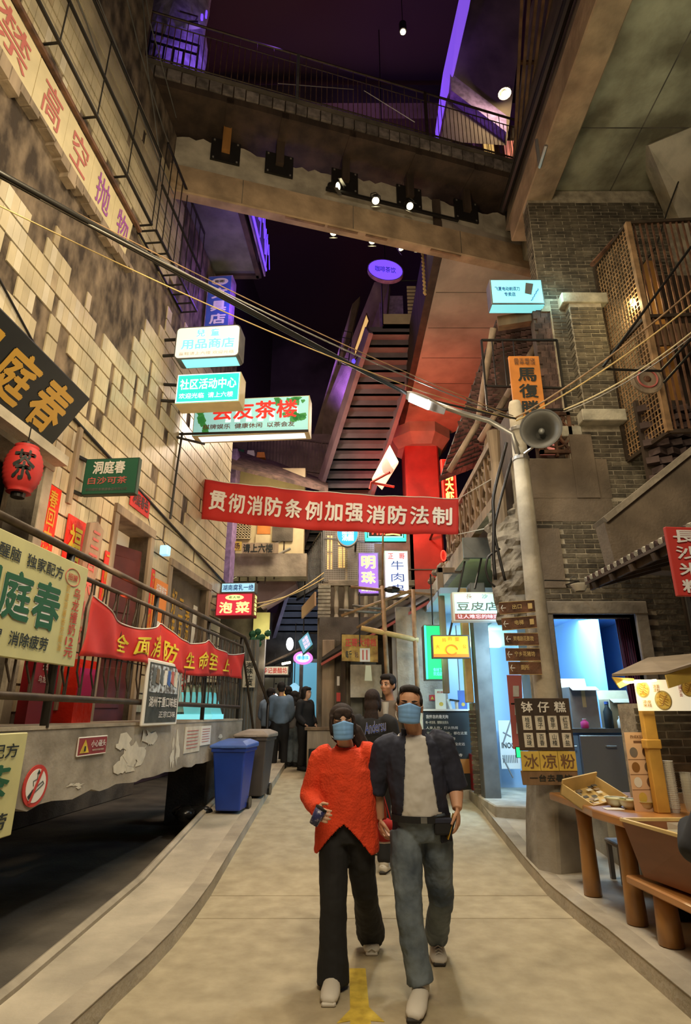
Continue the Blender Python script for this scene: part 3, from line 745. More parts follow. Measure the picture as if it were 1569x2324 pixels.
obj('food_circle', MB().prism(disc_pts(P, .5, .35, .36, .18, off=.013), P.n * .003), 'paper_white', T); obj('food_mark', MB().prism(disc_pts(P, .5, .35, .22, .1, off=.018), P.n * .003), 'red_print', T)
# weathered long signboard leaning on the railing side of wall
a0 = PL(205, 1215, 3.2); b0 = PL(175, 1470, 3.2)
P = Panel(L(b0[0] - .12, 3.25, 1.62), LD * .30, UP * (3.6 - 1.62) + LD * .12); T = thing('leaning_signboard', 'tall weathered wooden signboard with red characters before the door', 'sign', P.pt(.5, 0))
obj('board', MB().prism([P.pt(0, 0, -.05), P.pt(1, 0, -.05), P.pt(1, .97, -.05), P.pt(.5, 1.0, -.05), P.pt(0, .97, -.05)], P.n * .05), 'wood_pale', T, bevel=.006)
for i, c in enumerate('三百大水饺长沙'): letters(c, P, (.22, .84 - i * .13, .8, .94 - i * .13), 'red_ink_faded', T, .04)
# wall lamp box
T = thing('wall_lamp', 'small square pale blue wall lamp above the railing', 'lamp', L(8.1, WD - .2, 3.55))
q = PL(375, 1250, 3.3)
obj('lamp_box', MB(LF).box((q[0] - .06, 3.24, q[1] - .07), (q[0] + .06, 3.36, q[1] + .07)), 'lb_skyblue', T, bevel=.01)
obj('bracket', MB(LF).tube([(q[0], 3.3, q[1] + .07), (q[0], 3.36, q[1] + .16), (q[0] - .02, WD, q[1] + .18), (q[0] - .3, WD - .02, q[1] + .42)], .008, 5), 'black_metal', T)
# big black board and lantern
P = Panel(L(2.2, 3.40, 4.08), LD * 2.8, UP * .55 + LN * -.35); T = thing('shop_name_board', 'big black board with gold characters over the shop entrance', 'sign', P.pt(.5, 0))
obj('board', MB().slab(P.pt(0, 0, -.06), P.pt(1, 0, -.06), P.pt(1, 1, -.06), P.pt(0, 1, -.06), P.n * .06), 'board_black', T, bevel=.01)
letters('洞', P, (.40, .17, .56, .83), 'gold_print', T, .045); letters('庭', P, (.60, .14, .76, .86), 'gold_print', T, .045); letters('春', P, (.79, .12, .95, .88), 'gold_print', T, .045)
for u in (3.2, 4.8): obj('bracket', MB(LF).tube([(u, 3.5, 4.75), (u, 3.08, 4.6)], .012, 5), 'black_metal', T)
obj('fascia', MB(LF).box((2.0, 3.3, 3.98), (5.2, 3.5, 4.08)), 'concrete_pale', label='pale ledge beneath the black name board', cat='ledge')
c = PP(52, 1066, L(0, 3.2, 0), LN); T = thing('paper_lantern', 'red paper lantern with a black character at the shop entrance', 'lantern', c - UP * .24)
pr = [(.05, -.22), (.10, -.215)] + [(.155 * math.sin(math.acos(max(-1, min(1, -h / .245)))) * 1.0 + .0 + (.004 if i % 2 else -.004), h) for i, h in enumerate([-.20 + .02 * k for k in range(21)])] + [(.10, .215), (.05, .22)]
mat('lantern', (.55, .03, .025), .6)
obj('shade', MB().lathe(pr, Matrix.Translation(c), 24), 'lantern', T, smooth=True)
obj('ring', MB().lathe([(.055, -.26), (.06, -.215)], Matrix.Translation(c), 16).lathe([(.06, .215), (.055, .25)], Matrix.Translation(c), 16), 'black_metal', T)
obj('hanger', MB().tube([c + UP * .25, c + UP * .5], .006, 5), 'black_metal', T)
d0 = (Vector((0, 0, 0)) - Vector((c.x, c.y, 0))).normalized(); sx = Vector((-d0.y, d0.x, 0))
P = Panel(c - sx * .09 - UP * .12 + d0 * .0, sx * .18, UP * .26)
letters('茶', P, (0, 0, 1, 1), 'black_print', T, .04, fn=lambda x, y: c + (sx * (x - .5) * .17 + UP * ((y - .5) * .28)) + d0 * (.003 + math.sqrt(max(0, .158 ** 2 * (1 - ((y - .5) * .28 / .25) ** 2) - ((x - .5) * .17) ** 2))))
# red cabinet and poster stand on the platform
T = thing('red_display_stand', 'tall dark red roll-up stand behind the near railing post', 'stand', L(5.35, 3.2, top))
mat('dark_red', (.26, .008, .012), .5); mat('magenta', (.55, .03, .16), .5)
obj('stand_body', MB(LF).box((5.05, 3.2, top + .01), (5.45, 3.3, 2.15)), 'dark_red', T); P = panelL(5.05, 5.45, top, 2.15, 3.2)
letters('招牌', P, (.3, .72, .7, .85), 'paper', T); letters('乌龙撞奶', P, (.2, .55, .8, .65), 'paper', T)
T = thing('red_ice_box', 'glossy red and pink box stand beside the near railing post', 'stand', L(5.8, 3.2, top))
obj('stand_body', MB(LF).box((5.62, 3.1, top + .01), (5.98, 3.3, 2.1)), 'foil_red', T); obj('pink_panel', MB(LF).box((5.64, 3.09, 1.75), (5.96, 3.1, 2.02)), 'magenta', T)
# framed photo board on the railing
P = panelL(6.03, 7.0, 1.47, 2.14, 2.58); T = thing('photo_board', 'framed board with clothes photo and chalk writing on railing foot', 'sign', P.pt(.5, 0))
obj('frame', MB().slab(P.pt(0, 0, -.03), P.pt(1, 0, -.03), P.pt(1, 1, -.03), P.pt(0, 1, -.03), P.n * .03), 'paper_white', T, bevel=.01)
mat('chalk_board', (.05, .055, .05), .7, var=.4, scale=10); mat('photo_mix', (.22, .18, .15), .6, scale=16, c2=(.55, .62, .68), lo=.42, hi=.6, var=.6)
obj('board', MB().slab(P.pt(.05, .05), P.pt(.95, .05), P.pt(.95, .95), P.pt(.05, .95), P.n * .004), 'chalk_board', T)
obj('photo', MB().slab(P.pt(.08, .50, .004), P.pt(.92, .50, .004), P.pt(.92, .92, .004), P.pt(.08, .92, .004), P.n * .003), 'photo_mix', T)
letters('湖州干重口味蛙', P, (.1, .28, .92, .44), 'white_print', T, .02, .008); letters('正宗口味', P, (.4, .12, .9, .22), 'white_print', T, .01, .008)
for i in range(7): obj('hung_garment', MB().prism([P.pt(.12 + .11 * i, .62 + .03 * (i % 3), .009), P.pt(.21 + .11 * i, .60 + .03 * (i % 2), .009), P.pt(.20 + .11 * i, .86, .009), P.pt(.13 + .11 * i, .86, .009)], P.n * .003), ['blue_lid', 'wood_pale', 'grey_metal', 'paper_white', 'blue_lid', 'red_ink_faded', 'paper'][i] if i else 'grey_metal', T)
# papers behind the railing far half
for l, t, r, b, lb in ((412, 1510, 436, 1600, 'grey poster with red print behind the railing'), (355, 1600, 372, 1645, 'small pale sheet on the facade base behind the railing')):
    u0, z1 = PL(l, t, 3.44); u1 = PL(r, t, 3.44)[0]; z0 = PL(l, b, 3.44)[1]
    wallposter(u0, u1, z0, z1, 'paper', lb, 'poster', [(vtext('美食'), (.2, .3, .8, .9), 'red_print')])
# ================================================================== HALL SHELL
struct('ceiling', MB().box((-14, -4, 21), (16, 30, 21.3)), 'ceil_dark', 'black hall ceiling far above the street', 'ceiling')
struct('wall_back', MB().box((-14, 27, 0), (16, 27.3, 21)), 'back_dark', 'dark end wall of the hall', 'wall')
struct('wall_left_upper', MB(LF).box((7.1, 6.3, 0), (27, 6.6, 21)), 'ceil_dark', 'dark hall wall beyond the tiled facade', 'wall')
struct('wall_right_hall', MB().box((9, -4, 0), (9.3, 27, 21)), 'ceil_dark', 'dark hall wall on the right beyond the brick house', 'wall')
for i, (x0, x1, z) in enumerate(((-4, 7, 19.6), (-4, 7, 19.6), (-4, 7, 19.6))):
    struct('beam', MB().box((x0, 9 + 4 * i, z), (x1, 9.5 + 4 * i, z + .8)), 'back_dark', ('near', 'middle', 'far')[i] + ' dark ceiling beam above the hall', 'beam')
T = thing('ceiling_lamp', 'tiny distant ceiling spotlight high above the bridge', 'lamp', PZ(915, 72, 18.5))
c = PZ(915, 72, 18.5); obj('housing', MB().lathe([(.1, 0), (.1, .3)], Matrix.Translation(c), 10), 'black_metal', T); obj('bulb', MB().lathe([(.07, -.02), (.07, 0)], Matrix.Translation(c), 10), 'bulb_warm', T); obj('cord', MB().tube([c + UP * .3, c + UP * 2.5], .01, 4), 'black_metal', T)
# ================================================================== FOOTBRIDGE
BO = Vector((-2.85, 7.2, 9.6)); BE = Vector((6.59, 1.88, 0)).normalized(); BN = Vector((-BE.y, BE.x, 0))
BF = Matrix(((BE.x, BN.x, 0, BO.x), (BE.y, BN.y, 0, BO.y), (0, 0, 1, 0), (0, 0, 0, 1)))
def PBr(px, py, off=0.0): return PP(px, py, BO + BN * off, BN)
def bx(p): return (p - BO).dot(BE)
mb = MB(BF).box((-1.2, 0, 9.63), (6.95, .2, 10.2))
br = struct('bridge_beam', mb, 'concrete_beam', 'massive concrete beam of the footbridge spanning the street', 'beam', bevel=.02)
mb = MB(BF); n = 70; random.seed(21)
xs = [-1.2 + 8.15 * i / n for i in range(n + 1)]; zs = [10.93 + .05 * math.sin(x * 2.1) + random.uniform(-.05, .05) for x in xs]
vs = []
for x, z in zip(xs, zs): vs += [(x, .10, 10.2), (x, .10, z), (x, .2, z), (x, .2, 10.2)]
mb.add(vs, [(4 * i + j, 4 * i + 4 + j, 4 * i + 4 + (j + 1) % 4, 4 * i + (j + 1) % 4) for i in range(n) for j in range(4)] + [(0, 1, 2, 3), (4 * n + 3, 4 * n + 2, 4 * n + 1, 4 * n)])
obj('broken_upstand', mb, 'concrete_pale', br)
mb = MB(BF)
for x in (1.15, 3.1, 5.2): mb.box((x, -.004, 9.66), (x + .012, 0.0, 10.17))
obj('shutter_joint', mb, 'concrete_dark', br)
mb = MB(BF)
for x0, x1 in ((1.9, 2.6), (2.65, 3.2), (3.35, 3.75), (4.6, 5.2)): mb.box((x0, .02, 9.61), (x1, .06, 9.628))
obj('nailing_strip', mb, 'wood', br)
# steel plates and stubs
for (l, t, r, b, pn_) in ((482, 300, 545, 365, 'black anchor plate with an orange post stub, leftmost on the bridge beam'), (607, 335, 662, 392, 'second black anchor plate from the left on the bridge beam'), (757, 375, 808, 430, 'black anchor plate behind the first tilted track spotlight'), (904, 415, 952, 455, 'black anchor plate behind the last track spotlight'), (1037, 450, 1078, 495, 'black anchor plate right of the track spotlights'), (1150, 470, 1195, 510, 'dim black anchor plate nearest the right end of the beam')):
    p0 = PBr(l, t, .08); p1 = PBr(r, b, .08); x0, x1 = sorted((bx(p0), bx(p1))); zc = 10.8
    xm = (x0 + x1) / 2
    T = thing('anchor_plate', pn_, 'bracket', BF @ Vector((xm, .08, zc - .25)), 'anchor plates along the bridge beam')
    obj('plate', MB(BF).box((xm - .25, .06, zc - .24), (xm + .25, .095, zc + .24)), 'black_metal', T)
    obj('stub', MB(BF).box((xm - .07, -.02, zc - .05), (xm + .07, .12, zc + .62)), 'wood_log' if l == 482 else 'wood_dark', T)
    obj('joist', MB(BF).box((xm - .06, -.45, zc + .46), (xm + .06, 1.3, zc + .60)), 'wood_dark', T)
    for a in (-.2, .2):
        for b_ in (-.2, .2): obj('bolt', MB(BF).box((xm + a - .015, .05, zc + b_ - .015), (xm + a + .015, .06, zc + b_ + .015)), 'steel', T)
# deck and fascia of small blocks
dk = struct('bridge_deck', MB(BF).box((-1.2, -.45, 11.28), (6.95, 1.6, 11.42)).box((-1.2, -.42, 11.42), (6.95, 1.6, 11.8)), 'wood_dark', 'dark timber deck of the footbridge', 'deck')
items = []; x = -1.1; random.seed(5)
while x < 6.9:
    w_ = random.uniform(.19, .24); items.append((BF @ Matrix.Translation((x + w_ / 2, -.44, 11.56 + random.uniform(-.01, .01))) @ Matrix.Diagonal((w_ - .02, .05, .22, 1)), 0)); x += w_
mat('fascia_block', (.20, .17, .15), .9, var=.4, scale=8, rnd=.25)
pieces(dk, 'brick', items, ['fascia_block'], 'bricks', 'fascia_block')
obj('coping', MB(BF).box((-1.2, -.46, 11.72), (6.95, -.30, 11.80)), 'concrete_dark', dk)
# railing
T = thing('bridge_railing', 'thin rusty bar railing along the footbridge', 'railing', BF @ Vector((3, -.4, 11.8)))
for nm, z, r_ in (('top_rail', 13.0, .022), ('lower_rail', 11.92, .016), ('middle_rail', 12.78, .010)): obj(nm, MB(BF).tube([(-.75, -.4, z), (6.95, -.4, z)], r_, 6), 'brown_metal', T)
for x in (-.7, 1.95, 4.45, 6.85): obj('post', MB(BF).box((x - .025, -.43, 11.7), (x + .025, -.38, 13.0)), 'grey_metal' if x == 1.95 else 'brown_metal', T)
bar = MB(BF).tube([(0, -.4, 11.92), (0, -.4, 12.78)], .009, 5)
i = 0; x = -.6
while x < 6.9:
    mb = MB(BF).tube([(x, -.4, 11.85), (x, -.4, 12.78 if i % 3 else 13.0)], .008, 4)
    obj('baluster', mb, 'rust', T); x += .085 if x > 3 else .10; i += 1
for a in ((1.6, 12.1, 3.0, 12.5), (3.2, 12.55, 4.2, 12.1)): obj('cross_wire', MB(BF).tube([(a[0], -.42, a[1]), (a[2], -.42, a[3])], .008, 4), 'steel', T)
# far railing of the bridge
T = thing('bridge_railing', 'dim far side railing of the footbridge', 'railing', BF @ Vector((3, 1.5, 11.8)))
obj('top_rail', MB(BF).tube([(-.7, 1.5, 13.0), (6.9, 1.5, 13.0)], .02, 6), 'brown_metal', T)
for k in range(38): obj('baluster', MB(BF).tube([(-.6 + .2 * k, 1.5, 11.8), (-.6 + .2 * k, 1.5, 13.0)], .01, 4), 'brown_metal', T)
# track spotlights on the beam and under it
def spot(px, py, off, label, aim=(0, -.5, -1), s=1.0, blue=False):
    c = PBr(px, py, off); d = Vector(aim).normalized(); q = d.to_track_quat('-Z', 'Y').to_matrix().to_4x4(); m4 = Matrix.Translation(c) @ q
    T = thing('track_spotlight', label, 'spotlight', c - d * -.0, 'track spotlights of the footbridge')
    obj('housing', MB().lathe([(.055 * s, .17 * s), (.07 * s, .16 * s), (.075 * s, 0), (.066 * s, 0), (.055 * s, .03 * s)], m4, 14), 'black_metal', T, smooth=False)
    obj('lens', MB().lathe([(.062 * s, .012), (.062 * s, .02)], m4, 14), 'bulb_blue' if blue else 'bulb_warm', T)
    obj('barn_door', MB(m4).box((-.08 * s, -.085 * s, -.07 * s), (.08 * s, -.08 * s, 0)).box((-.08 * s, .08 * s, -.07 * s), (.08 * s, .085 * s, 0)), 'grey_metal', T)
    obj('yoke', MB().tube([c + BE * .09 * s, c + BE * .09 * s + UP * .14, c + UP * .2, c - BE * .09 * s + UP * .14, c - BE * .09 * s], .008, 5), 'black_metal', T)
    return T
spot(768, 424, -.12, 'white spotlight tilted sideways at the near end of the bridge lamp track', (1.2, -.6, -.6), 1.15)
spot(853, 456, -.12, 'middle spotlight of the lamp track on the bridge beam'); spot(931, 468, -.12, 'spotlight beneath the anchor plate at the far end of lamp track', (.3, -.6, -1))
spot(757, 528, .9, 'bright spotlight hanging alone under the bridge, first from the left'); spot(845, 547, .9, 'second spotlight hanging under the bridge')
spot(912, 563, .9, 'spotlight right below the blue lamp under the bridge', (.5, -.3, -1)); spot(948, 563, .95, 'small spotlight by the rope under the bridge', (0, -.5, -1), .8)
spot(923, 548, .9, 'blue spotlight glowing under the bridge', (-.2, -.8, -.5), .9, blue=True)
p0, p1 = PBr(740, 428, -.05), PBr(1040, 492, -.05)
obj('lamp_track', MB().beam(p0, Vector((p1.x, p1.y, p0.z)), .05, .05), 'black_metal', label='black lamp track fixed along the bridge beam', cat='lamp track')
p0, p1 = PBr(745, 505, .95), PBr(960, 540, .95)
obj('lamp_track', MB().beam(p0 + UP * 0, Vector((p1.x, p1.y, p0.z)), .05, .05), 'black_metal', label='black lamp track hidden beneath the footbridge', cat='lamp track')
# ================================================================== UPPER LEFT: box balcony, purple pier
mb = MB().slab((-2.98, 7.75, 10.2), (-1.94, 7.95, 10.2), (-1.83, 9.83, 10.2), (-2.79, 9.83, 10.2), (0, 0, 2.6))
bb = struct('balcony_box', mb, 'grey_metal', 'dark box balcony jutting from the facade behind the bridge beam', 'balcony')
obj('soffit_frame', MB().beam((-1.92, 7.7, 10.18), (-1.80, 9.85, 10.18), .10, .08).beam((-2.8, 9.82, 10.18), (-1.8, 9.82, 10.18), .10, .08), 'wood_dark', bb)
mat('purple_lit_panel', (.30, .20, .42), .7, var=.3, scale=8)  # purple light put into the surface colour
obj('side_trim', MB().slab((-1.80, 7.8, 10.2), (-1.70, 9.86, 10.2), (-1.70, 9.86, 11.2), (-1.80, 7.8, 11.2), (.03, 0, 0)), 'purple_lit_panel', bb)
obj('led_strip', MB().beam((-1.75, 7.7, 10.35), (-1.66, 9.85, 10.35), .03, .05), 'purple_led', bb)
for k in range(14): obj('hanging_thread', MB().tube([(-1.62 + .01 * (k % 3), 7.9 + .14 * k, 10.9), (-1.58 + .02 * math.sin(k), 7.9 + .14 * k, 10.5 - .25 * ((k * 7) % 3))], .008, 4), 'purple_led', bb)  # threads emit here in place of purple light falling on the fringe
mb = MB(); c = PY(395, 120, 8.35); random.seed(2)
prof = []
n = 22
for i in range(18):
    z = -2.0 + i * .42; prof.append(z)
vs = []
for z in prof:
    for j in range(n):
        a = 2 * pi * j / n; r_ = .58 + .06 * math.sin(5 * a + z * 1.3) + .05 * math.sin(11 * a - z * 2) + random.uniform(-.015, .015)
        vs.append((c.x - .12 + r_ * math.cos(a), c.y + .35 + r_ * math.sin(a), c.z + z))
mb.add(vs, [(i * n + j, i * n + (j + 1) % n, (i + 1) * n + (j + 1) % n, (i + 1) * n + j) for i in range(17) for j in range(n)])
mat('draped', (.36, .31, .38), .8, bump=.6, bscale=9, scale=4, c2=(.62, .56, .66), var=.3)
struct('pillar', mb, 'draped', 'tall pier wrapped in creased cloth, lit purple at the bridge end', 'pillar', smooth=True)
c = PY(437, 62, 8.1); T = thing('dish_lamp', 'pale round dish lamp on a black arm beside the purple pier', 'lamp', c)
obj('dish', MB().lathe([(.02, .12), (.14, .09), (.2, 0), (.19, 0), (.02, .05)], Matrix.Translation(c) @ Matrix.Rotation(1.2, 4, 'X'), 18), 'paper_white', T, smooth=True)
obj('arm', MB().tube([c + Vector((.14, -.1, -.02)), c + Vector((-.02, -.14, -.09))], .03, 8), 'black_metal', T)
obj('led', MB().box(c + Vector((.16, -.05, .2)), c + Vector((.20, 0, .34))), 'purple_led', T); obj('led', MB().box(c + Vector((.24, -.02, .30)), c + Vector((.27, .02, .50))), 'purple_led', T)
obj('stay', MB().tube([c + Vector((-.3, 0, .5)), c + Vector((.1, -.05, .25)), c], .015, 5), 'brown_metal', T)
# rail at the bridge end in front of the pier
T = thing('corner_railing', 'dark heavy railing panel before the purple pier', 'railing', PY(390, 190, 7.3))
P = panelY(338, 88, 444, 195, 7.25, .28)
for a, b in (((0, 0), (1, 0)), ((0, 1), (1, 1)), ((0, .8), (1, .8)), ((0, 0), (0, 1)), ((1, 0), (1, 1)), ((.12, 0), (.12, .8)), ((.3, 0), (.3, .8)), ((.5, 0), (.5, .8)), ((.7, 0), (.7, .8)), ((0, .35), (1, .35))):
    obj('bar', MB().beam(P.pt(*a), P.pt(*b), .03, .03, up=P.n), 'black_metal', T)
# ================================================================== UPPER RIGHT: slab, edge beam, slatted wall
Z9 = 9.6
e0 = PZ(1222, 536, Z9); 
mb = MB().box((2.98, 2.6, Z9), (3.42, 8.3, Z9 + .55))
struct('edge_beam', mb, 'concrete_beam', 'long concrete edge beam overhead on the right', 'beam', bevel=.02)
sl = struct('slab', MB().box((3.42, 2.0, Z9 + .22), (8.0, 9.4, Z9 + .6)), 'concrete_greenlit', 'pale concrete ceiling slab in greenish light overhead on the right', 'ceiling')
mb = MB()
for y in (4.2, 6.3): mb.box((3.43, y, Z9 + .214), (7, y + .015, Z9 + .221))
for x in (4.4, 5.5): mb.box((x, 2, Z9 + .214), (x + .015, 8.3, Z9 + .221))
obj('shutter_joint', mb, 'concrete_dark', sl)
a = PZ(1475, 335, Z9 + .2)
struct('cross_beam', MB().slab(PZ(1472, 330, 9.75), PZ(1569, 560, 8.6), PZ(1640, 560, 8.6), PZ(1640, 260, 9.75), (0, .3, .35)), 'concrete_pale', 'sloping concrete wall piece hanging over the right house', 'beam')
obj('hanging_cable', MB().tube([PY(1552, 350, 6.8), PY(1545, 400, 6.8), PY(1515, 480, 6.9), PY(1490, 560, 7.0), PY(1460, 600, 7.1)], .012, 5), 'black_metal', label='black cable dangling from the sloping concrete wall piece', cat='cable')
# outer face above edge beam: pipe, rough strip, slats
struct('upper_wall', MB().slab((3.0, 2.6, Z9 + .55), (3.3, 2.6, Z9 + .55), (4.3, 2.6, 16), (4.0, 2.6, 16), (0, 6, 0)), 'plaster_brown', 'rough brown parapet wall above the edge beam', 'wall')
obj('drain_pipe', MB().tube([(2.93, 3.0, 10.45), (2.93, 8.4, 10.45)], .07, 10), 'black_metal', label='long black pipe running along above the edge beam', cat='pipe')
T = thing('slatted_screen', 'dark brown slatted timber screen at the right end of the bridge', 'screen', (2.8, 6.5, 11))
sa = [(PY(1166 + 6 * k, 398, 8.8), PY(1186 + 17 * k, -30, 6.3)) for k in range(9)]
for a, b in sa: obj('slat', MB().beam(a, b, .05, .07), 'wood', T)
for t in (0, .33, .66, 1): obj('stile', MB().beam(sa[0][0].lerp(sa[0][1], t) + Vector((0, .06, 0)), sa[8][0].lerp(sa[8][1], t) + Vector((0, .06, 0)), .05, .05), 'rust', T)
obj('angle_brace', MB().tube([PX(1218, 318, 2.84), PX(1226, 378, 2.84), PX(1240, 330, 2.84)], .03, 5), 'steel', label='bent steel rod beside the bridge end on the right', cat='bracket')
# gallery beyond the bridge, upper centre right
mat('gallery', (.22, .165, .13), .85, var=.3, scale=1.2)
def quad3(pts, t, mt, name, label, cat): return struct(name, MB().prism(pts, t), mt, label, cat)
quad3([PZ(1065, -20, 19.4), PZ(1195, -20, 19.4), PZ(1150, 330, 15.4), PZ(1000, 320, 15.4)], (0, .2, .3), 'gallery', 'upper_gallery', 'dim brown underside of the upper gallery beyond the bridge', 'ceiling')
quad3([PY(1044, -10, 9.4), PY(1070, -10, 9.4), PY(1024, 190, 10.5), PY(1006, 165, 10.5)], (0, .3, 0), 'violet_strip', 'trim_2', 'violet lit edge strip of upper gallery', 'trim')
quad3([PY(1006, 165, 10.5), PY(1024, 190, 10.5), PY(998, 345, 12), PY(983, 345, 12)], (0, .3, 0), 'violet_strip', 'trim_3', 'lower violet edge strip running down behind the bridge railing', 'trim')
quad3([PY(1022, 165, 10.4), PY(1150, 262, 10.8), PY(1150, 300, 10.8), PY(1025, 205, 10.4)], (0, .3, 0), 'purple_lit_panel', 'trim_4', 'violet lit diagonal beam under the yellow lamp', 'beam')
T = thing('gallery_lamp', 'dazzling warm lamp above the right end of the bridge', 'lamp', PY(1146, 214, 10.2)); c = PY(1146, 214, 10.2)
obj('bulb', MB().ell(c, (.07, .07, .08), 12, 8), 'bulb_warm', T, smooth=True); obj('hood', MB().lathe([(.16, .02), (.10, .10), (.02, .14)], Matrix.Translation(c), 14, caps=False), 'steel', T)
obj('hook', MB().tube([c + UP * .14, c + UP * .3 + BE * .05, c + UP * .36 + BE * .15, c + UP * .28 + BE * .22], .012, 5), 'steel', T)
light('gallery_lamp_light', 'POINT', c - UP * .18 - BN * .1, (0, 0, 0), 60, (1, .8, .45), .08)
P = panelY(1082, 285, 1200, 440, 11.6); struct('wall_gallery_end', MB().slab(P.pt(0, 0), P.pt(1, 0), P.pt(1, 1), P.pt(0, 1), -P.n * .2), 'gallery', 'dim wall with small lit windows at the right end of the bridge', 'wall')
for l, t, r, b, mt, lb in ((1098, 305, 1122, 378, 'warm_window', 'small warm lit window behind the bridge railing'), (1148, 320, 1178, 400, 'pink_window', 'small pink lit window at the right end of the bridge')):
    P = panelY(l, t, r, b, 11.5); T = thing('lit_window', lb, 'window', P.pt(.5, 0)); obj('frame', MB().slab(P.pt(-.1, -.1, -.05), P.pt(1.1, -.1, -.05), P.pt(1.1, 1.1, -.05), P.pt(-.1, 1.1, -.05), P.n * .04), 'wood_dark', T); obj('pane', MB().slab(P.pt(0, 0), P.pt(1, 0), P.pt(1, 1), P.pt(0, 1), P.n * .01), mt, T); obj('mullion', MB().slab(P.pt(.47, 0, .012), P.pt(.53, 0, .012), P.pt(.53, 1, .012), P.pt(.47, 1, .012), P.n * .01), 'wood_dark', T)
# long soffit running from the bridge to the red pillar
zs_ = 9.66
q = [PZ(1008, 566, zs_), PZ(1235, 625, zs_), PZ(1200, 700, zs_), PZ(1130, 800, zs_), PZ(1060, 900, zs_), PZ(930, 905, zs_)]
q = [q[0], q[1], Vector((q[1].x, 15.0, zs_)), Vector((q[5].x + 1.5, 16.0, zs_)), Vector((q[5].x, 16.0, zs_))]
sf = struct('soffit', MB().prism(q, (0, 0, .7)), 'concrete_soffit', 'long concrete soffit from the bridge to the red pillar', 'ceiling')
mb = MB()
for k in range(1, 6):
    y = q[0].y + k * 1.15; mb.box((q[0].x + .02, y, zs_ - .006), (4.4, y + .015, zs_ + .001))
obj('shutter_joint', mb, 'concrete_dark', sf)
obj('edge_plank', MB().slab(q[0] + Vector((-.16, 0, 0)), q[0] + Vector((-.01, 0, 0)), q[4] + Vector((-.01, 0, 0)), q[4] + Vector((-.16, 0, 0)), (0, 0, 1.2)), 'wood_dark', sf)
# red pillar
c = PY(960, 985, 15.6); pc = Vector(((PY(922, 1100, 15.6).x + PY(1000, 1100, 15.6).x) / 2, 16.1, 0)); hw = (PY(1000, 1100, 15.6).x - PY(922, 1100, 15.6).x) / 2
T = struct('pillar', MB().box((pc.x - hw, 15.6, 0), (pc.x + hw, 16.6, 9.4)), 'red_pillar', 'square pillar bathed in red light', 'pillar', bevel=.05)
obj('capital', MB().lathe([(.72, 9.05), (.95, 9.35), (.98, 10.1)], Matrix.Translation((pc.x, 16.1, 0)) @ Matrix.Rotation(pi / 8, 4, 'Z'), 8), 'concrete_soffit', T)
obj('joint', MB().box((pc.x - hw - .01, 15.58, 5.3), (pc.x + hw + .01, 15.6, 5.33)), 'concrete_dark', T)
# ================================================================== LONG ESCALATOR STAIR
def stair(name, label, A0, A1, B0, B1, nst, mt, smt, th=.12):
    """underside of a stair from far low A to near high B"""
    T = thing(name, label, 'staircase', (A0 + A1) / 2)
    A0, A1, B0, B1 = map(Vector, (A0, A1, B0, B1))
    for k in range(nst):
        a, b = k / nst, (k + 1) / nst
        p0, p1, q0, q1 = A0.lerp(B0, a), A1.lerp(B1, a), A0.lerp(B0, b), A1.lerp(B1, b)
        h = q0.z - p0.z
        mb = MB().slab(p0, p1, Vector((q1.x, q1.y, p1.z)), Vector((q0.x, q0.y, p0.z)), (0, 0, .05))
        mb.slab(Vector((q0.x, q0.y, p0.z)), Vector((q1.x, q1.y, p1.z)), q1, q0, (0, .04, 0))
        obj('step', mb, mt, T)
    for a, b in ((A0, B0), (A1, B1)): obj('stringer', MB().beam(a - UP * .1, b - UP * .1, .12, .42), smt, T)
    return T
mat('stair_steel', (.17, .155, .15), .7, var=.2, scale=2); mat('stringer', (.30, .21, .22), .7, var=.2, scale=2)
A0, A1 = PY(606, 1480, 22), PY(722, 1480, 22); B0, B1 = PY(838, 742, 12.4), PY(960, 742, 12.4)
B1.z = B0.z; A1.z = A0.z
stair('long_staircase', 'long steel staircase seen from below, climbing over the street', A0, A1, B0, B1, 36, 'stair_steel', 'stringer')
light('stair_blue', 'SPOT', (-1.6, 19.0, 3.0), (-1.5, 20.5, 5.2), 90, (.45, .62, 1), .3, 100, 1)
light('stair_blue', 'SPOT', (0.9, 13.6, 5.5), (0.0, 17.0, 8.0), 110, (.35, .5, .9), .3, 100, 1)
# slanted side gallery left of the stair
obj('escalator_side', MB().prism([PY(850, 640, 13), PY(884, 640, 12.7), PY(876, 740, 13), PY(766, 1075, 18.4), PY(728, 1040, 18.4), PY(735, 930, 17)], (.05, .3, 0)), 'plaster_brown', label='brown slanted side wall left of the long staircase', cat='wall', kind='structure')
obj('escalator_side', MB().slab(PY(800, 690, 14), PY(818, 672, 14), PY(745, 985, 18), PY(712, 985, 18), (.0, .3, 0)), 'plaster_brown', label='second thin slanted side wall farther left', cat='wall', kind='structure')
q = [PY(832, 712, 13.0), PY(838, 730, 13.0), PY(806, 812, 14.0), PY(806, 790, 14.0)]
T = thing('light_panel', 'narrow slanted yellow light panel beside the long staircase', 'light panel', q[3]); obj('panel', MB().prism(q, (0, .05, 0)), 'warm_window', T); obj('rim', MB().tube([p - Vector((0, .02, 0)) for p in q + q[:1]], .02, 5), 'rust', T)
c = PY(803, 820, 12.9); T = thing('blue_lamp', 'tiny blue lamp beside the long staircase', 'lamp', c); obj('bulb', MB().ell(c, (.05, .05, .07), 10, 7), 'blue_led', T); obj('holder', MB().tube([c, c + UP * .2 + Vector((.1, .1, 0))], .015, 5), 'black_metal', T)
T = thing('iron_ladder', 'small dark iron ladder frame on the slanted gallery wall', 'ladder', PY(785, 800, 13.2))
for a, b in (((778, 750), (768, 828)), ((800, 755), (790, 830))): obj('rail', MB().tube([PY(*a, 13.2), PY(*b, 13.2)], .015, 5), 'black_metal', T)
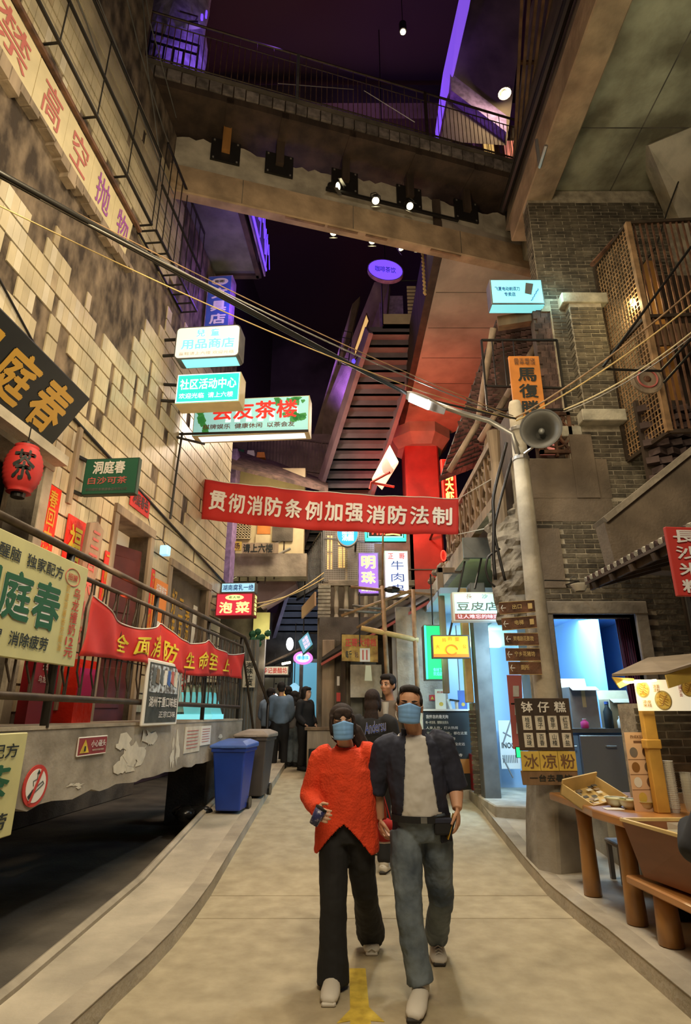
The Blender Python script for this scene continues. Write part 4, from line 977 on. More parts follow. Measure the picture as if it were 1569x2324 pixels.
for k in range(6): obj('rung', MB().tube([PY(778 - 2 * k, 750 + 15 * k, 13.2), PY(800 - 2 * k, 755 + 15 * k, 13.2)], .012, 5), 'black_metal', T)
# stair head balcony box
P = panelY(868, 650, 950, 740, 12.3); T = thing('stair_balcony', 'small balcony cabin with a cream louvre panel at the stair head', 'balcony', P.pt(.5, 0))
obj('parapet', MB().slab(P.pt(0, 0), P.pt(1, 0), P.pt(1, .3), P.pt(0, .3), -P.n * .1), 'cream_panel', T)
obj('floor_plate', MB().slab(P.pt(0, 0), P.pt(1, 0), P.pt(1, 0) + Vector((0, 1.6, 0)), P.pt(0, 0) + Vector((0, 1.6, 0)), UP * .06), 'concrete_dark', T)
obj('back_panel', MB().slab(P.pt(0, 0, -1.0), P.pt(.7, 0, -1.0), P.pt(.7, 1.4, -1.0), P.pt(0, 1.4, -1.0), P.n * .05), 'purple_lit_panel', T)
obj('top_rail', MB().tube([P.pt(0, 0, .01), P.pt(0, 1.15), P.pt(1, 1.15)], .02, 6), 'black_metal', T)
for k in range(8): obj('louvre', MB().slab(P.pt(.7, .32 + k * .09, -.02), P.pt(.95, .32 + k * .09, -.02), P.pt(.95, .38 + k * .09, -.02), P.pt(.7, .38 + k * .09, -.02), P.n * .02), 'lb_cream' if 0 else 'cream_panel', T)
# blue oval sign
P = panelY(836, 584, 914, 630, 11.8); hz = PY(875, 584, 11.8); T = thing('oval_sign', 'deep blue glowing oval sign hanging under the bridge', 'sign', P.pt(.5, 0))
P.y = P.y * .95; P.x = P.x + UP * -.12
obj('housing', MB().prism(disc_pts(P, .5, .5, .52, .55, off=-.12), P.n * .12), 'purple_lit_panel', T); obj('face', MB().prism(disc_pts(P, .5, .5, .49, .5), P.n * .01), 'purple_led', T); letters('咖啡茶饮', P, (.2, .35, .8, .65), 'blue_lid', T, .02, .015)
obj('hanger', MB().tube([P.pt(.5, 1.0, -.06), Vector((P.pt(.5, 1).x, P.pt(.5, 1).y, 21.1))], .015, 5), 'black_metal', T)
obj('rope', MB().tube([PY(958, 545, 9.6) + Vector((.012 * math.sin(k * 1.3), 0, -k * .02)) for k in range(70)], .028, 6), 'wood_yellow', label='thick tan rope hanging beside the dark soffit edge', cat='rope')
# ================================================================== RIGHT BRICK HOUSE
BW, BH = .262, .0665
def brickwork(parent, fr, x0, x1, z0, z1, holes=(), y=0.0, dy=.014, maxn=290, xoff=0, lo=None):
    """bricks of the plane local y=0 facing -y"""
    items = []; r = 0; z = z0
    while z + BH <= z1 + .001:
        x = x0 - (BW / 2 if r % 2 else 0)
        while x < x1 - .02:
            a = max(x, x0); b = min(x + BW, x1)
            cx, cz = (a + b) / 2, z + BH / 2
            if b - a > .05 and not any(h[0] < cx + (b - a) * .35 and cx - (b - a) * .35 < h[1] and h[2] < cz < h[3] for h in holes) and (lo is None or lo(cx, cz)):
                items.append((fr @ Matrix.Translation((cx, y - .001 + random.uniform(-.004, .003), cz + random.uniform(-.002, .002))) @ Matrix.Rotation(random.uniform(-.008, .008), 4, 'Y') @ Matrix.Diagonal((b - a - random.uniform(.012, .018), dy, BH - random.uniform(.013, .018), 1)), 0 if random.random() < .65 else 1))
            x += BW
        z += BH; r += 1
    pieces(parent, 'brick', items, ['brick', 'brick_b'], 'brick_courses', 'brick_stuff', maxn=maxn)
HY = 7.4
def FR(x, y, z=0, a=0): return Matrix.Translation((x, y, z)) @ Matrix.Rotation(a, 4, 'Z')
def boxes_holes(mb, x0, x1, z0, z1, holes, y0, y1):
    us = sorted({x0, x1, *[h[0] for h in holes], *[h[1] for h in holes]})
    for a, b in zip(us[:-1], us[1:]):
        zs = sorted([(h[2], h[3]) for h in holes if h[0] < (a + b) / 2 < h[1]]); z = z0
        for s, e in zs:
            if s > z: mb.box((a, y0, z), (b, y1, s))
            z = max(z, e)
        if z < z1: mb.box((a, y0, z), (b, y1, z1))
dh = (2.62, 3.66, .05, 2.78)
rw = struct('wall_right', (lambda m: (boxes_holes(m, 2.36, 5.6, 0, 4.35, [dh], HY, HY + .24), m)[1])(MB()), 'mortar', 'dark brick ground storey wall of the right house with a doorway', 'wall')
plast = (2.43, 2.86, 3.05, 3.95)
brickwork(rw, FR(0, HY), 2.37, 4.6, .12, 4.35, [(2.50, 3.80, -1, 2.93), (2.5, 2.80, 3.14, 3.9)])
obj('plaster_patch', MB().box((2.45, HY - .02, 3.12), (2.84, HY, 3.92)), 'plaster_brown', rw)
obj('plaster_patch', MB().box((2.40, HY - .012, 4.02), (3.6, HY, 4.35)), 'plaster_brown', rw); obj('corner_quoin', MB().box((2.34, HY - .01, .1), (2.37, HY + .26, 4.35)), 'mortar', rw)
# second storey
uw = struct('wall_right_upper', MB().box((3.13, HY, 4.35), (6.5, HY + .24, 9.8)).box((2.36, HY + .02, 4.35), (3.13, HY + .24, 4.95)).box((3.0, HY, 7.4), (3.13, HY + .24, 9.6)), 'mortar', 'dark brick upper wall of the right house', 'wall')
brickwork(uw, FR(0, HY), 3.0, 5.2, 7.62, 9.55, maxn=130)
brickwork(uw, FR(0, HY), 3.30, 4.6, 4.36, 5.42, maxn=60); brickwork(uw, FR(0, HY), 3.14, 3.36, 5.46, 7.6, maxn=34)
brickwork(uw, FR(3.0, HY + .24, 0, -pi / 2), 0, .24, 7.6, 9.55, maxn=20)
pil = struct('pilaster', MB().box((3.36, HY - .16, 5.62), (3.84, HY, 7.42)), 'mortar', 'brick pilaster between two white stone bands on the right house', 'pillar')
brickwork(pil, FR(0, HY - .16), 3.36, 3.84, 5.62, 7.40, maxn=120)
brickwork(pil, FR(3.36, HY, 0, -pi / 2), 0, .16, 5.62, 7.40, maxn=40)
obj('stone_band', MB().box((3.26, HY - .19, 7.42), (3.96, HY, 7.60)), 'stone_white', pil, bevel=.01)
obj('stone_band', MB().box((3.30, HY - .19, 5.44), (3.92, HY, 5.62)), 'stone_white', pil, bevel=.01)
obj('corner_stone', MB().box((3.05, HY - .02, 5.28), (3.34, HY + .2, 5.44)), 'stone_white', pil, bevel=.01)
obj('plaster_band', MB().box((2.40, HY - .015, 4.35), (3.62, HY + .02, 4.93)), 'plaster_brown', uw)
# plaster pier left of pilaster lower
obj('plaster_pier', MB().box((3.14, HY - .03, 4.35), (3.45, HY, 5.30)), 'plaster_brown', uw)
# lattice window
def lattice_window(x0, x1, z0, z1, Y):
    T = thing('lattice_window', 'carved wooden lattice window with pink light behind, above the horn speaker side', 'window', ((x0 + x1) / 2, Y, z0))
    obj('glow_pane', MB().box((x0 + .05, Y + .16, z0 + .05), (x0 + (x1 - x0) * .55, Y + .18, z1)), 'pink_window', T)
    obj('back_panel', MB().box((x0, Y + .19, z0), (x1, Y + .21, z1)), 'wood_dark', T)
    for a in ((x0, Y, z0, x0 + .05, z1), (x1 - .05, Y, z0, x1, z1), (x0, Y, z0, x1, z0 + .05), (x0, Y, z1 - .05, x1, z1)): obj('frame', MB().box((a[0], a[1], a[2]), (a[3], a[1] + .06, a[4])), 'rust', T)
    cx, cz = (x0 + x1) / 2, (z0 + z1) / 2
    for k in range(8):
        a = k * pi / 4; obj('lattice_spoke', MB().beam((cx + .06 * math.cos(a), Y + .03, cz + .06 * math.sin(a)), (cx + .40 * (x1 - x0) / .8 * math.cos(a), Y + .03, cz + .36 * math.sin(a)), .03, .035, up=(0, 1, 0)), 'rust', T)
    for r in (.10, .22): obj('lattice_ring', MB().tube([(cx + r * math.cos(k * pi / 12), Y + .03, cz + r * math.sin(k * pi / 12)) for k in range(25)], .017, 5), 'rust', T)
    for s in (-1, 1):
        obj('lattice_curve', MB().tube([(cx + s * (.12 + .2 * math.sin(t * pi / 8)), Y + .03, z0 + .05 + (z1 - z0 - .1) * t / 8) for t in range(9)], .016, 5), 'rust', T)
lattice_window(2.72, 3.20, 5.02, 5.66, HY - .02)
# timber plank wall behind the hanging name board
pw = struct('plank_wall', MB().box((2.88, HY + .05, 5.7), (3.34, HY + .2, 8.0)), 'wood_dark', 'dark shingled timber wall beside the brick pilaster', 'wall')
items = []
for r in range(22):
    for k in range(4): items.append((Matrix.Translation((2.93 + k * .115 + (.05 if r % 2 else 0), HY + .04, 5.75 + r * .1)) @ Matrix.Rotation(.12, 4, 'X') @ Matrix.Diagonal((.108, .02, .115, 1)), 0))
pieces(pw, 'shingle', items, ['roof_tile'], 'shingles', 'roof_tile')
# doorway: frame, room
T = thing('doorway_frame', 'weathered timber and concrete frame around the blue lit doorway', 'door frame', (3.14, HY, .1))
for nm, a, b, mt in (('jamb', (2.50, HY - .05, .1), (2.62, HY + .3, 2.78), 'concrete_dark'), ('jamb', (3.66, HY - .05, .1), (3.82, HY + .3, 2.90), 'concrete'), ('lintel', (2.50, HY - .06, 2.78), (3.82, HY + .3, 2.94), 'concrete')): obj(nm, MB().box(a, b), mt, T, bevel=.01)
rm = [('wall_room_back', (2.0, 10.6, .05), (4.6, 10.7, 3.1), 'blue_wall', 'pale blue lit back wall inside the doorway'), ('wall_room_left', (2.42, HY + .24, .05), (2.5, 8.3, 3.1), 'blue_lit_deep', 'blue lit side wall inside the doorway'), ('wall_room_right', (4.5, HY + .24, .05), (4.6, 10.6, 3.1), 'blue_lit_deep', 'blue lit right wall inside the doorway'), ('ceiling_room', (2.42, HY + .24, 3.0), (4.6, 10.7, 3.1), 'blue_lit_deep', 'low ceiling inside the doorway'), ('floor_room', (2.42, HY, .10), (4.6, 10.6, .14), 'grey_metal', 'grey floor inside the doorway')]
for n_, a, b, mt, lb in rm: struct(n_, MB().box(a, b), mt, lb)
struct('partition', MB().box((3.62, 8.6, .14), (3.72, 10.6, 3.0)), 'blue_lit_deep', 'blue lit partition deeper inside the doorway', 'wall')
struct('partition', MB().box((2.9, 9.7, .14), (3.0, 9.8, 3.0)), 'blue_lit_deep', 'narrow blue lit pier inside the doorway on the left', 'wall')
light('room_light', 'AREA', (3.2, 8.6, 2.9), (3.2, 8.9, 0), 65, (.50, .78, 1), 1.0)
light('room_light', 'AREA', (3.1, 8.0, 2.6), (3.2, 10.6, 1.8), 70, (.45, .78, 1), .6)
T = thing('purple_curtain', 'dark purple curtain hanging at the right side of the blue doorway', 'curtain', (3.55, HY + .1, .3))
mb = MB(); n = 30; vs = []
for i in range(n + 1):
    x = 3.50 + .20 * i / n; y = HY + .12 + .03 * math.sin(i * 1.5)
    vs += [(x + .06 - .03, y, .35), (x - .02, y, 2.74)]
mb.add(vs, [(2 * i, 2 * i + 2, 2 * i + 3, 2 * i + 1) for i in range(n)])
o = obj('cloth', mb, 'purple_curtain', T, smooth=True); o.modifiers.new('s', 'SOLIDIFY').thickness = .01
obj('curtain_rod', MB().tube([(2.6, HY + .12, 2.75), (3.7, HY + .12, 2.75)], .012, 6), 'steel', T)
# counter in the room
T = thing('kitchen_counter', 'dark blue kitchen counter with a steel cabinet front inside the doorway', 'counter', (3.2, 8.1, .14))
obj('cabinet', MB().box((2.55, 8.0, .55), (4.3, 8.6, 1.36)), 'blue_lit_deep', T); obj('plinth', MB().box((2.6, 8.05, .14), (4.3, 8.6, .55)), 'black_metal', T)
obj('worktop', MB().box((2.5, 7.95, 1.36), (4.4, 8.65, 1.41)), 'grey_metal', T); obj('steel_front', MB().box((2.98, 7.94, .6), (3.62, 7.99, 1.33)), 'steel', T, bevel=.01)
for x in (2.8, 3.3): obj('handle', MB().tube([(x, 7.93, 1.2), (x, 7.9, 1.2), (x + .12, 7.9, 1.2), (x + .12, 7.93, 1.2)], .008, 5), 'steel', T)
def cardboard(x, y, z, sx, sy, sz, lb, mt='concrete_pale'):
    T = thing('cardboard_box', lb, 'box', (x, y, z)); obj('carton', MB().box((x - sx / 2, y - sy / 2, z), (x + sx / 2, y + sy / 2, z + sz)), mt, T)
    obj('flap', MB().slab((x - sx / 2, y - sy / 2, z + sz), (x + sx / 2, y - sy / 2, z + sz), (x + sx / 2, y - sy / 2 - .12, z + sz - .05), (x - sx / 2, y - sy / 2 - .12, z + sz - .05), (0, 0, .006)), mt, T)
    obj('flap', MB().slab((x - sx / 2, y + sy / 2, z + sz), (x + sx / 2, y + sy / 2, z + sz), (x + sx / 2, y + sy / 2 + .04, z + sz + .12), (x - sx / 2, y + sy / 2 + .04, z + sz + .12), (0, 0, .006)), mt, T)
    obj('tape', MB().box((x - .025, y - sy / 2 - .004, z + sz * .5), (x + .025, y - sy / 2, z + sz)), 'wood_yellow', T)
mat('carton', (.36, .30, .20), .8, var=.1)
cardboard(3.20, 8.35, 1.41, .36, .3, .52, 'tall grey carton standing on the kitchen counter', 'grey_lid'); cardboard(3.70, 8.25, 1.41, .42, .34, .36, 'open brown carton on the kitchen counter by the curtain', 'carton')
def bottle(x, y, z, r, h, mt, lb, nm='bottle', cat='bottle', capm='paper_white', group=None):
    T = thing(nm, lb, cat, (x, y, z), group); obj('body', MB().lathe([(r * .9, 0), (r, .01), (r, h * .62), (r * .45, h * .8), (r * .45, h * .9)], FR(x, y, z), 14), mt, T, smooth=True); obj('cap', MB().lathe([(r * .5, h * .9), (r * .5, h)], FR(x, y, z), 12), capm, T)
bottle(3.43, 8.05, 1.41, .055, .33, 'black_print', 'tall black bottle between the cartons on the kitchen counter', capm='blue_lid')
bottle(3.10, 8.02, 1.41, .05, .12, 'magenta', 'small crimson tub on the kitchen counter', 'tub', 'tub'); bottle(2.85, 8.02, 1.41, .06, .05, 'paper_white', 'low white tub at the left end of the kitchen counter', 'tub', 'tub')
bottle(3.56, 8.0, 1.41, .04, .15, 'paper_white', 'white sauce bottle left of the green bowl'); bottle(3.90, 8.0, 1.41, .035, .18, 'lb_skyblue', 'slim pale blue bottle right of the green bowl'); bottle(3.82, 8.02, 1.41, .05, .11, 'paper_white', 'white cup beside the slim blue bottle', 'cup', 'cup')
mat('lime', (.35, .62, .02), .4)
obj('green_bowl', MB().lathe([(.05, 0), (.09, .04), (.10, .10), (.09, .10), (.08, .05), (.04, .015)], FR(3.70, 8.0, 1.41), 18), 'lime', label='lime green bowl on the kitchen counter', cat='bowl', smooth=True)
# second, glazed opening left of the pole (blue lit)
struct('wall_shop_back', MB().box((1.9, 11.9, .05), (4.0, 12.0, 4.0)), 'blue_wall', 'pale blue lit wall of the shop left of the utility pole', 'wall')
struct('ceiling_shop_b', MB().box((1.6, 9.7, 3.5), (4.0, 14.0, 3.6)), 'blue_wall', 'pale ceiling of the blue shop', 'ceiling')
light('room_light', 'AREA', (2.6, 11.0, 3.3), (2.6, 11.2, 0), 60, (.50, .78, 1), .8)
struct('floor_step', MB().prism([(2.0, 8.62, .11), (2.42, 8.5, .11), (4.0, 8.5, .11), (4.0, 13.5, .11), (1.2, 13.5, .11), (1.35, 10.4, .11), (1.98, 10.3, .11)], (0, 0, .32)), 'concrete_pale', 'concrete step block in front of the blue shop', 'step', bevel=.015)
T = struct('pillar', MB().box((2.02, 9.3, .42), (2.26, 9.55, 3.6)), 'grey_metal', 'grey steel post at the corner of the blue shop', 'post', bevel=.01)
bs = struct('brick_pier', MB().box((2.00, 9.62, .42), (2.2, 9.9, 1.75)), 'mortar', 'short brick pier behind the grey steel post', 'pillar')
brickwork(bs, FR(0, 9.62), 1.92, 2.2, .45, 1.7, maxn=60)
obj('timber_post', MB().box((1.88, 9.5, 1.75), (2.0, 9.62, 3.55)), 'wood_yellow', label='yellow timber post at the corner of the blue shop', cat='post', bevel=.01)
obj('timber_post', MB().box((1.60, 9.9, 1.9), (1.70, 10.0, 4.0)).box((1.60, 9.9, 3.9), (2.05, 10.0, 4.0)), 'wood_pale', label='pale timber post between the green light box and blue shop', cat='post', bevel=.01)
# ladder frame & poster inside blue shop
P = panelY(1135, 1635, 1178, 1745, 10.2); T = thing('white_banner_sheet', 'white printed sheet leaning inside the blue shop', 'sheet', P.pt(.5, 0)); obj('sheet', MB().slab(P.pt(0, 0), P.pt(1, 0), P.pt(1, 1), P.pt(0, 1), -P.n * .02), 'paper_white', T); letters('INOCD', P, (.1, .42, .98, .54), 'black_print', T, .03)
for k in range(9): obj('bar_mark', MB().slab(P.pt(.1 + .09 * k, .12, .002), P.pt(.14 + .09 * k, .12, .002), P.pt(.14 + .09 * k, .28, .002), P.pt(.1 + .09 * k, .28, .002), P.n * .001), 'grey_metal', T)
T = thing('folding_stand', 'thin steel folding stand in the blue shop doorway', 'stand', PY(1150, 1760, 9.5))
for a, b in (((1162, 1628), (1142, 1688)), ((1142, 1720), (1165, 1765)), ((1142, 1662), (1160, 1672))): obj('tube', MB().tube([PY(*a, 9.6), PY(*b, 9.6)], .012, 6), 'steel', T)
T = thing('red_scroll', 'long faded red scroll hanging beneath the wooden arrow signs', 'scroll', PY(1170, 1700, 7.3)); P = panelY(1158, 1532, 1192, 1700, 7.36); obj('cloth', MB().slab(P.pt(0, 0), P.pt(.75, 0), P.pt(1, 1), P.pt(0, 1), -P.n * .01), 'red_ink_faded', T)
for k in range(3): obj('label_patch', MB().slab(P.pt(.3, .7 - .25 * k, .002), P.pt(.7, .7 - .25 * k, .002), P.pt(.75, .85 - .25 * k, .002), P.pt(.35, .85 - .25 * k, .002), P.n * .002), 'paper', T)
P = panelY(1172, 1695, 1186, 1720, 6.9); T = thing('exit_light', 'small glowing green exit light low beside the snack board', 'sign', P.pt(.5, 0)); obj('housing', MB().slab(P.pt(0, 0), P.pt(1, 0), P.pt(1, 1), P.pt(0, 1), -P.n * .03), 'black_metal', T); obj('face', MB().slab(P.pt(.05, .05), P.pt(.95, .05), P.pt(.95, .95), P.pt(.05, .95), P.n * .005), 'exit_green', T)
# ================================================================== RIGHT UPPER: mesh cage, lattice blocks, parapet
def net(P, nx, ny, r, mt, T, name='wire'):
    for i in range(nx + 1): obj(name, MB().beam(P.pt(i / nx, 0), P.pt(i / nx, 1), r, r, up=P.n), mt, T)
    for i in range(ny + 1): obj(name, MB().beam(P.pt(0, i / ny), P.pt(1, i / ny), r, r, up=P.n), mt, T)
T = thing('mesh_bay', 'metal mesh bay window with a warm lamp inside on the right house', 'window guard', (4.0, 6.9, 5.3))
c0, c1 = Vector((3.92, 7.38, 0)), Vector((4.02, 6.5, 0)); c2 = Vector((6.2, 6.35, 0))
for p in (c0, c1, c2): obj('corner_post', MB().beam(Vector((p.x, p.y, 4.9)), Vector((p.x, p.y, 8.2)), .07, .07, up=(0, 1, 0)), 'bamboo' if p == c1 else 'brown_metal', T)
for z in (4.9, 6.6, 8.2):
    obj('rail', MB().beam(c0 + UP * z, c1 + UP * z, .05, .05), 'brown_metal', T); obj('rail', MB().beam(c1 + UP * z, c2 + UP * z, .05, .05), 'brown_metal', T)
P = Panel(c0 + UP * 4.9, c1 - c0, UP * 3.3)
for i in range(1, 14): obj('wire', MB().beam(P.pt(i / 14, 0), P.pt(i / 14, 1), .012, .012, up=P.n), 'bamboo', T)
for i in range(1, 44): obj('wire', MB().beam(P.pt(0, i / 44), P.pt(1, i / 44), .012, .012, up=P.n), 'bamboo', T)
P = Panel(c1 + UP * 4.9, c2 - c1, UP * 3.3)
for i in range(1, 26): obj('bar', MB().beam(P.pt(i / 26, 0), P.pt(i / 26, 1), .022, .022, up=P.n), 'rust', T)
obj('lower_panel', MB().slab(P.pt(.05, .40, -.1), P.pt(1, .40, -.1), P.pt(1, .5, -.1), P.pt(.05, .5, -.1), -P.n * .03), 'wood', T)
obj('inner_board', MB().box((4.3, 7.2, 5.4), (5.6, 7.3, 7.9)), 'wood_dark', T); obj('inner_board', MB().box((4.5, 7.0, 5.0), (4.62, 7.1, 8.0)), 'wood_log', T)
c = PY(1437, 686, 6.75); T = thing('cage_lamp', 'bright warm bulb glowing inside the mesh bay', 'lamp', c); obj('bulb', MB().ell(c, (.045, .045, .055), 12, 8), 'bulb_warm', T, smooth=True); obj('socket', MB().tube([c + UP * .05, c + UP * .16, c + UP * .16 + Vector((.2, .1, 0))], .018, 6), 'black_metal', T)
light('cage_light', 'POINT', c - UP * .12 - Vector((.05, .1, 0)), (0, 0, 0), 16, (1, .80, .38), .06)
c = PY(1468, 862, 6.3); T = thing('round_emblem', 'round weathered wall plate below the mesh bay', 'plaque', c)
m4 = Matrix.Translation(c) @ Matrix.Rotation(pi / 2, 4, 'X')
obj('plate', MB().lathe([(.20, -.01), (.20, .02), (.17, .03), (.15, .02)], m4, 24), 'wood_pale', T); obj('ring', MB().tube([c + Vector((.12 * math.cos(a * pi / 12), -.03, .12 * math.sin(a * pi / 12))) for a in range(25)], .012, 5), 'red_ink_faded', T); obj('boss', MB().lathe([(.05, .02), (.03, .04)], m4, 10), 'rust', T)
# brick lattice (dark stepped honeycomb)
T = struct('brick_lattice', MB().box((3.92, 6.95, 4.4), (4.9, 7.02, 5.6)), 'wood_dark', 'dark stepped brick lattice wall under the mesh bay', 'wall')
items = []
for r in range(9):
    for k in range(6): items.append((Matrix.Translation((3.98 + k * .17 + (.085 if r % 2 else 0), 6.9, 4.42 + r * .125)) @ Matrix.Rotation(.5 if r % 2 else -.5, 4, 'Z') @ Matrix.Diagonal((.15, .16, .085, 1)), 0))
mat('lattice_brick', (.07, .045, .04), .9, rnd=.4, var=.2, scale=9)
pieces(T, 'brick', items, ['lattice_brick'], 'bricks', 'lattice_brick')
q = [PY(1372, 1185, 6.4), PY(1569, 1022, 6.4), PY(1640, 970, 6.4), PY(1640, 1300, 6.4), PY(1400, 1290, 6.4)]
T = struct('stair_parapet', MB().prism(q, (0, .25, 0)), 'plaster_brown', 'sloping brown plaster stair parapet on the right house', 'wall')
obj('coping', MB().beam(q[0] + Vector((0, .12, .02)), q[2] + Vector((0, .12, .02)), .34, .07), 'concrete', T)
# handrails / poles crossing
for k, (a, b, lb) in enumerate(((( 1370, 832), (1569, 560), 'thin dark rod rising across the mesh bay'), ((1372, 838), (1500, 842), 'dark horizontal rod under the mesh bay'), ((1500, 842), (1569, 770), 'dark rod slanting up at the right edge'), ((1508, 868), (1569, 800), 'lower dark rod slanting up at the right edge'))):
    obj('iron_rod', MB().tube([PY(*a, 5.9), PY(*b, 5.9)], .016, 6), 'black_metal', label=lb, cat='rod')
T = thing('brown_strut', 'rust brown pipe strut leaning out below the concrete slab', 'pipe', PY(1345, 600, 6.6)); obj('tube', MB().tube([PY(1345, 600, 6.6), PY(1412, 525, 7.2)], .035, 8), 'rust', T); obj('cap', MB().ell(PY(1414, 523, 7.2), (.06, .06, .05)), 'stone_white', T)
# ================================================================== canopy right with round tile ends, red vertical sign
E0 = PZ(1328, 1322, 3.02); E1 = PZ(1569, 1200, 3.02); ed = (E1 - E0).normalized(); E1 = E1 + ed * .6
bk = Vector((-ed.y, ed.x, 0)); bk = bk if bk.x > 0 else -bk
T = thing('tiled_canopy', 'lean-to canopy with round tile ends over the right house door', 'canopy', (E0 + E1) / 2)
Ln = (E1 - E0).length
obj('roof_board', MB().slab(E0 - UP * .03, E1 - UP * .03, E1 + bk * .9 + UP * .25, E0 + bk * .9 + UP * .25, UP * .03), 'wood_dark', T)
obj('fascia', MB().slab(E0 - UP * .09 + bk * .05, E1 - UP * .09 + bk * .05, E1 - UP * .0 + bk * .05, E0 + bk * .05, bk * .03), 'wood_dark', T)
k = 0; s = .03
while s < Ln:
    c = E0 + ed * s
    obj('round_tile', MB().tube([c + UP * .02, c + bk * .9 + UP * .33], .035, 8), 'stone_white' if k % 2 == 0 else 'roof_tile', T); s += .072; k += 1
for k in range(5): obj('rafter', MB().beam(E0 + ed * (.2 + k * .42) - UP * .08, E0 + ed * (.2 + k * .42) + bk * .9 + UP * .16, .05, .07), 'wood_dark', T)
P = panelY(1541, 1190, 1600, 1352, 3.6, -.1); P.x = P.x * 1.1
T = thing('rice_noodle_sign', 'red vertical sign with white characters at the right edge', 'sign', P.pt(.5, 0))
P.o = PY(1570, 1352, 3.7) - Vector((.0, 0, 0)); P.y = (PY(1536, 1195, 3.7) - P.o); P.x = Vector((.24, .02, 0)); P.y.x += .0
P.y = Vector((0, 0, P.y.z)); P.o = P.o - Vector((.085, 0, 0)); P.n = P.x.cross(P.y).normalized()
obj('board', MB().slab(P.pt(0, 0, -.03), P.pt(1, 0, -.03), P.pt(1, 1, -.03), P.pt(0, 1, -.03), P.n * .03), 'red_print', T, bevel=.004)
for i, c in enumerate('長沙米粉'): letters(c, P, (.15, .76 - i * .24, .85, .95 - i * .24), 'white_print', T, .04)
# brown door at right behind the stall
T = thing('door_2', 'dark brown slatted door right of the brick wall', 'door', (4.5, HY - .1, .1), kind='structure')
obj('leaf', MB().box((4.28, HY - .08, .12), (5.2, HY - .03, 3.3)), 'wood_dark', T)
for k in range(5): obj('stile', MB().box((4.30 + k * .2, HY - .11, .12), (4.35 + k * .2, HY - .08, 3.3)), 'rust' if k else 'grey_metal', T)
# enamel wall lamp
c = PY(1316, 1328, 6.95); T = thing('enamel_lamp', 'white enamel dish lamp on a thin arm before the brick wall', 'lamp', c)
obj('shade', MB().lathe([(.055, -.075), (.105, .0), (.11, .01), (.095, .01), (.05, -.065)], Matrix.Translation(c), 20, caps=False), 'paper', T, smooth=True); obj('shade_cap', MB().lathe([(.02, .0), (.104, .008)], Matrix.Translation(c), 20), 'paper', T); obj('stem', MB().tube([c + UP * .0, c + UP * .05, c + UP * .06 - Vector((.42, 0, 0))], .008, 5), 'black_metal', T)
obj('loop', MB().tube([c + Vector((-.06 + .045 * math.cos(a * pi / 8), 0, .06 + .045 * math.sin(a * pi / 8))) for a in range(9)], .006, 5), 'grey_metal', T)
# rocky lump
mb = MB(); random.seed(6); nx, nz = 16, 30; Pk = []
for j in range(nz + 1):
    for i in range(nx + 1):
        x = 1.98 + .62 * i / nx; z = 2.75 + 1.5 * j / nz; d = .16 * math.sin(pi * i / nx) * math.sin(pi * min(1, (j + 2) / nz)) + .07 * noise.noise(Vector((x * 7, z * 7, 1))) + .03 * noise.noise(Vector((x * 18, z * 18, 3)))
        Pk.append((x + .05 * noise.noise(Vector((z * 4, 0, 0))), HY + .30 - d * 1.6 - .2 * i / nx, z))
mb.add(Pk, [(j * (nx + 1) + i, j * (nx + 1) + i + 1, (j + 1) * (nx + 1) + i + 1, (j + 1) * (nx + 1) + i) for j in range(nz) for i in range(nx)])
o = obj('rock_face', mb, 'rock', label='craggy grey rockwork lump at the corner of the brick house', cat='rockwork', kind='structure'); o.modifiers.new('s', 'SOLIDIFY').thickness = .1
# ================================================================== WOODEN HOUSE behind: tiled roof, balustrade, eave
tl, tr = PY(1128, 728, 8.2), PY(1272, 708, 7.9); brr, bll = PY(1180, 1015, 9.6), PY(1000, 1085, 11.3)
T = thing('tiled_roof', 'steep old tiled roof seen from below, lit red along its lower part', 'roof', (bll + brr) / 2)
obj('deck', MB().slab(bll, brr, tr, tl, (0, .05, .05)), 'wood_dark', T)
items = []
for r in range(26):
    a = r / 26; A = bll.lerp(tl, a); B = brr.lerp(tr, a); m_ = 13
    dn = ((tl - bll).normalized()); rt = (B - A).normalized(); nn = rt.cross(dn).normalized()
    if nn.y > 0: nn = -nn
    w_ = (B - A).length / m_
    for k in range(m_):
        c = A.lerp(B, (k + .5 + (.25 if r % 2 else -.0)) / m_) + nn * .03
        R = Matrix((( rt.x, dn.x, nn.x, c.x), (rt.y, dn.y, nn.y, c.y), (rt.z, dn.z, nn.z, c.z), (0, 0, 0, 1)))
        items.append((R @ Matrix.Rotation(.22, 4, 'X') @ Matrix.Rotation(random.uniform(-.07, .07), 4, 'Z') @ Matrix.Diagonal((w_ * .95, .20, .018, 1)), 0))
pieces(T, 'roof_tile', items, ['roof_tile'], 'roof_tiles', 'roof_tile')
for a, b, nm in (((1120, 745), (1085, 960), 'pole'), ((1085, 960), (1020, 1070), 'pole'), ((1245, 735), (1150, 900), 'pole'), ((1150, 900), (1090, 1000), 'pole'), ((1110, 985), (1098, 1060), 'pole')):
    p0, p1 = PY(*a, 7.7 + (a[1] - 730) * .006), PY(*b, 7.7 + (b[1] - 730) * .006); obj('rafter_pole', MB().tube([p0, p1], .055, 8), 'wood_pale', T, smooth=True)
obj('eave_log', MB().beam(PY(1130, 735, 7.7), PY(1275, 712, 7.5), .14, .18), 'wood', T)
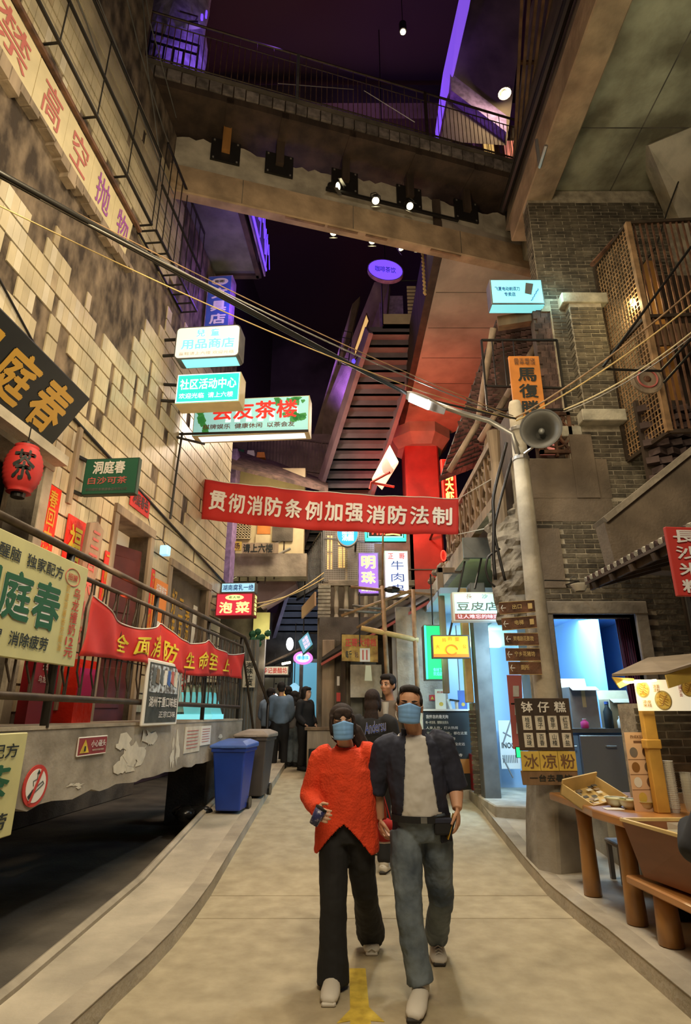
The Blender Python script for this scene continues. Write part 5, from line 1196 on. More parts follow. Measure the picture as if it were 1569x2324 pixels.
# black iron frame in front with the hanging board
T = thing('iron_sign_frame', 'black iron grille frame holding the orange name board', 'frame', PY(1190, 960, 7.3)); P = panelY(1100, 772, 1275, 930, 7.35)
for a, b in (((0, 1), (1, 1)), ((0, .33), (1, .30)), ((0, 0), (0, 1)), ((1, 0), (1, 1)), ((0, 0), (1, 0))): obj('bar', MB().beam(P.pt(*a), P.pt(*b), .028, .028, up=P.n), 'black_metal', T)
for k in range(1, 4): obj('bar', MB().beam(P.pt(.14 * k, .33), P.pt(.14 * k, 1), .014, .014, up=P.n), 'black_metal', T)
P = panelY(1162, 808, 1232, 946, 6.95); P.y = P.y * 1.0; P.o = P.o + Vector((.0, 0, 0))
T = thing('orange_name_board', 'orange hanging board with three black characters behind the horn speaker', 'sign', P.pt(.5, 0))
mat('orange_board', (.62, .22, .035), .6, var=.12, scale=5)
obj('board', MB().slab(P.pt(0, 0, -.04), P.pt(1, 0, -.04), P.pt(1, 1, -.04), P.pt(0, 1, -.04), P.n * .04), 'orange_board', T, bevel=.004)
for i, c in enumerate('馬復勝'): letters(c, P, (.22, .57 - i * .27, .84, .80 - i * .27), 'black_print', T, .05)
letters('岳王阁店\n百年老店', P, (.15, .85, .85, .96), 'brown_print', T, .03)
# mint lightbox top right
P = panelY(1114, 634, 1234, 690, 7.3); T = sign('shaver_light_box', 'pale cyan light box with a drawn shaver high on the brick corner', P, .22, 'lb_cyan', 'grey_metal', [('飞夏电动剃须刀', (.08, .52, .55, .68), 'blue_plastic', .03), ('专卖店', (.25, .30, .46, .46), 'blue_plastic', .03)])
obj('shaver_mark', MB().prism([P.pt(.64, .42, .008), P.pt(.76, .36, .008), P.pt(.82, .80, .008), P.pt(.68, .84, .008)], P.n * .004), 'grey_metal', T)
obj('cord_mark', MB().tube([P.pt(.74 + .02 * k + .015 * (k % 2), .12 + .06 * k, .01) for k in range(9)], .006, 4), 'blue_plastic', T)
obj('underside_glow', MB().slab(P.pt(.01, -.01, -.01), P.pt(.99, -.01, -.01), P.pt(.99, -.01, -.2), P.pt(.01, -.01, -.2), UP * -.004), 'lb_cyan', T)
obj('bracket', MB().beam(P.pt(.9, .5, -.2), P.pt(1.1, .5, -.3), .04, .04), 'black_metal', T)
light('shaver_glow', 'POINT', P.pt(1.15, .2, .15), (0, 0, 0), 5, (.45, .95, 1), .1)
# balcony balustrade with lattice (side of wooden house)
T = thing('wooden_balustrade', 'old carved wooden balcony rail slanting away beneath the tiled roof', 'balustrade', (2.1, 9.5, 4.2))
X = 2.16
ps = [PX(1150, 985, X), PX(1055, 1130, X)]; h0, h1 = ps[0].y, 11.6
zt = 5.35; zb = 4.45
obj('top_rail', MB().beam((X, 7.75, zt), (X, h1, zt), .10, .10), 'wood_pale', T); obj('bottom_rail', MB().beam((X, 7.75, zb), (X, h1, zb), .12, .16), 'wood_pale', T)
k = 0; y = 7.8
while y < h1:
    obj('post', MB().beam((X, y, zb), (X, y, zt), .06, .06, up=(0, 1, 0)), 'wood', T)
    obj('carving', MB().tube([(X, y + .1 + .1 * t / 6 + .06 * math.sin(t * 2.2), zb + .1 + (zt - zb - .2) * t / 6) for t in range(7)], .028, 5), 'wood_pale', T)
    obj('carving', MB().tube([(X, y + .3 - .1 * t / 6 - .06 * math.sin(t * 2.2), zb + .1 + (zt - zb - .2) * t / 6) for t in range(7)], .028, 5), 'wood', T)
    y += .42
obj('newel', MB().lathe([(.09, 3.9), (.10, 4.6), (.07, 5.0), (.10, 5.5)], FR(2.17, 7.7), 10), 'wood_pale', T)
obj('wood_wall', MB().box((2.5, 7.7, 4.4), (2.6, 12.0, 6.0)), 'wood_dark', label='dark timber wall behind the carved balcony rail', cat='wall', kind='structure')
# eave slab over shops
zE = 3.95
q = [PZ(962, 1392, zE), PZ(1064, 1268, zE), PZ(1142, 1268, zE), PZ(1215, 1392, zE)]
y0, y1 = q[1].y, q[0].y; EY = y0
T = struct('eave', MB().box((1.98, y0, zE), (4.2, y1, zE + .12)), 'cream_board', 'plaster eave over the shops, lit greenish, seen from below', 'eave')  # yellow-green light also put into the plaster colour
obj('fascia_beam', MB().box((1.90, y0, zE - .02), (2.0, y1, zE + .30)), 'concrete_pale', T); obj('end_beam', MB().box((1.90, y0 - .06, zE), (2.45, y0, zE + .34)), 'grey_metal', T)
mb = MB(); random.seed(9)
for k in range(26):
    y = y0 + .5 + random.uniform(0, 3.5); mb.ell((2.0 + random.uniform(-.08, .05), y, zE + .32 + random.uniform(0, .25)), (.07, .1, .07), 6, 4)
obj('carved_ruins', mb, 'wood_pale', label='row of broken tan carvings along the edge of the eave', cat='carving', kind='stuff')
struct('wall_shop_front', MB().box((1.62, 13.0, .05), (2.0, 13.2, 4.2)), 'concrete_dark', 'grey wall behind the drinks counter', 'wall')
struct('wall_shop_front', MB().box((1.0, 11.6, .42), (1.95, 11.75, 3.6)), 'concrete', 'olive grey wall right behind the drinks counter', 'wall')
# signs under the eave
P = panelY(1028, 1344, 1140, 1410, 8.6); T = sign('tofu_shop_sign', 'mint light box of the bean curd shop with a red lower band', P, .16, 'lb_mint', 'paper_white', [('長', (.28, .78, .40, .93), 'red_ink_faded', .01), ('沙', (.60, .78, .72, .93), 'grey_metal', .01), ('豆皮店', (.08, .36, .92, .66), 'grey_metal', .02), ], rim=.03)
obj('lower_band', MB().slab(P.pt(.035, .06, .006), P.pt(.965, .06, .006), P.pt(.965, .26, .006), P.pt(.035, .26, .006), P.n * .004), 'red_ink_faded', T); letters('让人难忘的味道', P, (.08, .09, .92, .23), 'tx_pinkwhite', T, .02, .014)
P = panelY(981, 1441, 1066, 1494, 9.0); T = sign('yellow_dish_sign', 'yellow orange light box with a drawn bowl below the mint sign', P, .12, 'lb_yellow', 'grey_metal', [('大', (.10, .42, .2, .58), 'lb_orange', .01), ('妈', (.28, .70, .38, .86), 'lb_orange'), ('的', (.44, .76, .54, .92), 'lb_orange'), ('菜', (.62, .72, .74, .90), 'lb_orange'), ('公', (.82, .42, .92, .58), 'lb_orange')])
obj('bowl_mark', MB().tube([P.pt(.52 + .15 * math.cos(a * pi / 10), .36 + .20 * math.sin(a * pi / 10), .012) for a in range(19)], .012, 5), 'lb_orange', T); obj('lower_band', MB().slab(P.pt(.03, .05, .008), P.pt(.97, .05, .008), P.pt(.97, .18, .008), P.pt(.03, .18, .008), P.n * .004), 'lb_orange', T)
P = panelY(964, 1418, 1014, 1544, 10.3); T = sign('green_light_box', 'tall glowing green light box behind the yellow dish sign', P, .3, 'lb_green', 'grey_metal', [('湖', (.36, .40, .86, .62), 'white_print', .04), ('食材下楼\n欢迎品尝', (.35, .08, .9, .22), 'tx_cyan', .02)]); obj('side_tube', MB().beam(P.pt(.06, .02, .03), P.pt(.06, .98, .03), .03, .03, up=P.n), 'neon_green', T)
light('green_glow', 'POINT', P.pt(.2, .5, .5), (0, 0, 0), 8, (.2, 1, .45), .2)
light('mint_glow', 'POINT', PY(1085, 1330, 8.3), (0, 0, 0), 5, (.7, 1, .8), .2)
# ================================================================== BOX SIGNS ON THE LEFT WALL
def brackets(T, P, u, zs, D=WD, t=.2):
    for z in zs: obj('bracket', MB().beam(P.pt(0, z, -t / 2), L(u, D, P.pt(0, z).z), .035, .035), 'black_metal', T)
P = panelU(398, 740, 545, 812, 7.35); T = sign('children_shop_sign', 'cream rounded box sign with cyan characters, second highest on the left wall', P, .26, 'lb_cream', 'grey_metal', [('兒  童', (.32, .66, .68, .90), 'tx_cyan', .05), ('用品商店', (.10, .28, .92, .60), 'tx_cyan', .05), ('童鞋请上六楼 欢迎光临', (.08, .10, .92, .20), 'white_print', .02)], rnd=.08)
obj('lower_glow', MB().slab(P.pt(.12, .0, -.02), P.pt(.95, .0, -.02), P.pt(.95, .0, -.24), P.pt(.12, .0, -.24), UP * -.006), 'lb_cyan', T); brackets(T, P, 7.45, (.25, .75))
P = panelU(400, 847, 545, 914, 7.55); T = sign('community_sign', 'turquoise box sign with white outlined characters, below the cream sign', P, .30, 'lb_teal', 'cream_panel', [('社区活动中心', (.06, .46, .94, .82), 'tx_pinkwhite', .03), ('欢迎光临  请上六楼', (.06, .16, .90, .34), 'fall_white', .02)], rim=.012)
brackets(T, P, 7.6, (.2, .75)); obj('border', MB().tube([P.pt(.02, .04, .01), P.pt(.98, .04, .01), P.pt(.98, .96, .01), P.pt(.02, .96, .01), P.pt(.02, .04, .01)], .008, 4), 'neon_white', T)
P = panelU(440, 903, 702, 985, 8.5); P.x = P.x + LD * .0; T = sign('tea_house_sign', 'wide landscape painted tea house box sign with big red characters', P, .28, 'lb_scene', 'cream_panel', [('会友茶楼', (.16, .40, .90, .90), 'tx_red', .045), ('棋牌娱乐  健康休闲  以茶会友', (.09, .16, .88, .30), 'brown_print', .03)], rim=.015)
random.seed(15); mat('foliage_print', (.05, .28, .07), .7, emit=.25, ec=(.05, .35, .08)); mat('fall_print', (.75, .92, .95), .6, emit=.7)
mb = MB()
for k in range(24):
    cx, cy = (random.uniform(0.03, .12), random.uniform(.1, .75)) if k < 9 else (random.uniform(.70, .96), random.uniform(.32, .55) if k % 2 else random.uniform(.78, .95)); r_ = random.uniform(.02, .045)
    mb.prism([P.pt(min(.98, max(.02, cx + r_ * random.uniform(.6, 1.2) * math.cos(a * pi / 4))), min(.97, max(.05, cy + r_ * 3 * random.uniform(.6, 1.2) * math.sin(a * pi / 4))), .007) for a in range(8)], P.n * .001)
o = obj('printed_foliage', mb, 'foliage_print', T); o['kind'] = 'stuff'
for k, x in enumerate((.28, .36, .46, .56, .66, .86)): obj('printed_waterfall', MB().slab(P.pt(x, .34, .0062), P.pt(x + .05, .34, .0062), P.pt(x + .04, .68, .0062), P.pt(x + .01, .68, .0062), P.n * .0006), 'fall_print', T)
obj('lower_glow', MB().slab(P.pt(.05, 0, -.04), P.pt(.96, 0, -.04), P.pt(.96, 0, -.22), P.pt(.05, 0, -.22), UP * -.006), 'lb_white', T)
obj('frame_bar', MB().beam(P.pt(1.0, .0, .04), L(8.4, WD, P.pt(0, 0).z), .03, .03), 'black_metal', T); obj('frame_bar', MB().beam(P.pt(.1, -.15, -.1), L(8.3, WD, P.pt(0, -.15).z), .03, .03), 'black_metal', T)
# blue vertical stationery sign
P = panelU(468, 626, 524, 740, 8.9); P.o = P.o - P.y * .55; P.y = P.y * 1.55; T = sign('stationery_sign', 'tall blue vertical box sign under the box balcony, highest on the left', P, .25, 'blue_lid', 'purple_lit_panel', [('文', (.2, .70, .85, .84), 'white_print', .06), ('具', (.2, .54, .85, .67), 'white_print', .06), ('店', (.2, .38, .85, .51), 'white_print', .06), ('商行', (.2, .22, .85, .33), 'white_print', .04)])
obj('oval', MB().prism(disc_pts(P, .5, .92, .34, .045, off=.007), P.n * .004), 'paper_white', T); letters('彬彬', P, (.3, .90, .7, .94), 'black_print', T, .03, .014)
obj('side_glow', MB().slab(P.pt(1.01, .02, 0), P.pt(1.01, .02, -.24), P.pt(1.01, .98, -.24), P.pt(1.01, .98, 0), P.x.normalized() * .004), 'purple_lit_panel', T)
light('purple_sign_glow', 'POINT', P.pt(1.6, .6, .2), (0, 0, 0), 22, (.3, .1, 1), .15)
# green tea sign
P = panelU(190, 1040, 312, 1122, 5.75); T = sign('green_tea_sign', 'dark green framed hanging sign with white characters above the couplets', P, .07, 'board_green', 'green_frame', [('洞庭春', (.16, .56, .76, .92), 'tx_cyan' if 0 else 'paper_white', .05), ('白沙可茶', (.10, .28, .82, .48), 'red_ink_faded', .04), ('岳阳楼饮食旅游食品有限公司', (.08, .10, .84, .18), 'grey_metal', .02)], rim=.012)
obj('wall_post', MB(LF).box((5.55, WD - .05, 3.72), (5.62, WD - .01, 4.65)), 'wood_pale', T); brackets(T, P, 5.6, (.03, .97), t=.07)
# pickle sign, cyan sign behind
P = panelU(490, 1346, 574, 1398, 10.7); T = sign('pickle_sign', 'red box sign with two yellow characters at the far corner of the tiled wall', P, .35, 'lb_red', 'dark_red', [('泡', (.10, .12, .46, .62), 'tx_lime', .06), ('菜', (.54, .12, .92, .62), 'tx_lime', .06)], rim=.02)
obj('oval', MB().prism(disc_pts(P, .5, .80, .25, .12, off=.008), P.n * .004), 'tx_lime', T); letters('老大爷', P, (.34, .75, .66, .86), 'green_print', T, .02, .016)
for k in range(5): letters('泡坛酸菜香'[k], Panel(P.pt(1.012, 0, 0), P.n * -.35, P.y), (.2, .8 - k * .18, .7, .95 - k * .18), 'tx_lime', T, .04)
brackets(T, P, 10.75, (.3, .9))
P = panelU(502, 1322, 580, 1345, 11.25); T = sign('cyan_sign', 'pale cyan box sign peeking out above the red pickle sign', P, .2, 'lb_skyblue', 'grey_metal', [('湖南腐乳一绝', (.05, .2, .95, .8), 'blue_plastic', .03)])
brackets(T, P, 11.3, (.5,))
# ================================================================== STREET BANNER
A, B = L(9.85, WD - .12, 4.98), PY(1041, 1172, 8.9)
bl_, br_ = PU(455, 1178, 9.8), PY(1041, 1213, 8.9); tl_, tr_ = PU(466, 1088, 9.8), PY(1041, 1131, 8.9)
def sb(a, b, off=0.0):
    p = bl_.lerp(br_, a).lerp(tl_.lerp(tr_, a), b); n = Vector((br_.y - bl_.y, -(br_.x - bl_.x), 0)).normalized()
    return p - UP * (.10 * 4 * a * (1 - a) * .7) + n * (.02 * math.sin(a * 22 + b * 2) + .015 * math.sin(a * 51) + off)
mb = MB(); nu, nv = 80, 8
mb.add([sb(i / nu, j / nv) for j in range(nv + 1) for i in range(nu + 1)], [(j * (nu + 1) + i, j * (nu + 1) + i + 1, (j + 1) * (nu + 1) + i + 1, (j + 1) * (nu + 1) + i) for j in range(nv) for i in range(nu)])
T = thing('street_banner', 'long red banner with white characters stretched across the street', 'banner', sb(.5, 0))
o = obj('cloth', mb, 'red_cloth', T, smooth=True); o.modifiers.new('s', 'SOLIDIFY').thickness = .004
for i, ch in enumerate('贯彻消防条例加强消防法制'):
    a0 = .035 + i * .0795
    letters(ch, None, (0, 0, 1, 1), 'white_print', T, .05, fn=lambda x, y, a0=a0: sb(a0 + x * .069, .24 + .50 * y, .022))
obj('cord', MB().tube([sb(i / 40, 1) for i in range(41)] + [PY(1120, 1085, 7.75)], .008, 5), 'paper_white', T); obj('cord', MB().tube([sb(0, 1, 0), L(9.8, WD, 5.75)], .008, 5), 'paper_white', T); obj('cord', MB().tube([sb(0, 0, 0), L(9.75, WD, 4.9)], .008, 5), 'paper_white', T)
obj('cord', MB().tube([sb(1, 0), PY(1100, 1200, 7.8)], .008, 5), 'paper_white', T)
# ================================================================== UTILITY POLE with horn and street lamp
b0 = Vector((2.09, 6.62, .12)); px_, py_ = b0.x + .09, b0.y
T = thing('utility_pole', 'tall pale concrete utility pole with wire bands and street lamp arm', 'pole', b0)
obj('shaft', MB().lathe([(.135, .14), (.125, 1.8), (.105, 3.4), (.085, 5.32), (.07, 5.38), (.02, 5.40)], FR(px_, py_), 20), 'concrete_pale', T, smooth=True)
for k in range(7): z = 1.9 + k * .135; r_ = .13 - (z - .12) * .0095; obj('wire_band', MB().lathe([(r_, 0), (r_ + .004, .004), (r_, .008)], FR(px_, py_, z), 20, caps=False), 'steel', T)
for z in (4.55, 4.95): obj('clamp', MB().lathe([(.095, 0), (.105, .01), (.105, .05), (.095, .06)], FR(px_, py_, z), 16), 'steel', T)
arm = [PY(1175, 1028, 6.34), PY(1163, 985, 6.34), PY(1110, 955, 6.32), PY(1050, 938, 6.28), PY(975, 912, 6.22)]
obj('lamp_arm', MB().tube(arm, .032, 10), 'steel', T, smooth=True)
for z in (.35, .8): obj('arm_clamp', MB().tube([arm[0].lerp(arm[1], z), Vector((px_, py_, arm[0].lerp(arm[1], z).z))], .02, 6), 'steel', T)
hp, hq = PY(922, 897, 6.2), PY(1010, 935, 6.25); ax = (hq - hp); d = ax.normalized(); sd = Vector((0, 1, 0)); upv = d.cross(sd).normalized()
if upv.z < 0: upv = -upv
TL = thing('street_lamp', 'glowing white street lamp head on the pole arm', 'lamp', hp.lerp(hq, .5) - UP * .05)
mb = MB(); vs = []; n = 9
for i in range(n + 1):
    s = i / n; wd = .115 * (1 - (abs(s - .35)) ** 2.2 * 1.1) * (1 if s > .06 else .75); ht = .06 * math.sin(pi * (.15 + .7 * s)) + .012
    c = hp.lerp(hq, s)
    for a in range(9): t = pi * a / 8; vs.append(c + sd * wd * math.cos(t) + upv * ht * math.sin(t))
mb.add(vs, [(i * 9 + a, i * 9 + a + 1, (i + 1) * 9 + a + 1, (i + 1) * 9 + a) for i in range(n) for a in range(8)] + [tuple(range(9)), tuple(n * 9 + a for a in range(8, -1, -1))] + [(i * 9, (i + 1) * 9, (i + 1) * 9 + 8, i * 9 + 8) for i in range(n)])
obj('lamp_head', mb, 'grey_lid', TL)
c0_, c1_ = hp.lerp(hq, .09), hp.lerp(hq, .62)
obj('lens', MB().slab(c0_ - sd * .085, c1_ - sd * .085, c1_ + sd * .085, c0_ + sd * .085, upv * -.022), 'lamp_white', bpy.data.objects['lamp_head'], bevel=.006)
light('street_lamp_light', 'AREA', c0_.lerp(c1_, .5) - upv * .04, c0_.lerp(c1_, .5) - UP * 3, 55, (.9, .97, 1), .22)
# horn speaker
hc = PY(1228, 973, 5.95); hd = (CP - hc); hd.z = -.9; hd = (hd.normalized() + Vector((-.05, 0, 0))).normalized()
m4 = Matrix.Translation(hc) @ hd.to_track_quat('Z', 'Y').to_matrix().to_4x4() @ Matrix.Scale(1.1, 4)
TH_ = thing('horn_speaker', 'large grey horn loudspeaker clamped to the utility pole', 'loudspeaker', hc - UP * .2)
mat('horn', (.085, .08, .07), .55, metal=.2, var=.2, scale=5)
prf = [(.045, -.36), (.055, -.28), (.075, -.2), (.11, -.11), (.155, -.04), (.20, 0), (.207, .006), (.20, .008), (.15, -.03), (.105, -.10), (.068, -.19), (.045, -.27)]
obj('bell', MB().lathe(prf, m4, 36), 'horn', TH_, smooth=True)
obj('rim', MB().lathe([(.196, 0), (.212, 0), (.212, .014), (.196, .014), (.196, 0)], m4, 36, caps=False), 'black_metal', TH_)
obj('phase_plug', MB().lathe([(.03, -.27), (.034, -.10), (.03, -.07), (.012, -.06)], m4, 16), 'grey_metal', TH_, smooth=True)
obj('driver', MB().lathe([(.07, -.48), (.075, -.46), (.075, -.36), (.05, -.34)], m4, 18), 'horn', TH_)
obj('bracket', MB().tube([m4 @ Vector((0, 0, -.38)), Vector((px_, py_ - .05, hc.z - .05))], .018, 6), 'steel', TH_)
# snack board around the pole
P = Panel(PY(1186, 1782, 6.4), Vector((.556, .0, 0)), UP * .83); P.o.x = 1.785
T = thing('snack_board', 'brown wooden menu board on the pole with eight paper tags and yellow lower panels', 'sign', P.pt(.5, 0)); P.n = Vector((0, -1, 0))
for a, b, mt in ((0, .16, 'wood'), (.385, 1.0, 'wood_dark')): obj('board', MB().slab(P.pt(0, a, -.03), P.pt(1, a, -.03), P.pt(1 - .0, b, -.03), P.pt(-.02, b, -.03), P.n * .03), mt, T, bevel=.003)
mat('ochre', (.62, .44, .08), .6, var=.12, scale=8)
for k in range(3): obj('yellow_panel', MB().slab(P.pt(k / 3 + .005, .16, -.02), P.pt((k + 1) / 3 - .005, .16, -.02), P.pt((k + 1) / 3 - .005, .38, -.02), P.pt(k / 3 + .005, .38, -.02), P.n * .03), 'ochre', T); letters('冰凉粉'[k], P, (k / 3 + .04, .185, (k + 1) / 3 - .03, .35), 'brown_print', T, .02, .014)
for k, c in enumerate('钵仔糕'): letters(c, P, (.08 + .31 * k, .83, .30 + .31 * k, .96), 'paper_white', T, .035)
for k, c in enumerate(('桂花', '椰子', '香芋', '红豆', '玫瑰', '百香', '山楂', '海盐')):
    i, j = k % 4, k // 4; x = .09 + i * .235; z = .625 - j * .20
    obj('paper_tag', MB().slab(P.pt(x, z, .001), P.pt(x + .17, z, .001), P.pt(x + .165, z + .165, .001), P.pt(x - .005, z + .165, .001), P.n * .003), 'paper', T)
    letters(vtext(c), P, (x + .04, z + .02, x + .13, z + .15), 'black_print', T, .01, .007)
letters('一台去暑饮', P, (.12, .04, .9, .12), 'black_print', T, .03)
# arrow signs
for k, (tx, sm_, t) in enumerate((('出口', '⇥', 1385), ('电梯', '▣', 1421), ('笑嘻剧花影院', '', 1455), ('宁乡花猪坊', '', 1490), ('厕所', '—', 1521))):
    z0 = PY(1170, t + 10, 6.46).z; x0 = (1.71, 1.726, 1.74, 1.74, 1.76)[k]; P = Panel(Vector((x0, 6.46, z0)), Vector((2.11 - x0, 0, .03 if k < 2 else .0)), UP * .135); P.n = Vector((0, -1, 0))
    T = thing('arrow_sign', ('topmost', 'second from top', 'middle', 'fourth from top', 'lowest')[k] + ' of five brown wooden arrow signs on the pole', 'sign', P.pt(.5, 0), 'brown arrow signs on the utility pole')
    obj('board', MB().slab(P.pt(0, 0, -.02), P.pt(1, 0, -.02), P.pt(1, 1, -.02), P.pt(0, 1, -.02), P.n * .02), 'rust', T, bevel=.003)
    for e in (0.0, .97): obj('trim', MB().slab(P.pt(0, e, .001), P.pt(1, e, .001), P.pt(1, e + .03, .001), P.pt(0, e + .03, .001), P.n * .003), 'wood_yellow', T)
    obj('arrow', MB().tube([P.pt(.18, .5, .003), P.pt(.06, .5, .003)], .004, 4).tube([P.pt(.10, .75, .003), P.pt(.05, .5, .003), P.pt(.10, .25, .003)], .004, 4), 'paper_white', T)
    letters(tx, P, (.36 if len(tx) < 3 else .25, .35, .62 if len(tx) < 3 else .85, .75), 'tx_lime' if 0 else 'wood_yellow', T, .03)
    if k in (0, 1): obj('pictogram', MB().slab(P.pt(.8, .3, .002), P.pt(.92, .3, .002), P.pt(.92, .75, .002), P.pt(.8, .75, .002), P.n * .002), 'wood_yellow', T)
# concrete pole base
mb = MB()
for z, x0, x1, y0_, y1_ in ((.11, 1.90, 2.44, 6.43, 7.0), (.55, 1.93, 2.42, 6.44, 6.97), (.93, 1.97, 2.38, 6.45, 6.94)): mb.v += [Vector(p) for p in ((x0, y0_ + .12, z), (x0 + .16, y0_, z), (x1, y0_ + .1, z), (x1, y1_, z), (x0, y1_, z))]
mb.f = [(0, 1, 2, 3, 4)[::-1], (10, 11, 12, 13, 14)] + [(5 * r + i, 5 * r + (i + 1) % 5, 5 * r + 5 + (i + 1) % 5, 5 * r + 5 + i) for r in range(2) for i in range(5)]; mb.m = [0] * len(mb.f)
obj('pole_base', mb, 'concrete_face', label='rough tapered concrete block at the foot of the utility pole', cat='plinth', bevel=.02)
# ================================================================== CABLES
pt = Vector((px_, py_, 5.05))
mainA = L(2.2, 2.5, 4.72)
cab = [((0, 392, 2.7), (925, 893, 6.2), .020, .02, 'black_metal', 'thickest black cable bundle crossing the street from the left'), ((0, 398, 2.75), (930, 898, 6.25), .014, .03, 'black_metal', 'second black cable hugging the thick bundle across the street'), ((0, 404, 2.8), (1165, 948, 6.4), .006, .12, 'steel', 'thin grey wire running just below the black bundle'), ((120, 455, 3.5), (1165, 944, 6.4), .005, .10, 'bamboo', 'thin brownish wire above the black bundle at the right'), ((0, 470, 3.0), (1160, 950, 6.4), .005, .15, 'wood_yellow', 'thin yellowish wire, lowest of the wires crossing from the left')]
for (a, b, r_, sg, mt, lb) in cab:
    cable('overhead_cable', lb, [PY(a[0] - 60, a[1] - 32, a[2] - .2), PY(*b)], r_, mt, sag=sg, group='overhead cables crossing the street')
cable('overhead_cable', 'black cable from lamp head to the top of the utility pole', [PY(925, 893, 6.2), PY(1172, 950, 6.4)], .014, sag=.02, group='overhead cables crossing the street')
for a, b, r_, mt, lb in (((1168, 950, 6.4), (1569, 655, 5.2), .012, 'bamboo', 'twisted brown cable rising from the pole to the upper right'), ((1172, 955, 6.4), (1569, 690, 5.3), .010, 'wood_yellow', 'yellowish cable below the twisted brown cable'), ((1280, 930, 6.2), (1569, 752, 5.3), .010, 'cream_panel', 'pale cream cable leaving right above the horn speaker'), ((1282, 935, 6.2), (1569, 762, 5.35), .008, 'steel', 'lower pale cable paired with the cream one')):
    cable('overhead_cable', lb, [PY(*a), PY(b[0] + 40, b[1] - 30, b[2])], r_, mt, sag=.10, group='cables from the pole to the upper right')
for k, pts in enumerate((((1150, 1005), (1118, 1130), (1122, 1180), (1120, 1260), (1126, 1330)), ((1162, 1040), (1140, 1120), (1120, 1200), (1135, 1270), (1150, 1330)), ((1135, 1245), (1108, 1262), (1102, 1290), (1110, 1320), (1128, 1335)))):
    P_ = [PY(x, y, 7.0) for x, y in pts]; sp = []
    for i in range(len(P_) - 1):
        for t in range(5): sp.append(P_[i].lerp(P_[i + 1], t / 5))
    for _ in range(2): sp = [sp[0]] + [(sp[i - 1] + sp[i] * 2 + sp[i + 1]) / 4 for i in range(1, len(sp) - 1)] + [sp[-1]]
    cable('hanging_cable', ('thickest black cable hanging down the brick corner', 'second black cable beside it, bulging away toward the pole', 'small looped black cable by the eave end')[k], sp, .022 - .004 * k)
# ================================================================== FOOD STALL
tz = .87
T = thing('stall_table', 'rustic thick orange brown wooden table on log legs at right', 'table', (2.2, 5.5, .12))
mb = MB(); pts = [(1.98, 6.25), (2.02, 5.7), (1.98, 5.2), (2.04, 4.78), (3.4, 4.78), (3.4, 6.25)]
obj('tabletop', MB().prism([(x, y, tz - .07) for x, y in pts], (0, 0, .07)), 'wood_table', T, bevel=.015, seg=2)
for x, y in ((2.13, 5.80), (2.17, 5.08), (3.2, 5.1), (3.2, 5.9)): obj('leg', MB().lathe([(.075, .121), (.07, .3), (.062, .6), (.068, tz - .07)], FR(x, y), 14), 'wood_log', T, smooth=True)
T = thing('wooden_trough', 'reddish brown flared wooden tub hung at the table front with ice inside', 'trough', (2.4, 4.5, .5))
tp = [(2.03, 4.78, .86), (2.15, 4.05, .86), (3.1, 4.05, .86), (3.1, 4.78, .86)]; bt = [(2.12, 4.75, .50), (2.25, 4.2, .50), (3.0, 4.2, .50), (3.0, 4.75, .50)]
mb = MB(); mb.add(bt + tp, [(0, 3, 2, 1), (0, 1, 5, 4), (1, 2, 6, 5), (2, 3, 7, 6), (3, 0, 4, 7)]); o = obj('tub', mb, 'wood_trough', T); o.modifiers.new('s', 'SOLIDIFY').thickness = .02
for i in range(4): obj('rim', MB().beam(Vector(tp[i]), Vector(tp[(i + 1) % 4]), .03, .02), 'wood_yellow', T)
mat('jelly', (.55, .50, .36), .12, var=.2, scale=14); obj('ice_jelly', MB().box((2.14, 4.2, .78), (3.0, 4.74, .80)), 'jelly', T)
T = thing('clear_tray', 'clear plastic food tray resting in the wooden tub', 'tray', (2.6, 4.5, .8)); mat('clear', (.75, .72, .6), .08, alpha=.35)
for k in range(2): obj('tray_wall', MB().box((2.30 + .36 * k, 4.30, .801), (2.62 + .36 * k, 4.66, .86)), 'clear', T)
T = thing('log_bench', 'low wooden bench on two stout log legs carrying the tub', 'bench', (2.5, 4.4, .12))
obj('bench_top', MB().prism([(2.06, 4.92, .42), (2.16, 4.0, .42), (3.1, 4.0, .42), (3.1, 4.92, .42)], (0, 0, .055)), 'wood_table', T, bevel=.01)
for x, y in ((2.20, 4.66), (2.95, 4.7), (2.95, 4.15)): obj('leg', MB().lathe([(.082, .121), (.078, .25), (.07, .42)], FR(x, y), 14), 'wood_log', T, smooth=True)
obj('log_slice', MB().lathe([(.15, .121), (.15, .15)], FR(2.18, 5.07), 16), 'wood_yellow', label='thin round wood slice under the middle table leg', cat='wood slice') if 0 else None
# stall roof post etc
T = thing('stall_canopy', 'small wooden roof on a yellow timber post over the stall, lit from inside', 'canopy', (2.4, 4.95, tz))
pz0, pz1 = tz, 1.64
mat('post_wood', (.60, .33, .06), .6, var=.15, scale=5)
obj('post', MB().box((2.40, 4.97, tz), (2.50, 5.04, 1.72)), 'post_wood', T, bevel=.006); obj('post_block', MB().box((2.39, 4.96, 1.33), (2.51, 5.05, 1.40)), 'post_wood', T, bevel=.006)
r0, r1, r2, r3 = PY(1390, 1535, 4.95), PY(1472, 1497, 5.35), PY(1700, 1478, 5.5), PY(1512, 1532, 4.35)
ridA, ridB = PY(1472, 1497, 5.15), PY(1640, 1482, 5.15); eA, eB = PY(1390, 1535, 4.85), PY(1512, 1530, 4.55)
mat('roof_board', (.26, .20, .13), .7, var=.12, scale=6)
e2 = PY(1640, 1492, 4.3)
obj('roof_panel', MB().slab(eA, eB, ridB, ridA, UP * .018), 'roof_board', T); obj('roof_panel', MB().slab(eB, e2, ridB + Vector((.1, 0, 0)), ridB, UP * .018), 'roof_board', T)
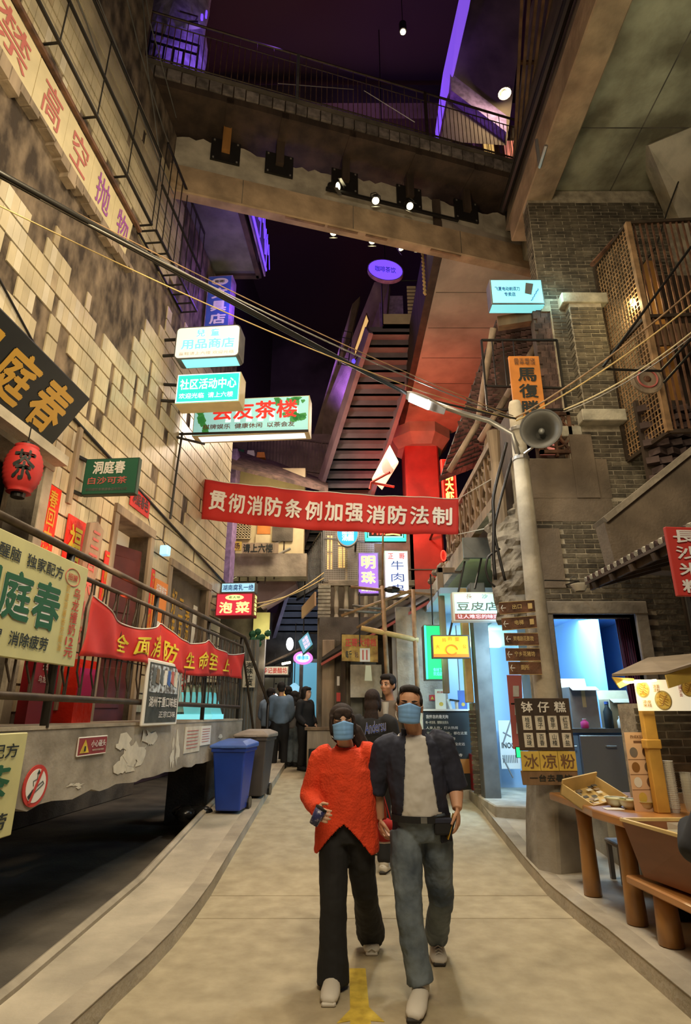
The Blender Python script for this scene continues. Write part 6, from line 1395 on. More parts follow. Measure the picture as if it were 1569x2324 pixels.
g0 = eB + UP * -.005; obj('gable_board', MB().slab(g0, PY(1605, 1500, 4.45), PY(1605, 1535, 4.45), PY(1520, 1562, 4.55), Vector((0, .02, 0))), 'ochre', T)
obj('gable_board', MB().slab(eA - UP * .005, PY(1440, 1540, 4.95), PY(1438, 1548, 4.95), PY(1408, 1562, 4.85), Vector((0, .02, 0))), 'ochre', T)
obj('bulb_strip', MB().tube([eA + Vector((.05, .05, -.03)), eA + Vector((.15, .05, -.045)), eA + Vector((.35, .0, -.03))], .008, 6), 'bulb_warm', T)
light('stall_light', 'AREA', (2.30, 4.82, 1.84), (2.45, 5.0, 1.2), 1.6, (1, .83, .42), .25)
light('stall_light', 'POINT', (2.22, 4.78, 1.75), (0, 0, 0), .9, (1, .80, .40), .05)
P = Panel(PY(1452, 1612, 4.92), Vector((.85, .0, 0)), UP * .24); P.n = Vector((0, -1, 0)); P.o.z = 1.615
T = thing('lit_menu_board', 'bright cream menu board with noodle bowl pictures under the stall roof', 'sign', P.pt(.5, 0))
obj('board', MB().slab(P.pt(0, 0, -.02), P.pt(1, 0, -.02), P.pt(1, 1, -.02), P.pt(0, 1, -.02), P.n * .02), 'menu_lit', T)
mat('noodle', (.78, .42, .05), .6, scale=40, c2=(.85, .66, .22), var=.3, emit=.12)
for cx, cy, rx, ry in ((.06, .70, .055, .25), (.24, .33, .07, .28), (.50, .72, .06, .24)):
    obj('bowl_picture', MB().prism(disc_pts(P, cx, cy, rx + .012, ry + .04, off=.001), P.n * .001), 'cream_panel', T); obj('noodle_picture', MB().prism(disc_pts(P, cx, cy, rx, ry, off=.003), P.n * .001), 'noodle', T)
    for k in range(5): obj('noodle_strand', MB().tube([P.pt(cx + rx * .8 * (t / 5 - .5) * 1.4, cy + ry * (.6 - .28 * k) * .9 + .04 * math.sin(t * 1.5 + k), .005) for t in range(6)], .0025, 4), 'wood_log', T)
letters('凉面\n凉粉', P, (.16, .60, .22, .84), 'gold_print', T, .03); letters('凉皮\n米线', P, (.04, .12, .12, .34), 'gold_print', T, .03); letters(vtext('招牌凉面'), P, (.40, .45, .43, .9), 'red_print', T, .03); letters(vtext('特色小吃'), P, (.62, .45, .65, .95), 'red_print', T, .03)
P = Panel(PY(1440, 1818, 5.06), Vector((.22, .02, 0)), UP * .58); T = thing('price_stand', 'tall peach price stand with seven round food pictures on the table', 'sign', P.pt(.5, 0)); P.o.z = tz; P.n = Vector((0, -1, 0))
mat('peach', (.70, .46, .28), .7); obj('board', MB().slab(P.pt(0, 0, -.01), P.pt(1, 0, -.01), P.pt(1, 1, -.01), P.pt(0, 1, -.01), P.n * .01), 'peach', T)
letters('PHEKE大王', P, (.2, .92, .9, .97), 'brown_print', T, .02); obj('title_bar', MB().slab(P.pt(.3, .86, .001), P.pt(.8, .86, .001), P.pt(.8, .89, .001), P.pt(.3, .89, .001), P.n * .001), 'brown_print', T)
for k in range(7):
    i, j = k % 2, k // 2; cx, cy = (.25 + .48 * i if k < 6 else .35), .74 - .19 * j
    obj('food_picture', MB().prism(disc_pts(P, cx, cy, .15, .065, off=.001), P.n * .0015), ['steel', 'brown_print', 'wood_log', 'wood', 'paper_white', 'brown_print', 'ochre'][k], T)
for j in range(3): obj('divider', MB().slab(P.pt(0, .645 - .19 * j, .001), P.pt(1, .645 - .19 * j, .001), P.pt(1, .65 - .19 * j, .001), P.pt(0, .65 - .19 * j, .001), P.n * .001), 'brown_print', T)
# tilted wooden tray box
m4 = Matrix.Translation((2.16, 5.62, tz + .005)) @ Matrix.Rotation(.48, 4, 'Z') @ Matrix.Rotation(-.10, 4, 'Y') @ Matrix.Rotation(.42, 4, 'X')
T = thing('tray_box', 'open pale wooden tray box tilted toward the lane with coins and slips', 'box', (2.16, 5.6, tz))
w2, d2, h2 = .22, .17, .10
for a, b in (((-w2, -d2, 0), (w2, d2, .012)), ((-w2, -d2, 0), (-w2 + .012, d2, h2)), ((w2 - .012, -d2, 0), (w2, d2, h2)), ((-w2, -d2, 0), (w2, -d2 + .012, h2)), ((-w2, d2 - .012, 0), (w2, d2, h2 + .04))): obj('side_panel', MB(m4).box(a, b), 'wood_yellow', T)
random.seed(31)
for k in range(26): x, y = random.uniform(-.17, .17), random.uniform(-.13, .13); obj('paper_slip', MB(m4).box((x - .03, y - .015, .014 + k * .0012), (x + .03, y + .015, .015 + k * .0012)), ['paper', 'grey_metal', 'wood_pale'][k % 3], T)
mat('foam', (.62, .60, .42), .5)
for k, (x, y) in enumerate(((2.22, 5.30), (2.29, 5.20), (2.37, 5.12))):
    T = thing('foam_bowl', ('rear', 'middle', 'front')[k] + ' of three pale foam bowls in a row on the stall table', 'bowl', (x, y, tz), 'foam bowls on the stall table'); obj('bowl', MB().lathe([(.035, 0), (.065, .03), (.075, .065), (.08, .068), (.07, .064), (.03, .012)], FR(x, y, tz), 18), 'foam', T, smooth=True); obj('rim', MB().lathe([(.074, .064), (.084, .066), (.084, .072), (.074, .07)], FR(x, y, tz), 18, caps=False), 'lime' if 0 else 'cream_board', T)
obj('price_card', MB().box((2.08, 5.14, tz + .001), (2.22, 5.24, tz + .004)), 'paper_white', label='small white printed card lying on the stall table', cat='card')
for k in range(26):
    obj('paper_cup', MB().lathe([(.030, 0), (.040, .03), (.043, .032)], FR(2.56 + .0005 * k, 5.02, tz + .0135 * k), 12), 'paper_white', label='stacked white paper cups', cat='cup', group='stack of paper cups by the stall post') if k == 0 else None
    if k: c_ = bpy.data.objects['paper_cup'].copy(); COL.objects.link(c_); c_.matrix_world = WM['paper_cup'] @ Matrix.Translation((0, 0, .0135 * k))
for o_ in [o for o in bpy.data.objects if o.name.startswith('paper_cup')]: o_['label'] = 'white paper cup in the tall stack beside the yellow stall post'
for k, (x, y, h) in enumerate(((2.70, 5.05, .24),)):
    T = thing('clear_cups', 'shorter stack of clear plastic cups behind the white paper cups', 'cup stack', (x, y, tz))
    for i in range(int(h / .02)): obj('cup', MB().lathe([(.03, 0), (.042, .06), (.045, .062)], FR(x, y, tz + .02 * i), 12, caps=False), 'clear', T)
# low brick wall right behind stall
T = struct('wall_low', MB().box((2.62, 5.55, .1), (4.2, 5.9, 1.68)), 'mortar', 'low grey brick counter wall behind the stall cups', 'wall'); brickwork(T, FR(0, 5.55), 2.60, 4.0, .45, 1.66, maxn=130)
obj('ledge', MB().box((2.60, 5.50, .1), (4.2, 5.56, .95)), 'concrete', T)
struct('steps', MB().box((2.75, 6.6, .1), (3.6, 7.3, .34)).box((2.75, 6.85, .34), (3.6, 7.3, .58)), 'concrete_pale', 'pale concrete steps behind the stall table legs', 'step')
T = thing('stool', 'low grey plastic stool behind the table legs', 'stool', (2.7, 6.2, .12)); obj('seat', MB().box((2.5, 6.05, .42), (2.85, 6.35, .46)), 'grey_lid', T, bevel=.01)
for x, y in ((2.53, 6.08), (2.82, 6.08), (2.53, 6.32), (2.82, 6.32)): obj('leg', MB().box((x - .02, y - .02, .121), (x + .02, y + .02, .42)), 'grey_lid', T)
obj('black_bin', MB().lathe([(.13, .121), (.15, .5), (.155, .52)], FR(2.55, 5.25), 16), 'black_bag', label='round black waste bin under the stall table', cat='bin')
mb = MB().ell((2.62, 4.85, .25), (.09, .08, .13), 12, 8).ell((2.62, 4.85, .40), (.03, .03, .03), 8, 6); obj('white_bag', mb, 'paper_white', label='knotted white plastic bag under the wooden bench', cat='bag', smooth=True)
# ================================================================== DRINKS COUNTER, red cabinet
P = Panel(Vector((1.28, 10.2, .43)), Vector((.86, .15, 0)), UP * 1.20)
T = thing('drinks_counter', 'white topped drinks counter with a black printed front behind the man', 'counter', P.pt(.5, 0, -.3))
obj('front', MB().slab(P.pt(0, 0), P.pt(1, 0), P.pt(1, 1), P.pt(0, 1), -P.n * .55), 'black_print', T); obj('side_panel', MB().slab(P.pt(0, .1, .0), P.pt(0, .1, -.5), P.pt(0, .97, -.5), P.pt(0, .97, 0), Vector((-.02, 0, 0))), 'lb_mint' if 0 else 'paper', T)
obj('worktop', MB().slab(P.pt(-.35, 1, .04), P.pt(1.02, 1, .04), P.pt(1.02, 1, -.6), P.pt(-.35, 1, -.6), UP * .03), 'paper_white', T)
obj('mint_front', MB().slab(P.pt(-.35, .55, .0), P.pt(-.02, .55, 0), P.pt(-.02, 1, 0), P.pt(-.35, 1, 0), -P.n * .5), 'foam', T)
letters('我怀念的是无拘', P, (.06, .90, .5, .95), 'paper_white', T, .03)
for k in range(7): letters(('喝一杯凉茶，慢慢走在街头', '人来人往，灯火热闹', '旧城旧巷旧时光，都在这里', '茶香米香，一口就是当年', '老长沙的味道，从没走远', '欢迎你来坐坐，聊聊天', '把日子过成诗')[k], P, (.05, .83 - k * .07, .5 + .06 * ((k * 3) % 7), .87 - k * .07), 'paper', T, .02)
obj('photo_strip', MB().slab(P.pt(.35, .20, .001), P.pt(.98, .20, .001), P.pt(.98, .38, .001), P.pt(.35, .38, .001), P.n * .003), 'wood_log', T); obj('face_print', MB().prism(disc_pts(P, .48, .28, .11, .09, off=.005), P.n * .002), 'red_ink_faded', T)
P2 = panelY(1072, 1712, 1099, 1784, 10.15); T = thing('red_fire_cabinet', 'narrow dark red fire cabinet at the end of the drinks counter', 'cabinet', P2.pt(.5, 0)); P2.y = UP * (P2.pt(0, 1).z - .431); P2.o.z = .431
obj('cabinet_body', MB().slab(P2.pt(0, 0), P2.pt(1, 0), P2.pt(1, 1), P2.pt(0, 1), -P2.n * .2), 'dark_red', T, bevel=.005); obj('round_label', MB().prism(disc_pts(P2, .5, .7, .25, .09, off=.001), P2.n * .002), 'paper', T); letters('119', P2, (.3, .35, .7, .42), 'paper_white', T, .02)
def card(l, t, r, b, Y, mt, lb, zb, tx=None):
    P = panelY(l, t, r, b, Y); P.y = UP * (P.pt(0, 1).z - zb); P.o.z = zb; T = thing('menu_card', lb, 'card', P.pt(.5, 0)); obj('card', MB().slab(P.pt(0, 0), P.pt(1, 0), P.pt(1, 1), P.pt(0, 1), -P.n * .01), mt, T)
    if tx: letters(tx, P, (.2, .8, .8, .9), 'red_print', T)
    obj('picture', MB().prism(disc_pts(P, .55, .25, .2, .1, off=.001), P.n * .002), 'ochre', T)
card(988, 1564, 1012, 1604, 10.4, 'paper_white', 'tall white menu card standing on the drinks counter', 1.66, '奶茶'); card(1040, 1567, 1060, 1608, 10.4, 'blue_lid', 'leaning bluish menu card on the drinks counter', 1.66)
T = thing('tap_dispenser', 'white drink dispenser with a black arm on the counter', 'dispenser', PY(1020, 1605, 10.4)); c = PY(1022, 1606, 10.4); c.z = 1.66; obj('body', MB().slab(c, c + Vector((.04, 0, 0)), c + Vector((.0, 0, .16)), c + Vector((-.05, 0, .16)), (0, .08, 0)), 'paper_white', T); obj('arm', MB().beam(c + UP * .15, c + Vector((.16, 0, .13)), .03, .03), 'black_metal', T); obj('cup', MB().lathe([(.04, 0), (.05, .12)], Matrix.Translation(c + Vector((.14, .05, 0))), 12), 'paper', T)
P = panelY(975, 1577, 988, 1590, 11.59); T = thing('caution_label', 'tiny yellow triangle label on the wall behind the counter', 'sign', P.pt(.5, 0)); obj('plate', MB().slab(P.pt(0, 0), P.pt(1, 0), P.pt(1, 1), P.pt(0, 1), -P.n * .01), 'red_print', T); obj('triangle', MB().prism([P.pt(.2, .2, .002), P.pt(.8, .2, .002), P.pt(.5, .8, .002)], P.n * .002), 'yellow_paint', T)
# ================================================================== BINS
def bin_(x, y, z, s, lb, body, lid, rz=0.0, grp='wheelie bins at the end of the platform'):
    m = Matrix.Translation((x, y, z)) @ Matrix.Rotation(rz, 4, 'Z'); T = thing('wheelie_bin', lb, 'bin', (x, y, z), grp)
    w0, d0, w1, d1, h = .20 * s, .22 * s, .27 * s, .33 * s, .96 * s
    mb = MB(m); mb.add([(-w0, -d0, .03), (w0, -d0, .03), (w0, d0, .03), (-w0, d0, .03), (-w1, -d1, h), (w1, -d1, h), (w1, d1, h), (-w1, d1, h)], CUBE[1]); obj('body', mb, body, T, bevel=.02, seg=2)
    obj('collar', MB(m).box((-w1 - .015, -d1 - .015, h - .05), (w1 + .015, d1 + .015, h)), body, T, bevel=.008)
    mb = MB(m); a = .035; mb.add([(-w1 - a, -d1 - a, h), (w1 + a, -d1 - a, h), (w1 + a, d1 + a, h), (-w1 - a, d1 + a, h), (-w1 - a, -d1 - a, h + .035), (w1 + a, -d1 - a, h + .035), (w1 + a, d1 + a, h + .06), (-w1 - a, d1 + a, h + .06), (-w1 * .7, -d1 * .7, h + .09), (w1 * .7, -d1 * .7, h + .09), (w1 * .7, d1 * .7, h + .11), (-w1 * .7, d1 * .7, h + .11)], [(0, 3, 2, 1), (0, 1, 5, 4), (1, 2, 6, 5), (2, 3, 7, 6), (3, 0, 4, 7), (4, 5, 9, 8), (5, 6, 10, 9), (6, 7, 11, 10), (7, 4, 8, 11), (8, 9, 10, 11)]); ld = obj('lid', mb, lid, T, bevel=.01); obj('lid_grip', MB(m).box((-.1, -d1 - a - .015, h + .005), (.1, -d1 - a, h + .03)), lid, ld)
    for sx in (-1, 1): obj('wheel', MB(m).lathe([(.10 * s, -.025), (.10 * s, .025)], Matrix.Translation((sx * w0 * 1.05, d0 + .02, .10 * s)) @ Matrix.Rotation(pi / 2, 4, 'Y'), 18), 'black_bag', T)
    obj('handle', MB(m).tube([(-w1 * .7, d1 + .05, h), (w1 * .7, d1 + .05, h)], .015, 6), body, T)
    return T
bin_(-1.58, 8.95, gz(8.95) + .115, .86, 'bright blue wheelie bin in front', 'blue_plastic', 'blue_lid', -.12); bin_(-1.42, 9.9, gz(9.9) + .115, .90, 'dark grey wheelie bin with a brownish lid behind the blue one', 'grey_plastic', 'grey_lid', -.12)
mb = MB(); random.seed(3)
for k in range(9): mb.ell((-2.1 + random.uniform(-.2, .2), 8.95 + random.uniform(-.15, .15), .30), (.14, .13, random.uniform(.05, .1)), 9, 6)
o = obj('rubbish_bag', mb, 'black_bag', label='crumpled black rubbish bag left of the blue bin', cat='bag', smooth=True)
# ================================================================== MIDDLE BUILDING with balcony
MY = 14.0
x0m, x1m = PY(735, 1400, MY).x, PY(935, 1400, MY).x
zf = PY(835, 1405, MY).z; zt_ = PY(835, 1330, MY).z
T = struct('wall_middle', MB().box((x0m - .1, MY + 1.6, 0), (x1m + .3, MY + 1.9, 7.4)), 'concrete_dark', 'dark wall of the middle balcony building', 'wall')
struct('wall_middle_side', MB().box((x0m - .15, MY + .1, 0), (x0m + .05, MY + 5.5, 4.2)), 'concrete_face', 'mottled side wall of the middle building facing the stair', 'wall')
bsl = struct('balcony_slab', MB().box((x0m - .1, MY - .05, zf - .38), (x1m + .3, MY + 1.6, zf)), 'concrete_face', 'mouldy concrete balcony slab of the middle building', 'slab', bevel=.03)
brickp = struct('brick_pier', MB().box((x0m - .14, MY - .06, zf), (x0m + .16, MY + .26, zt_ + .05)), 'mortar', 'pale stacked brick pier at the left end of the balcony', 'pillar')
items = []
for r in range(9): items.append((Matrix.Translation((x0m + .01, MY - .07, zf + .05 + r * (zt_ - zf) / 9)) @ Matrix.Diagonal((.29 + .02 * (r % 2), .06, (zt_ - zf) / 9 - .02, 1)), 0))
pieces(brickp, 'brick', items, ['stone_white'], 'bricks', 'stone_white')
T = thing('balcony_balustrade', 'grey balustrade of carved posts on the middle balcony', 'balustrade', ((x0m + x1m) / 2, MY, zf))
obj('top_rail', MB().box((x0m + .1, MY - .04, zt_), (x1m + .1, MY + .14, zt_ + .14)), 'concrete', T, bevel=.01)
k = 0; x = x0m + .30
while x < x1m: obj('baluster', MB().lathe([(.07, zf), (.045, zf + .12), (.065, zf + .3), (.045, zt_ - .12), (.07, zt_)], FR(x, MY + .05), 8), 'concrete_pale', T); x += .24
# balcony interior glow and mesh cage
P = Panel(Vector((x0m - .02, MY, zt_ + .12)), Vector((1.25, 0, 0)), UP * 1.75)
T = thing('wire_mesh_cage', 'wire mesh screen of the middle balcony with warm light behind', 'window guard', P.pt(.5, 0)); net(P, 30, 36, .010, 'steel', T)
obj('edge_post', MB().beam(P.pt(0, 0), P.pt(0, 1.02), .06, .06, up=P.n), 'grey_metal', T); obj('timber_post', MB().beam(P.pt(.45, 0, -.03), P.pt(.45, .85, -.03), .07, .05, up=P.n), 'wood_yellow', T); obj('rail', MB().beam(P.pt(0, .62, .02), P.pt(1.2, .55, .02), .04, .04), 'grey_metal', T); obj('rail', MB().beam(P.pt(0, 1.02, .02), P.pt(1.5, 1.02, .02), .05, .05), 'grey_metal', T)
for (a, b, c, d, lb) in ((.05, .28, .16, .80, 'narrow warm lit screen behind the wire mesh'), (.28, .30, .46, .98, 'amber lit shop front behind the wire mesh')):
    T = thing('lit_shop_front', lb, 'window', P.pt(a, b, -.8)); obj('pane', MB().slab(P.pt(a, b, -.8), P.pt(c, b, -.8), P.pt(c, d, -.8), P.pt(a, d, -.8), -P.n * .03), 'warm_window', T); obj('mullion', MB().beam(P.pt((a + c) / 2, b, -.78), P.pt((a + c) / 2, d, -.78), .03, .02), 'wood_dark', T); obj('mullion', MB().beam(P.pt(a, (b + d) / 2, -.78), P.pt(c, (b + d) / 2, -.78), .03, .02), 'wood_dark', T)
light('balcony_glow', 'POINT', P.pt(.4, .8, -.4), (0, 0, 0), 14, (1, .7, .35), .2)
# side bar railing going back along the stair
T = thing('side_bar_railing', 'tall dark bar railing along the side of the middle building', 'railing', (x0m - .1, MY + 2, 4))
a0, a1 = PY(730, 1208, MY), PY(674, 1290, MY + 4.2); b0_, b1_ = PY(730, 1330, MY), PY(674, 1362, MY + 4.2)
obj('top_rail', MB().beam(a0, a1, .05, .05), 'black_metal', T); obj('lower_rail', MB().beam(b0_, b1_, .05, .05), 'black_metal', T)
for k in range(22): obj('bar', MB().beam(a0.lerp(a1, k / 21), b0_.lerp(b1_, k / 21), .022, .022, up=(0, 1, 0)), 'grey_metal', T)
# signs of the balcony building
T = sign('purple_pearl_sign', 'purple lit vertical box sign with two pale green characters', panelY(813, 1254, 860, 1348, 12.4), .22, 'lb_purple', 'purple_lit_panel', [('明', (.15, .60, .85, .92), 'tx_lime', .07), ('珠', (.15, .24, .85, .54), 'tx_lime', .07), ('美容美发', (.15, .06, .85, .14), 'tx_lime', .03)])
T = sign('beef_skewer_sign', 'white lit vertical beef skewer box sign beside the red pillar', panelY(874, 1250, 928, 1356, 12.2), .3, 'lb_white', 'paper_white', [('正', (.14, .82, .38, .94), 'tx_red', .03), ('哥', (.60, .82, .86, .94), 'tx_red', .03), ('牛', (.26, .58, .80, .78), 'blue_lid', .01), ('肉', (.26, .33, .80, .52), 'blue_lid', .01), ('串', (.28, .06, .78, .28), 'blue_lid', .01)])
light('sign_glow', 'POINT', PY(865, 1300, 11.6), (0, 0, 0), 16, (.65, .7, 1), .3)
P = panelY(764, 1180, 814, 1240, 12.6); T = thing('round_blue_sign', 'round bright blue sign half hidden behind the street banner', 'sign', P.pt(.5, 0)); obj('drum', MB().prism(disc_pts(P, .5, .5, .5, .5, off=-.15), P.n * .15), 'steel', T); obj('bracket', MB().beam(P.pt(.9, .5, -.1), P.pt(.9, .5, -1.6), .05, .05), 'black_metal', T); obj('face', MB().prism(disc_pts(P, .5, .5, .46, .46), P.n * .01), 'lb_blue', T); letters('甜品\n汤圆', P, (.25, .2, .78, .68), 'neon_white', T, .05, .015)
P = panelY(828, 1182, 922, 1229, 12.6); T = thing('neon_sign', 'dark sign framed by green neon tube with red neon writing', 'sign', P.pt(.5, 0)); obj('back', MB().slab(P.pt(0, 0, -.1), P.pt(1, 0, -.1), P.pt(1, 1, -.1), P.pt(0, 1, -.1), P.n * .08), 'board_black', T)
obj('green_tube', MB().tube([P.pt(.03, 1.0, .02), P.pt(.03, .08, .02), P.pt(.97, .08, .02), P.pt(.97, 1.0, .02)], .045, 8), 'neon_green', T); obj('cyan_tube', MB().tube([P.pt(.09, 1.0, .03), P.pt(.09, .2, .03), P.pt(.91, .2, .03), P.pt(.91, 1.0, .03)], .018, 6), 'neon_cyan', T); letters('湘味', P, (.16, .3, .85, .95), 'neon_red', T, .03, .02); obj('yellow_tube', MB().tube([P.pt(.5, .3, .04), P.pt(.7, .34, .04), P.pt(.85, .28, .04)], .015, 6), 'neon_yellow', T)
light('neon_glow', 'POINT', P.pt(.5, -.3, .5), (0, 0, 0), 8, (.2, 1, .5), .2)
P = panelY(1003, 1042, 1036, 1142, 11.8); T = thing('red_neon_strip', 'vertical red neon sign with burning yellow characters by the pillar', 'sign', P.pt(.5, 0)); obj('back', MB().slab(P.pt(0, 0, -.1), P.pt(1, 0, -.1), P.pt(1, 1, -.1), P.pt(0, 1, -.1), P.n * .1), 'foil_red', T); letters(vtext('火锅大虾'), P, (.2, .03, .8, .97), 'neon_yellow', T, .07, .01); obj('tube', MB().tube([P.pt(.06, .02, .02), P.pt(.06, .98, .02), P.pt(.94, .98, .02), P.pt(.94, .02, .02)], .012, 6), 'neon_red', T)
P = panelY(1001, 1248, 1013, 1274, 12.0); T = thing('small_red_neon', 'small oval red neon lamp low beside the red pillar', 'sign', P.pt(.5, 0)); obj('ring', MB().tube([P.pt(.5 + .45 * math.cos(a * pi / 8), .5 + .45 * math.sin(a * pi / 8)) for a in range(17)], .012, 6), 'neon_red', T); obj('face', MB().prism(disc_pts(P, .5, .5, .4, .42, off=-.03), P.n * .02), 'foil_red', T)
# tilted egg poster sign
q = [PY(845, 1085, 13.5), PY(885, 1010, 12.8), PY(905, 1048, 12.8), PY(868, 1108, 13.5)]
T = thing('tilted_poster_sign', 'tilted pale poster box with an egg shape beneath the soffit beam', 'sign', q[0]); obj('box', MB().prism(q, (0, .12, 0)), 'lb_white' if 0 else 'room_glow', T); c = (q[1] + q[2]) / 2 * .62 + q[3] * .38; obj('egg_print', MB().ell(c + Vector((-.05, -.06, .0)), (.16, .02, .24), 12, 8), 'paper_white', T)
obj('orange_bracket', MB().tube([PY(840, 1110, 13), PY(843, 1095, 13), PY(885, 1072, 12.6)], .03, 6).tube([PY(843, 1095, 13), PY(895, 1105, 12.8)], .03, 6), 'red_pillar', label='orange red bracket frame above the street banner', cat='bracket')
# sloping dark eave + scaffold poles + front shop
ev = [PY(730, 1508, 12.6), PY(975, 1366, 11.4), PY(980, 1376, 13.6), PY(740, 1500, 14.0)]
T = struct('eave', MB().slab(ev[0], ev[1], ev[1] + Vector((0, 2.0, .5)), ev[0] + Vector((0, 1.4, .5)), (0, 0, .08)), 'black_metal', 'sloping black sheet eave over the dark front shop', 'eave')
obj('rim', MB().beam(ev[0], ev[1], .04, .05), 'red_ink_faded', T)
for nm, a, b, r_, lb in ((0, (868, 1330), (879, 1530), .045, 'tall bamboo pole in front of the dark shop'), (0, (937, 1338), (950, 1600), .045, 'second tall bamboo pole nearer the green light box'), (0, (796, 1332), (1000, 1352), .03, 'horizontal bamboo pole high across the scaffold'), (0, (820, 1425), (950, 1453), .05, 'flat yellowish plank nailed across the poles'), (0, (775, 1398), (935, 1340), .03, 'diagonal scaffold pole before the balustrade'), (0, (810, 1425), (940, 1345), .025, 'second diagonal scaffold pole beneath the first'), (0, (770, 1384), (875, 1392), .025, 'short grey scaffold bar under the balustrade'), (0, (800, 1374), (880, 1384), .022, 'thin grey bar crossing the balustrade'), (0, (870, 1180), (868, 1330), .02, 'thin dark upright rod above the scaffold')):
    p0, p1 = PY(*a, 11.3), PY(*b, 11.3); p1 = p0 + (p1 - p0) * (1.95 if 'in front of' in lb else 1.5 if 'nearer' in lb else 1)
    obj('scaffold_pole', MB().tube([p0, p1], r_, 8), 'wood_yellow' if 'plank' in lb else ('grey_metal' if 'grey' in lb else 'bamboo'), label=lb, cat='pole', smooth=True)
obj('black_rag', MB().ell(PY(890, 1338, 11.2), (.16, .06, .07), 8, 6), 'black_bag', label='black rag knotted on the scaffold poles', cat='rag')
T = struct('wall_front_shop', MB().box((x0m - .05, 12.9, .0), (1.05, 13.1, 3.6)), 'concrete_dark', 'dark boarded front of the small shop in the middle', 'wall')
for k in range(5): obj('board_panel', MB().box((x0m + .02 + .3 * k, 12.86, .4 if k else .05), (x0m + .29 + .3 * k, 12.9, 3.1)), ['wood_pale', 'concrete_dark', 'grey_metal', 'grey_metal', 'concrete_dark'][k], T, bevel=.01)
obj('lower_boards', MB().box((x0m - .02, 12.7, .02), (.75, 12.86, 1.25)), 'wood_pale', T); obj('shop_post', MB().box((-.10, 12.6, 0), (.0, 12.72, 3.2)), 'wood_dark', T)
obj('pale_door', MB().box((.98, 12.5, .05), (1.42, 12.56, 3.2)), 'paper_white', T); obj('pale_cabinet', MB().box((.1, 12.5, 1.9), (.75, 12.8, 2.55)), 'paper', T); obj('olive_wall', MB().box((1.42, 12.3, .05), (2.0, 12.5, 4.1)), 'concrete', T)
P = panelY(776, 1440, 858, 1503, 11.6); T = thing('rusty_name_board', 'orange brown weathered board with red characters above the dark shop', 'sign', P.pt(.5, 0)); mat('ochre_rust', (.40, .21, .05), .8, var=.4, scale=7, c2=(.52, .33, .08)); obj('board', MB().slab(P.pt(0, .05, -.05), P.pt(1, 0, -.05), P.pt(1, .97, -.05), P.pt(0, 1, -.05), P.n * .05), 'ochre_rust', T)
letters('正哥大排档', P, (.10, .56, .95, .86), 'red_print', T, .04); letters('每斤', P, (.10, .14, .28, .42), 'black_print', T, .04); letters('起', P, (.36, .16, .46, .36), 'brown_print', T, .04); obj('white_tag', MB().slab(P.pt(.5, .02, .002), P.pt(.78, .02, .002), P.pt(.78, .5, .002), P.pt(.5, .5, .002), P.n * .004), 'paper_white', T); letters('11', P, (.57, .08, .71, .44), 'red_print', T, .05, .012)
for k, (l, t, r, b) in enumerate(((828, 1510, 845, 1545),)): obj('green_towel', MB().slab(PY(l, b, 11.5), PY(r, b, 11.5), PY(r - 3, t, 11.5), PY(l + 2, t, 11.5), (0, .05, 0)), 'foam', label='pale green towel hanging before the dark shop', cat='towel')
T = thing('counter_cabinet', 'brown side counter at the foot of the dark shop', 'counter', (-.3, 12.4, 0)); obj('carcass', MB().box((-.75, 12.2, .0), (-.05, 12.6, 1.28)), 'wood_pale', T); obj('worktop', MB().box((-.8, 12.15, 1.28), (0, 12.65, 1.33)), 'wood', T); obj('black_tub', MB().box((-.7, 11.9, .3), (-.0, 12.2, .95)), 'black_bag', T)
P = panelY(765, 1535, 771, 1556, 12.5); obj('sticker', MB().slab(P.pt(0, 0), P.pt(1, 0), P.pt(1, 1), P.pt(0, 1), -P.n * .01), 'paper_white', label='small white sticker on the dark shop post', cat='sticker')
P = panelY(764, 1572, 773, 1592, 12.5); obj('sticker', MB().slab(P.pt(0, 0), P.pt(1, 0), P.pt(1, 1), P.pt(0, 1), -P.n * .01), 'red_print', label='small red sticker on the dark shop post', cat='sticker')
# ================================================================== FAR LEFT: cream building, eave, upper rails
FY = 15.0
lx0, lx1 = PY(500, 1200, FY).x - 1.2, PY(690, 1200, FY).x
zc0, zc1 = PY(600, 1275, FY).z, PY(600, 1085, FY).z
T = struct('wall_far_left', MB().box((lx0, FY, zc0), (lx1, FY + .4, zc1 + .3)), 'cream_panel', 'cream tiled upper wall behind the street banner', 'wall')
def far_rect(l, t, r, b, Y, mt, name, d=.04, par=None): P = panelY(l, t, r, b, Y); return obj(name, MB().slab(P.pt(0, 0), P.pt(1, 0), P.pt(1, 1), P.pt(0, 1), -P.n * d), mt, par), P
_, P = far_rect(514, 1178, 570, 1222, FY - .06, 'board_black', 'lattice_back', .04, T)
P = panelY(514, 1178, 570, 1222, FY - .08)
for i in range(9): obj('lattice_bar', MB().beam(P.pt(i / 8, 0), P.pt((i + .5) / 8 if i < 8 else 1, 1), .03, .03, up=P.n), 'cream_panel', T); obj('lattice_bar', MB().beam(P.pt(0, i / 8), P.pt(1, i / 8), .03, .03), 'cream_panel', T)
far_rect(584, 1186, 614, 1212, FY - .06, 'orange_board', 'orange_panel', .04, T); far_rect(618, 1188, 665, 1228, FY - .06, 'concrete_dark', 'grey_panel', .04, T); far_rect(580, 1213, 612, 1235, FY - .05, 'cream_panel', 'cream_tile', .04, T)
for k in range(6): far_rect(516 + k * 8, 1045 + k, 522 + k * 8, 1068, FY - .06, 'wood', 'louvre_slat', .03, T)
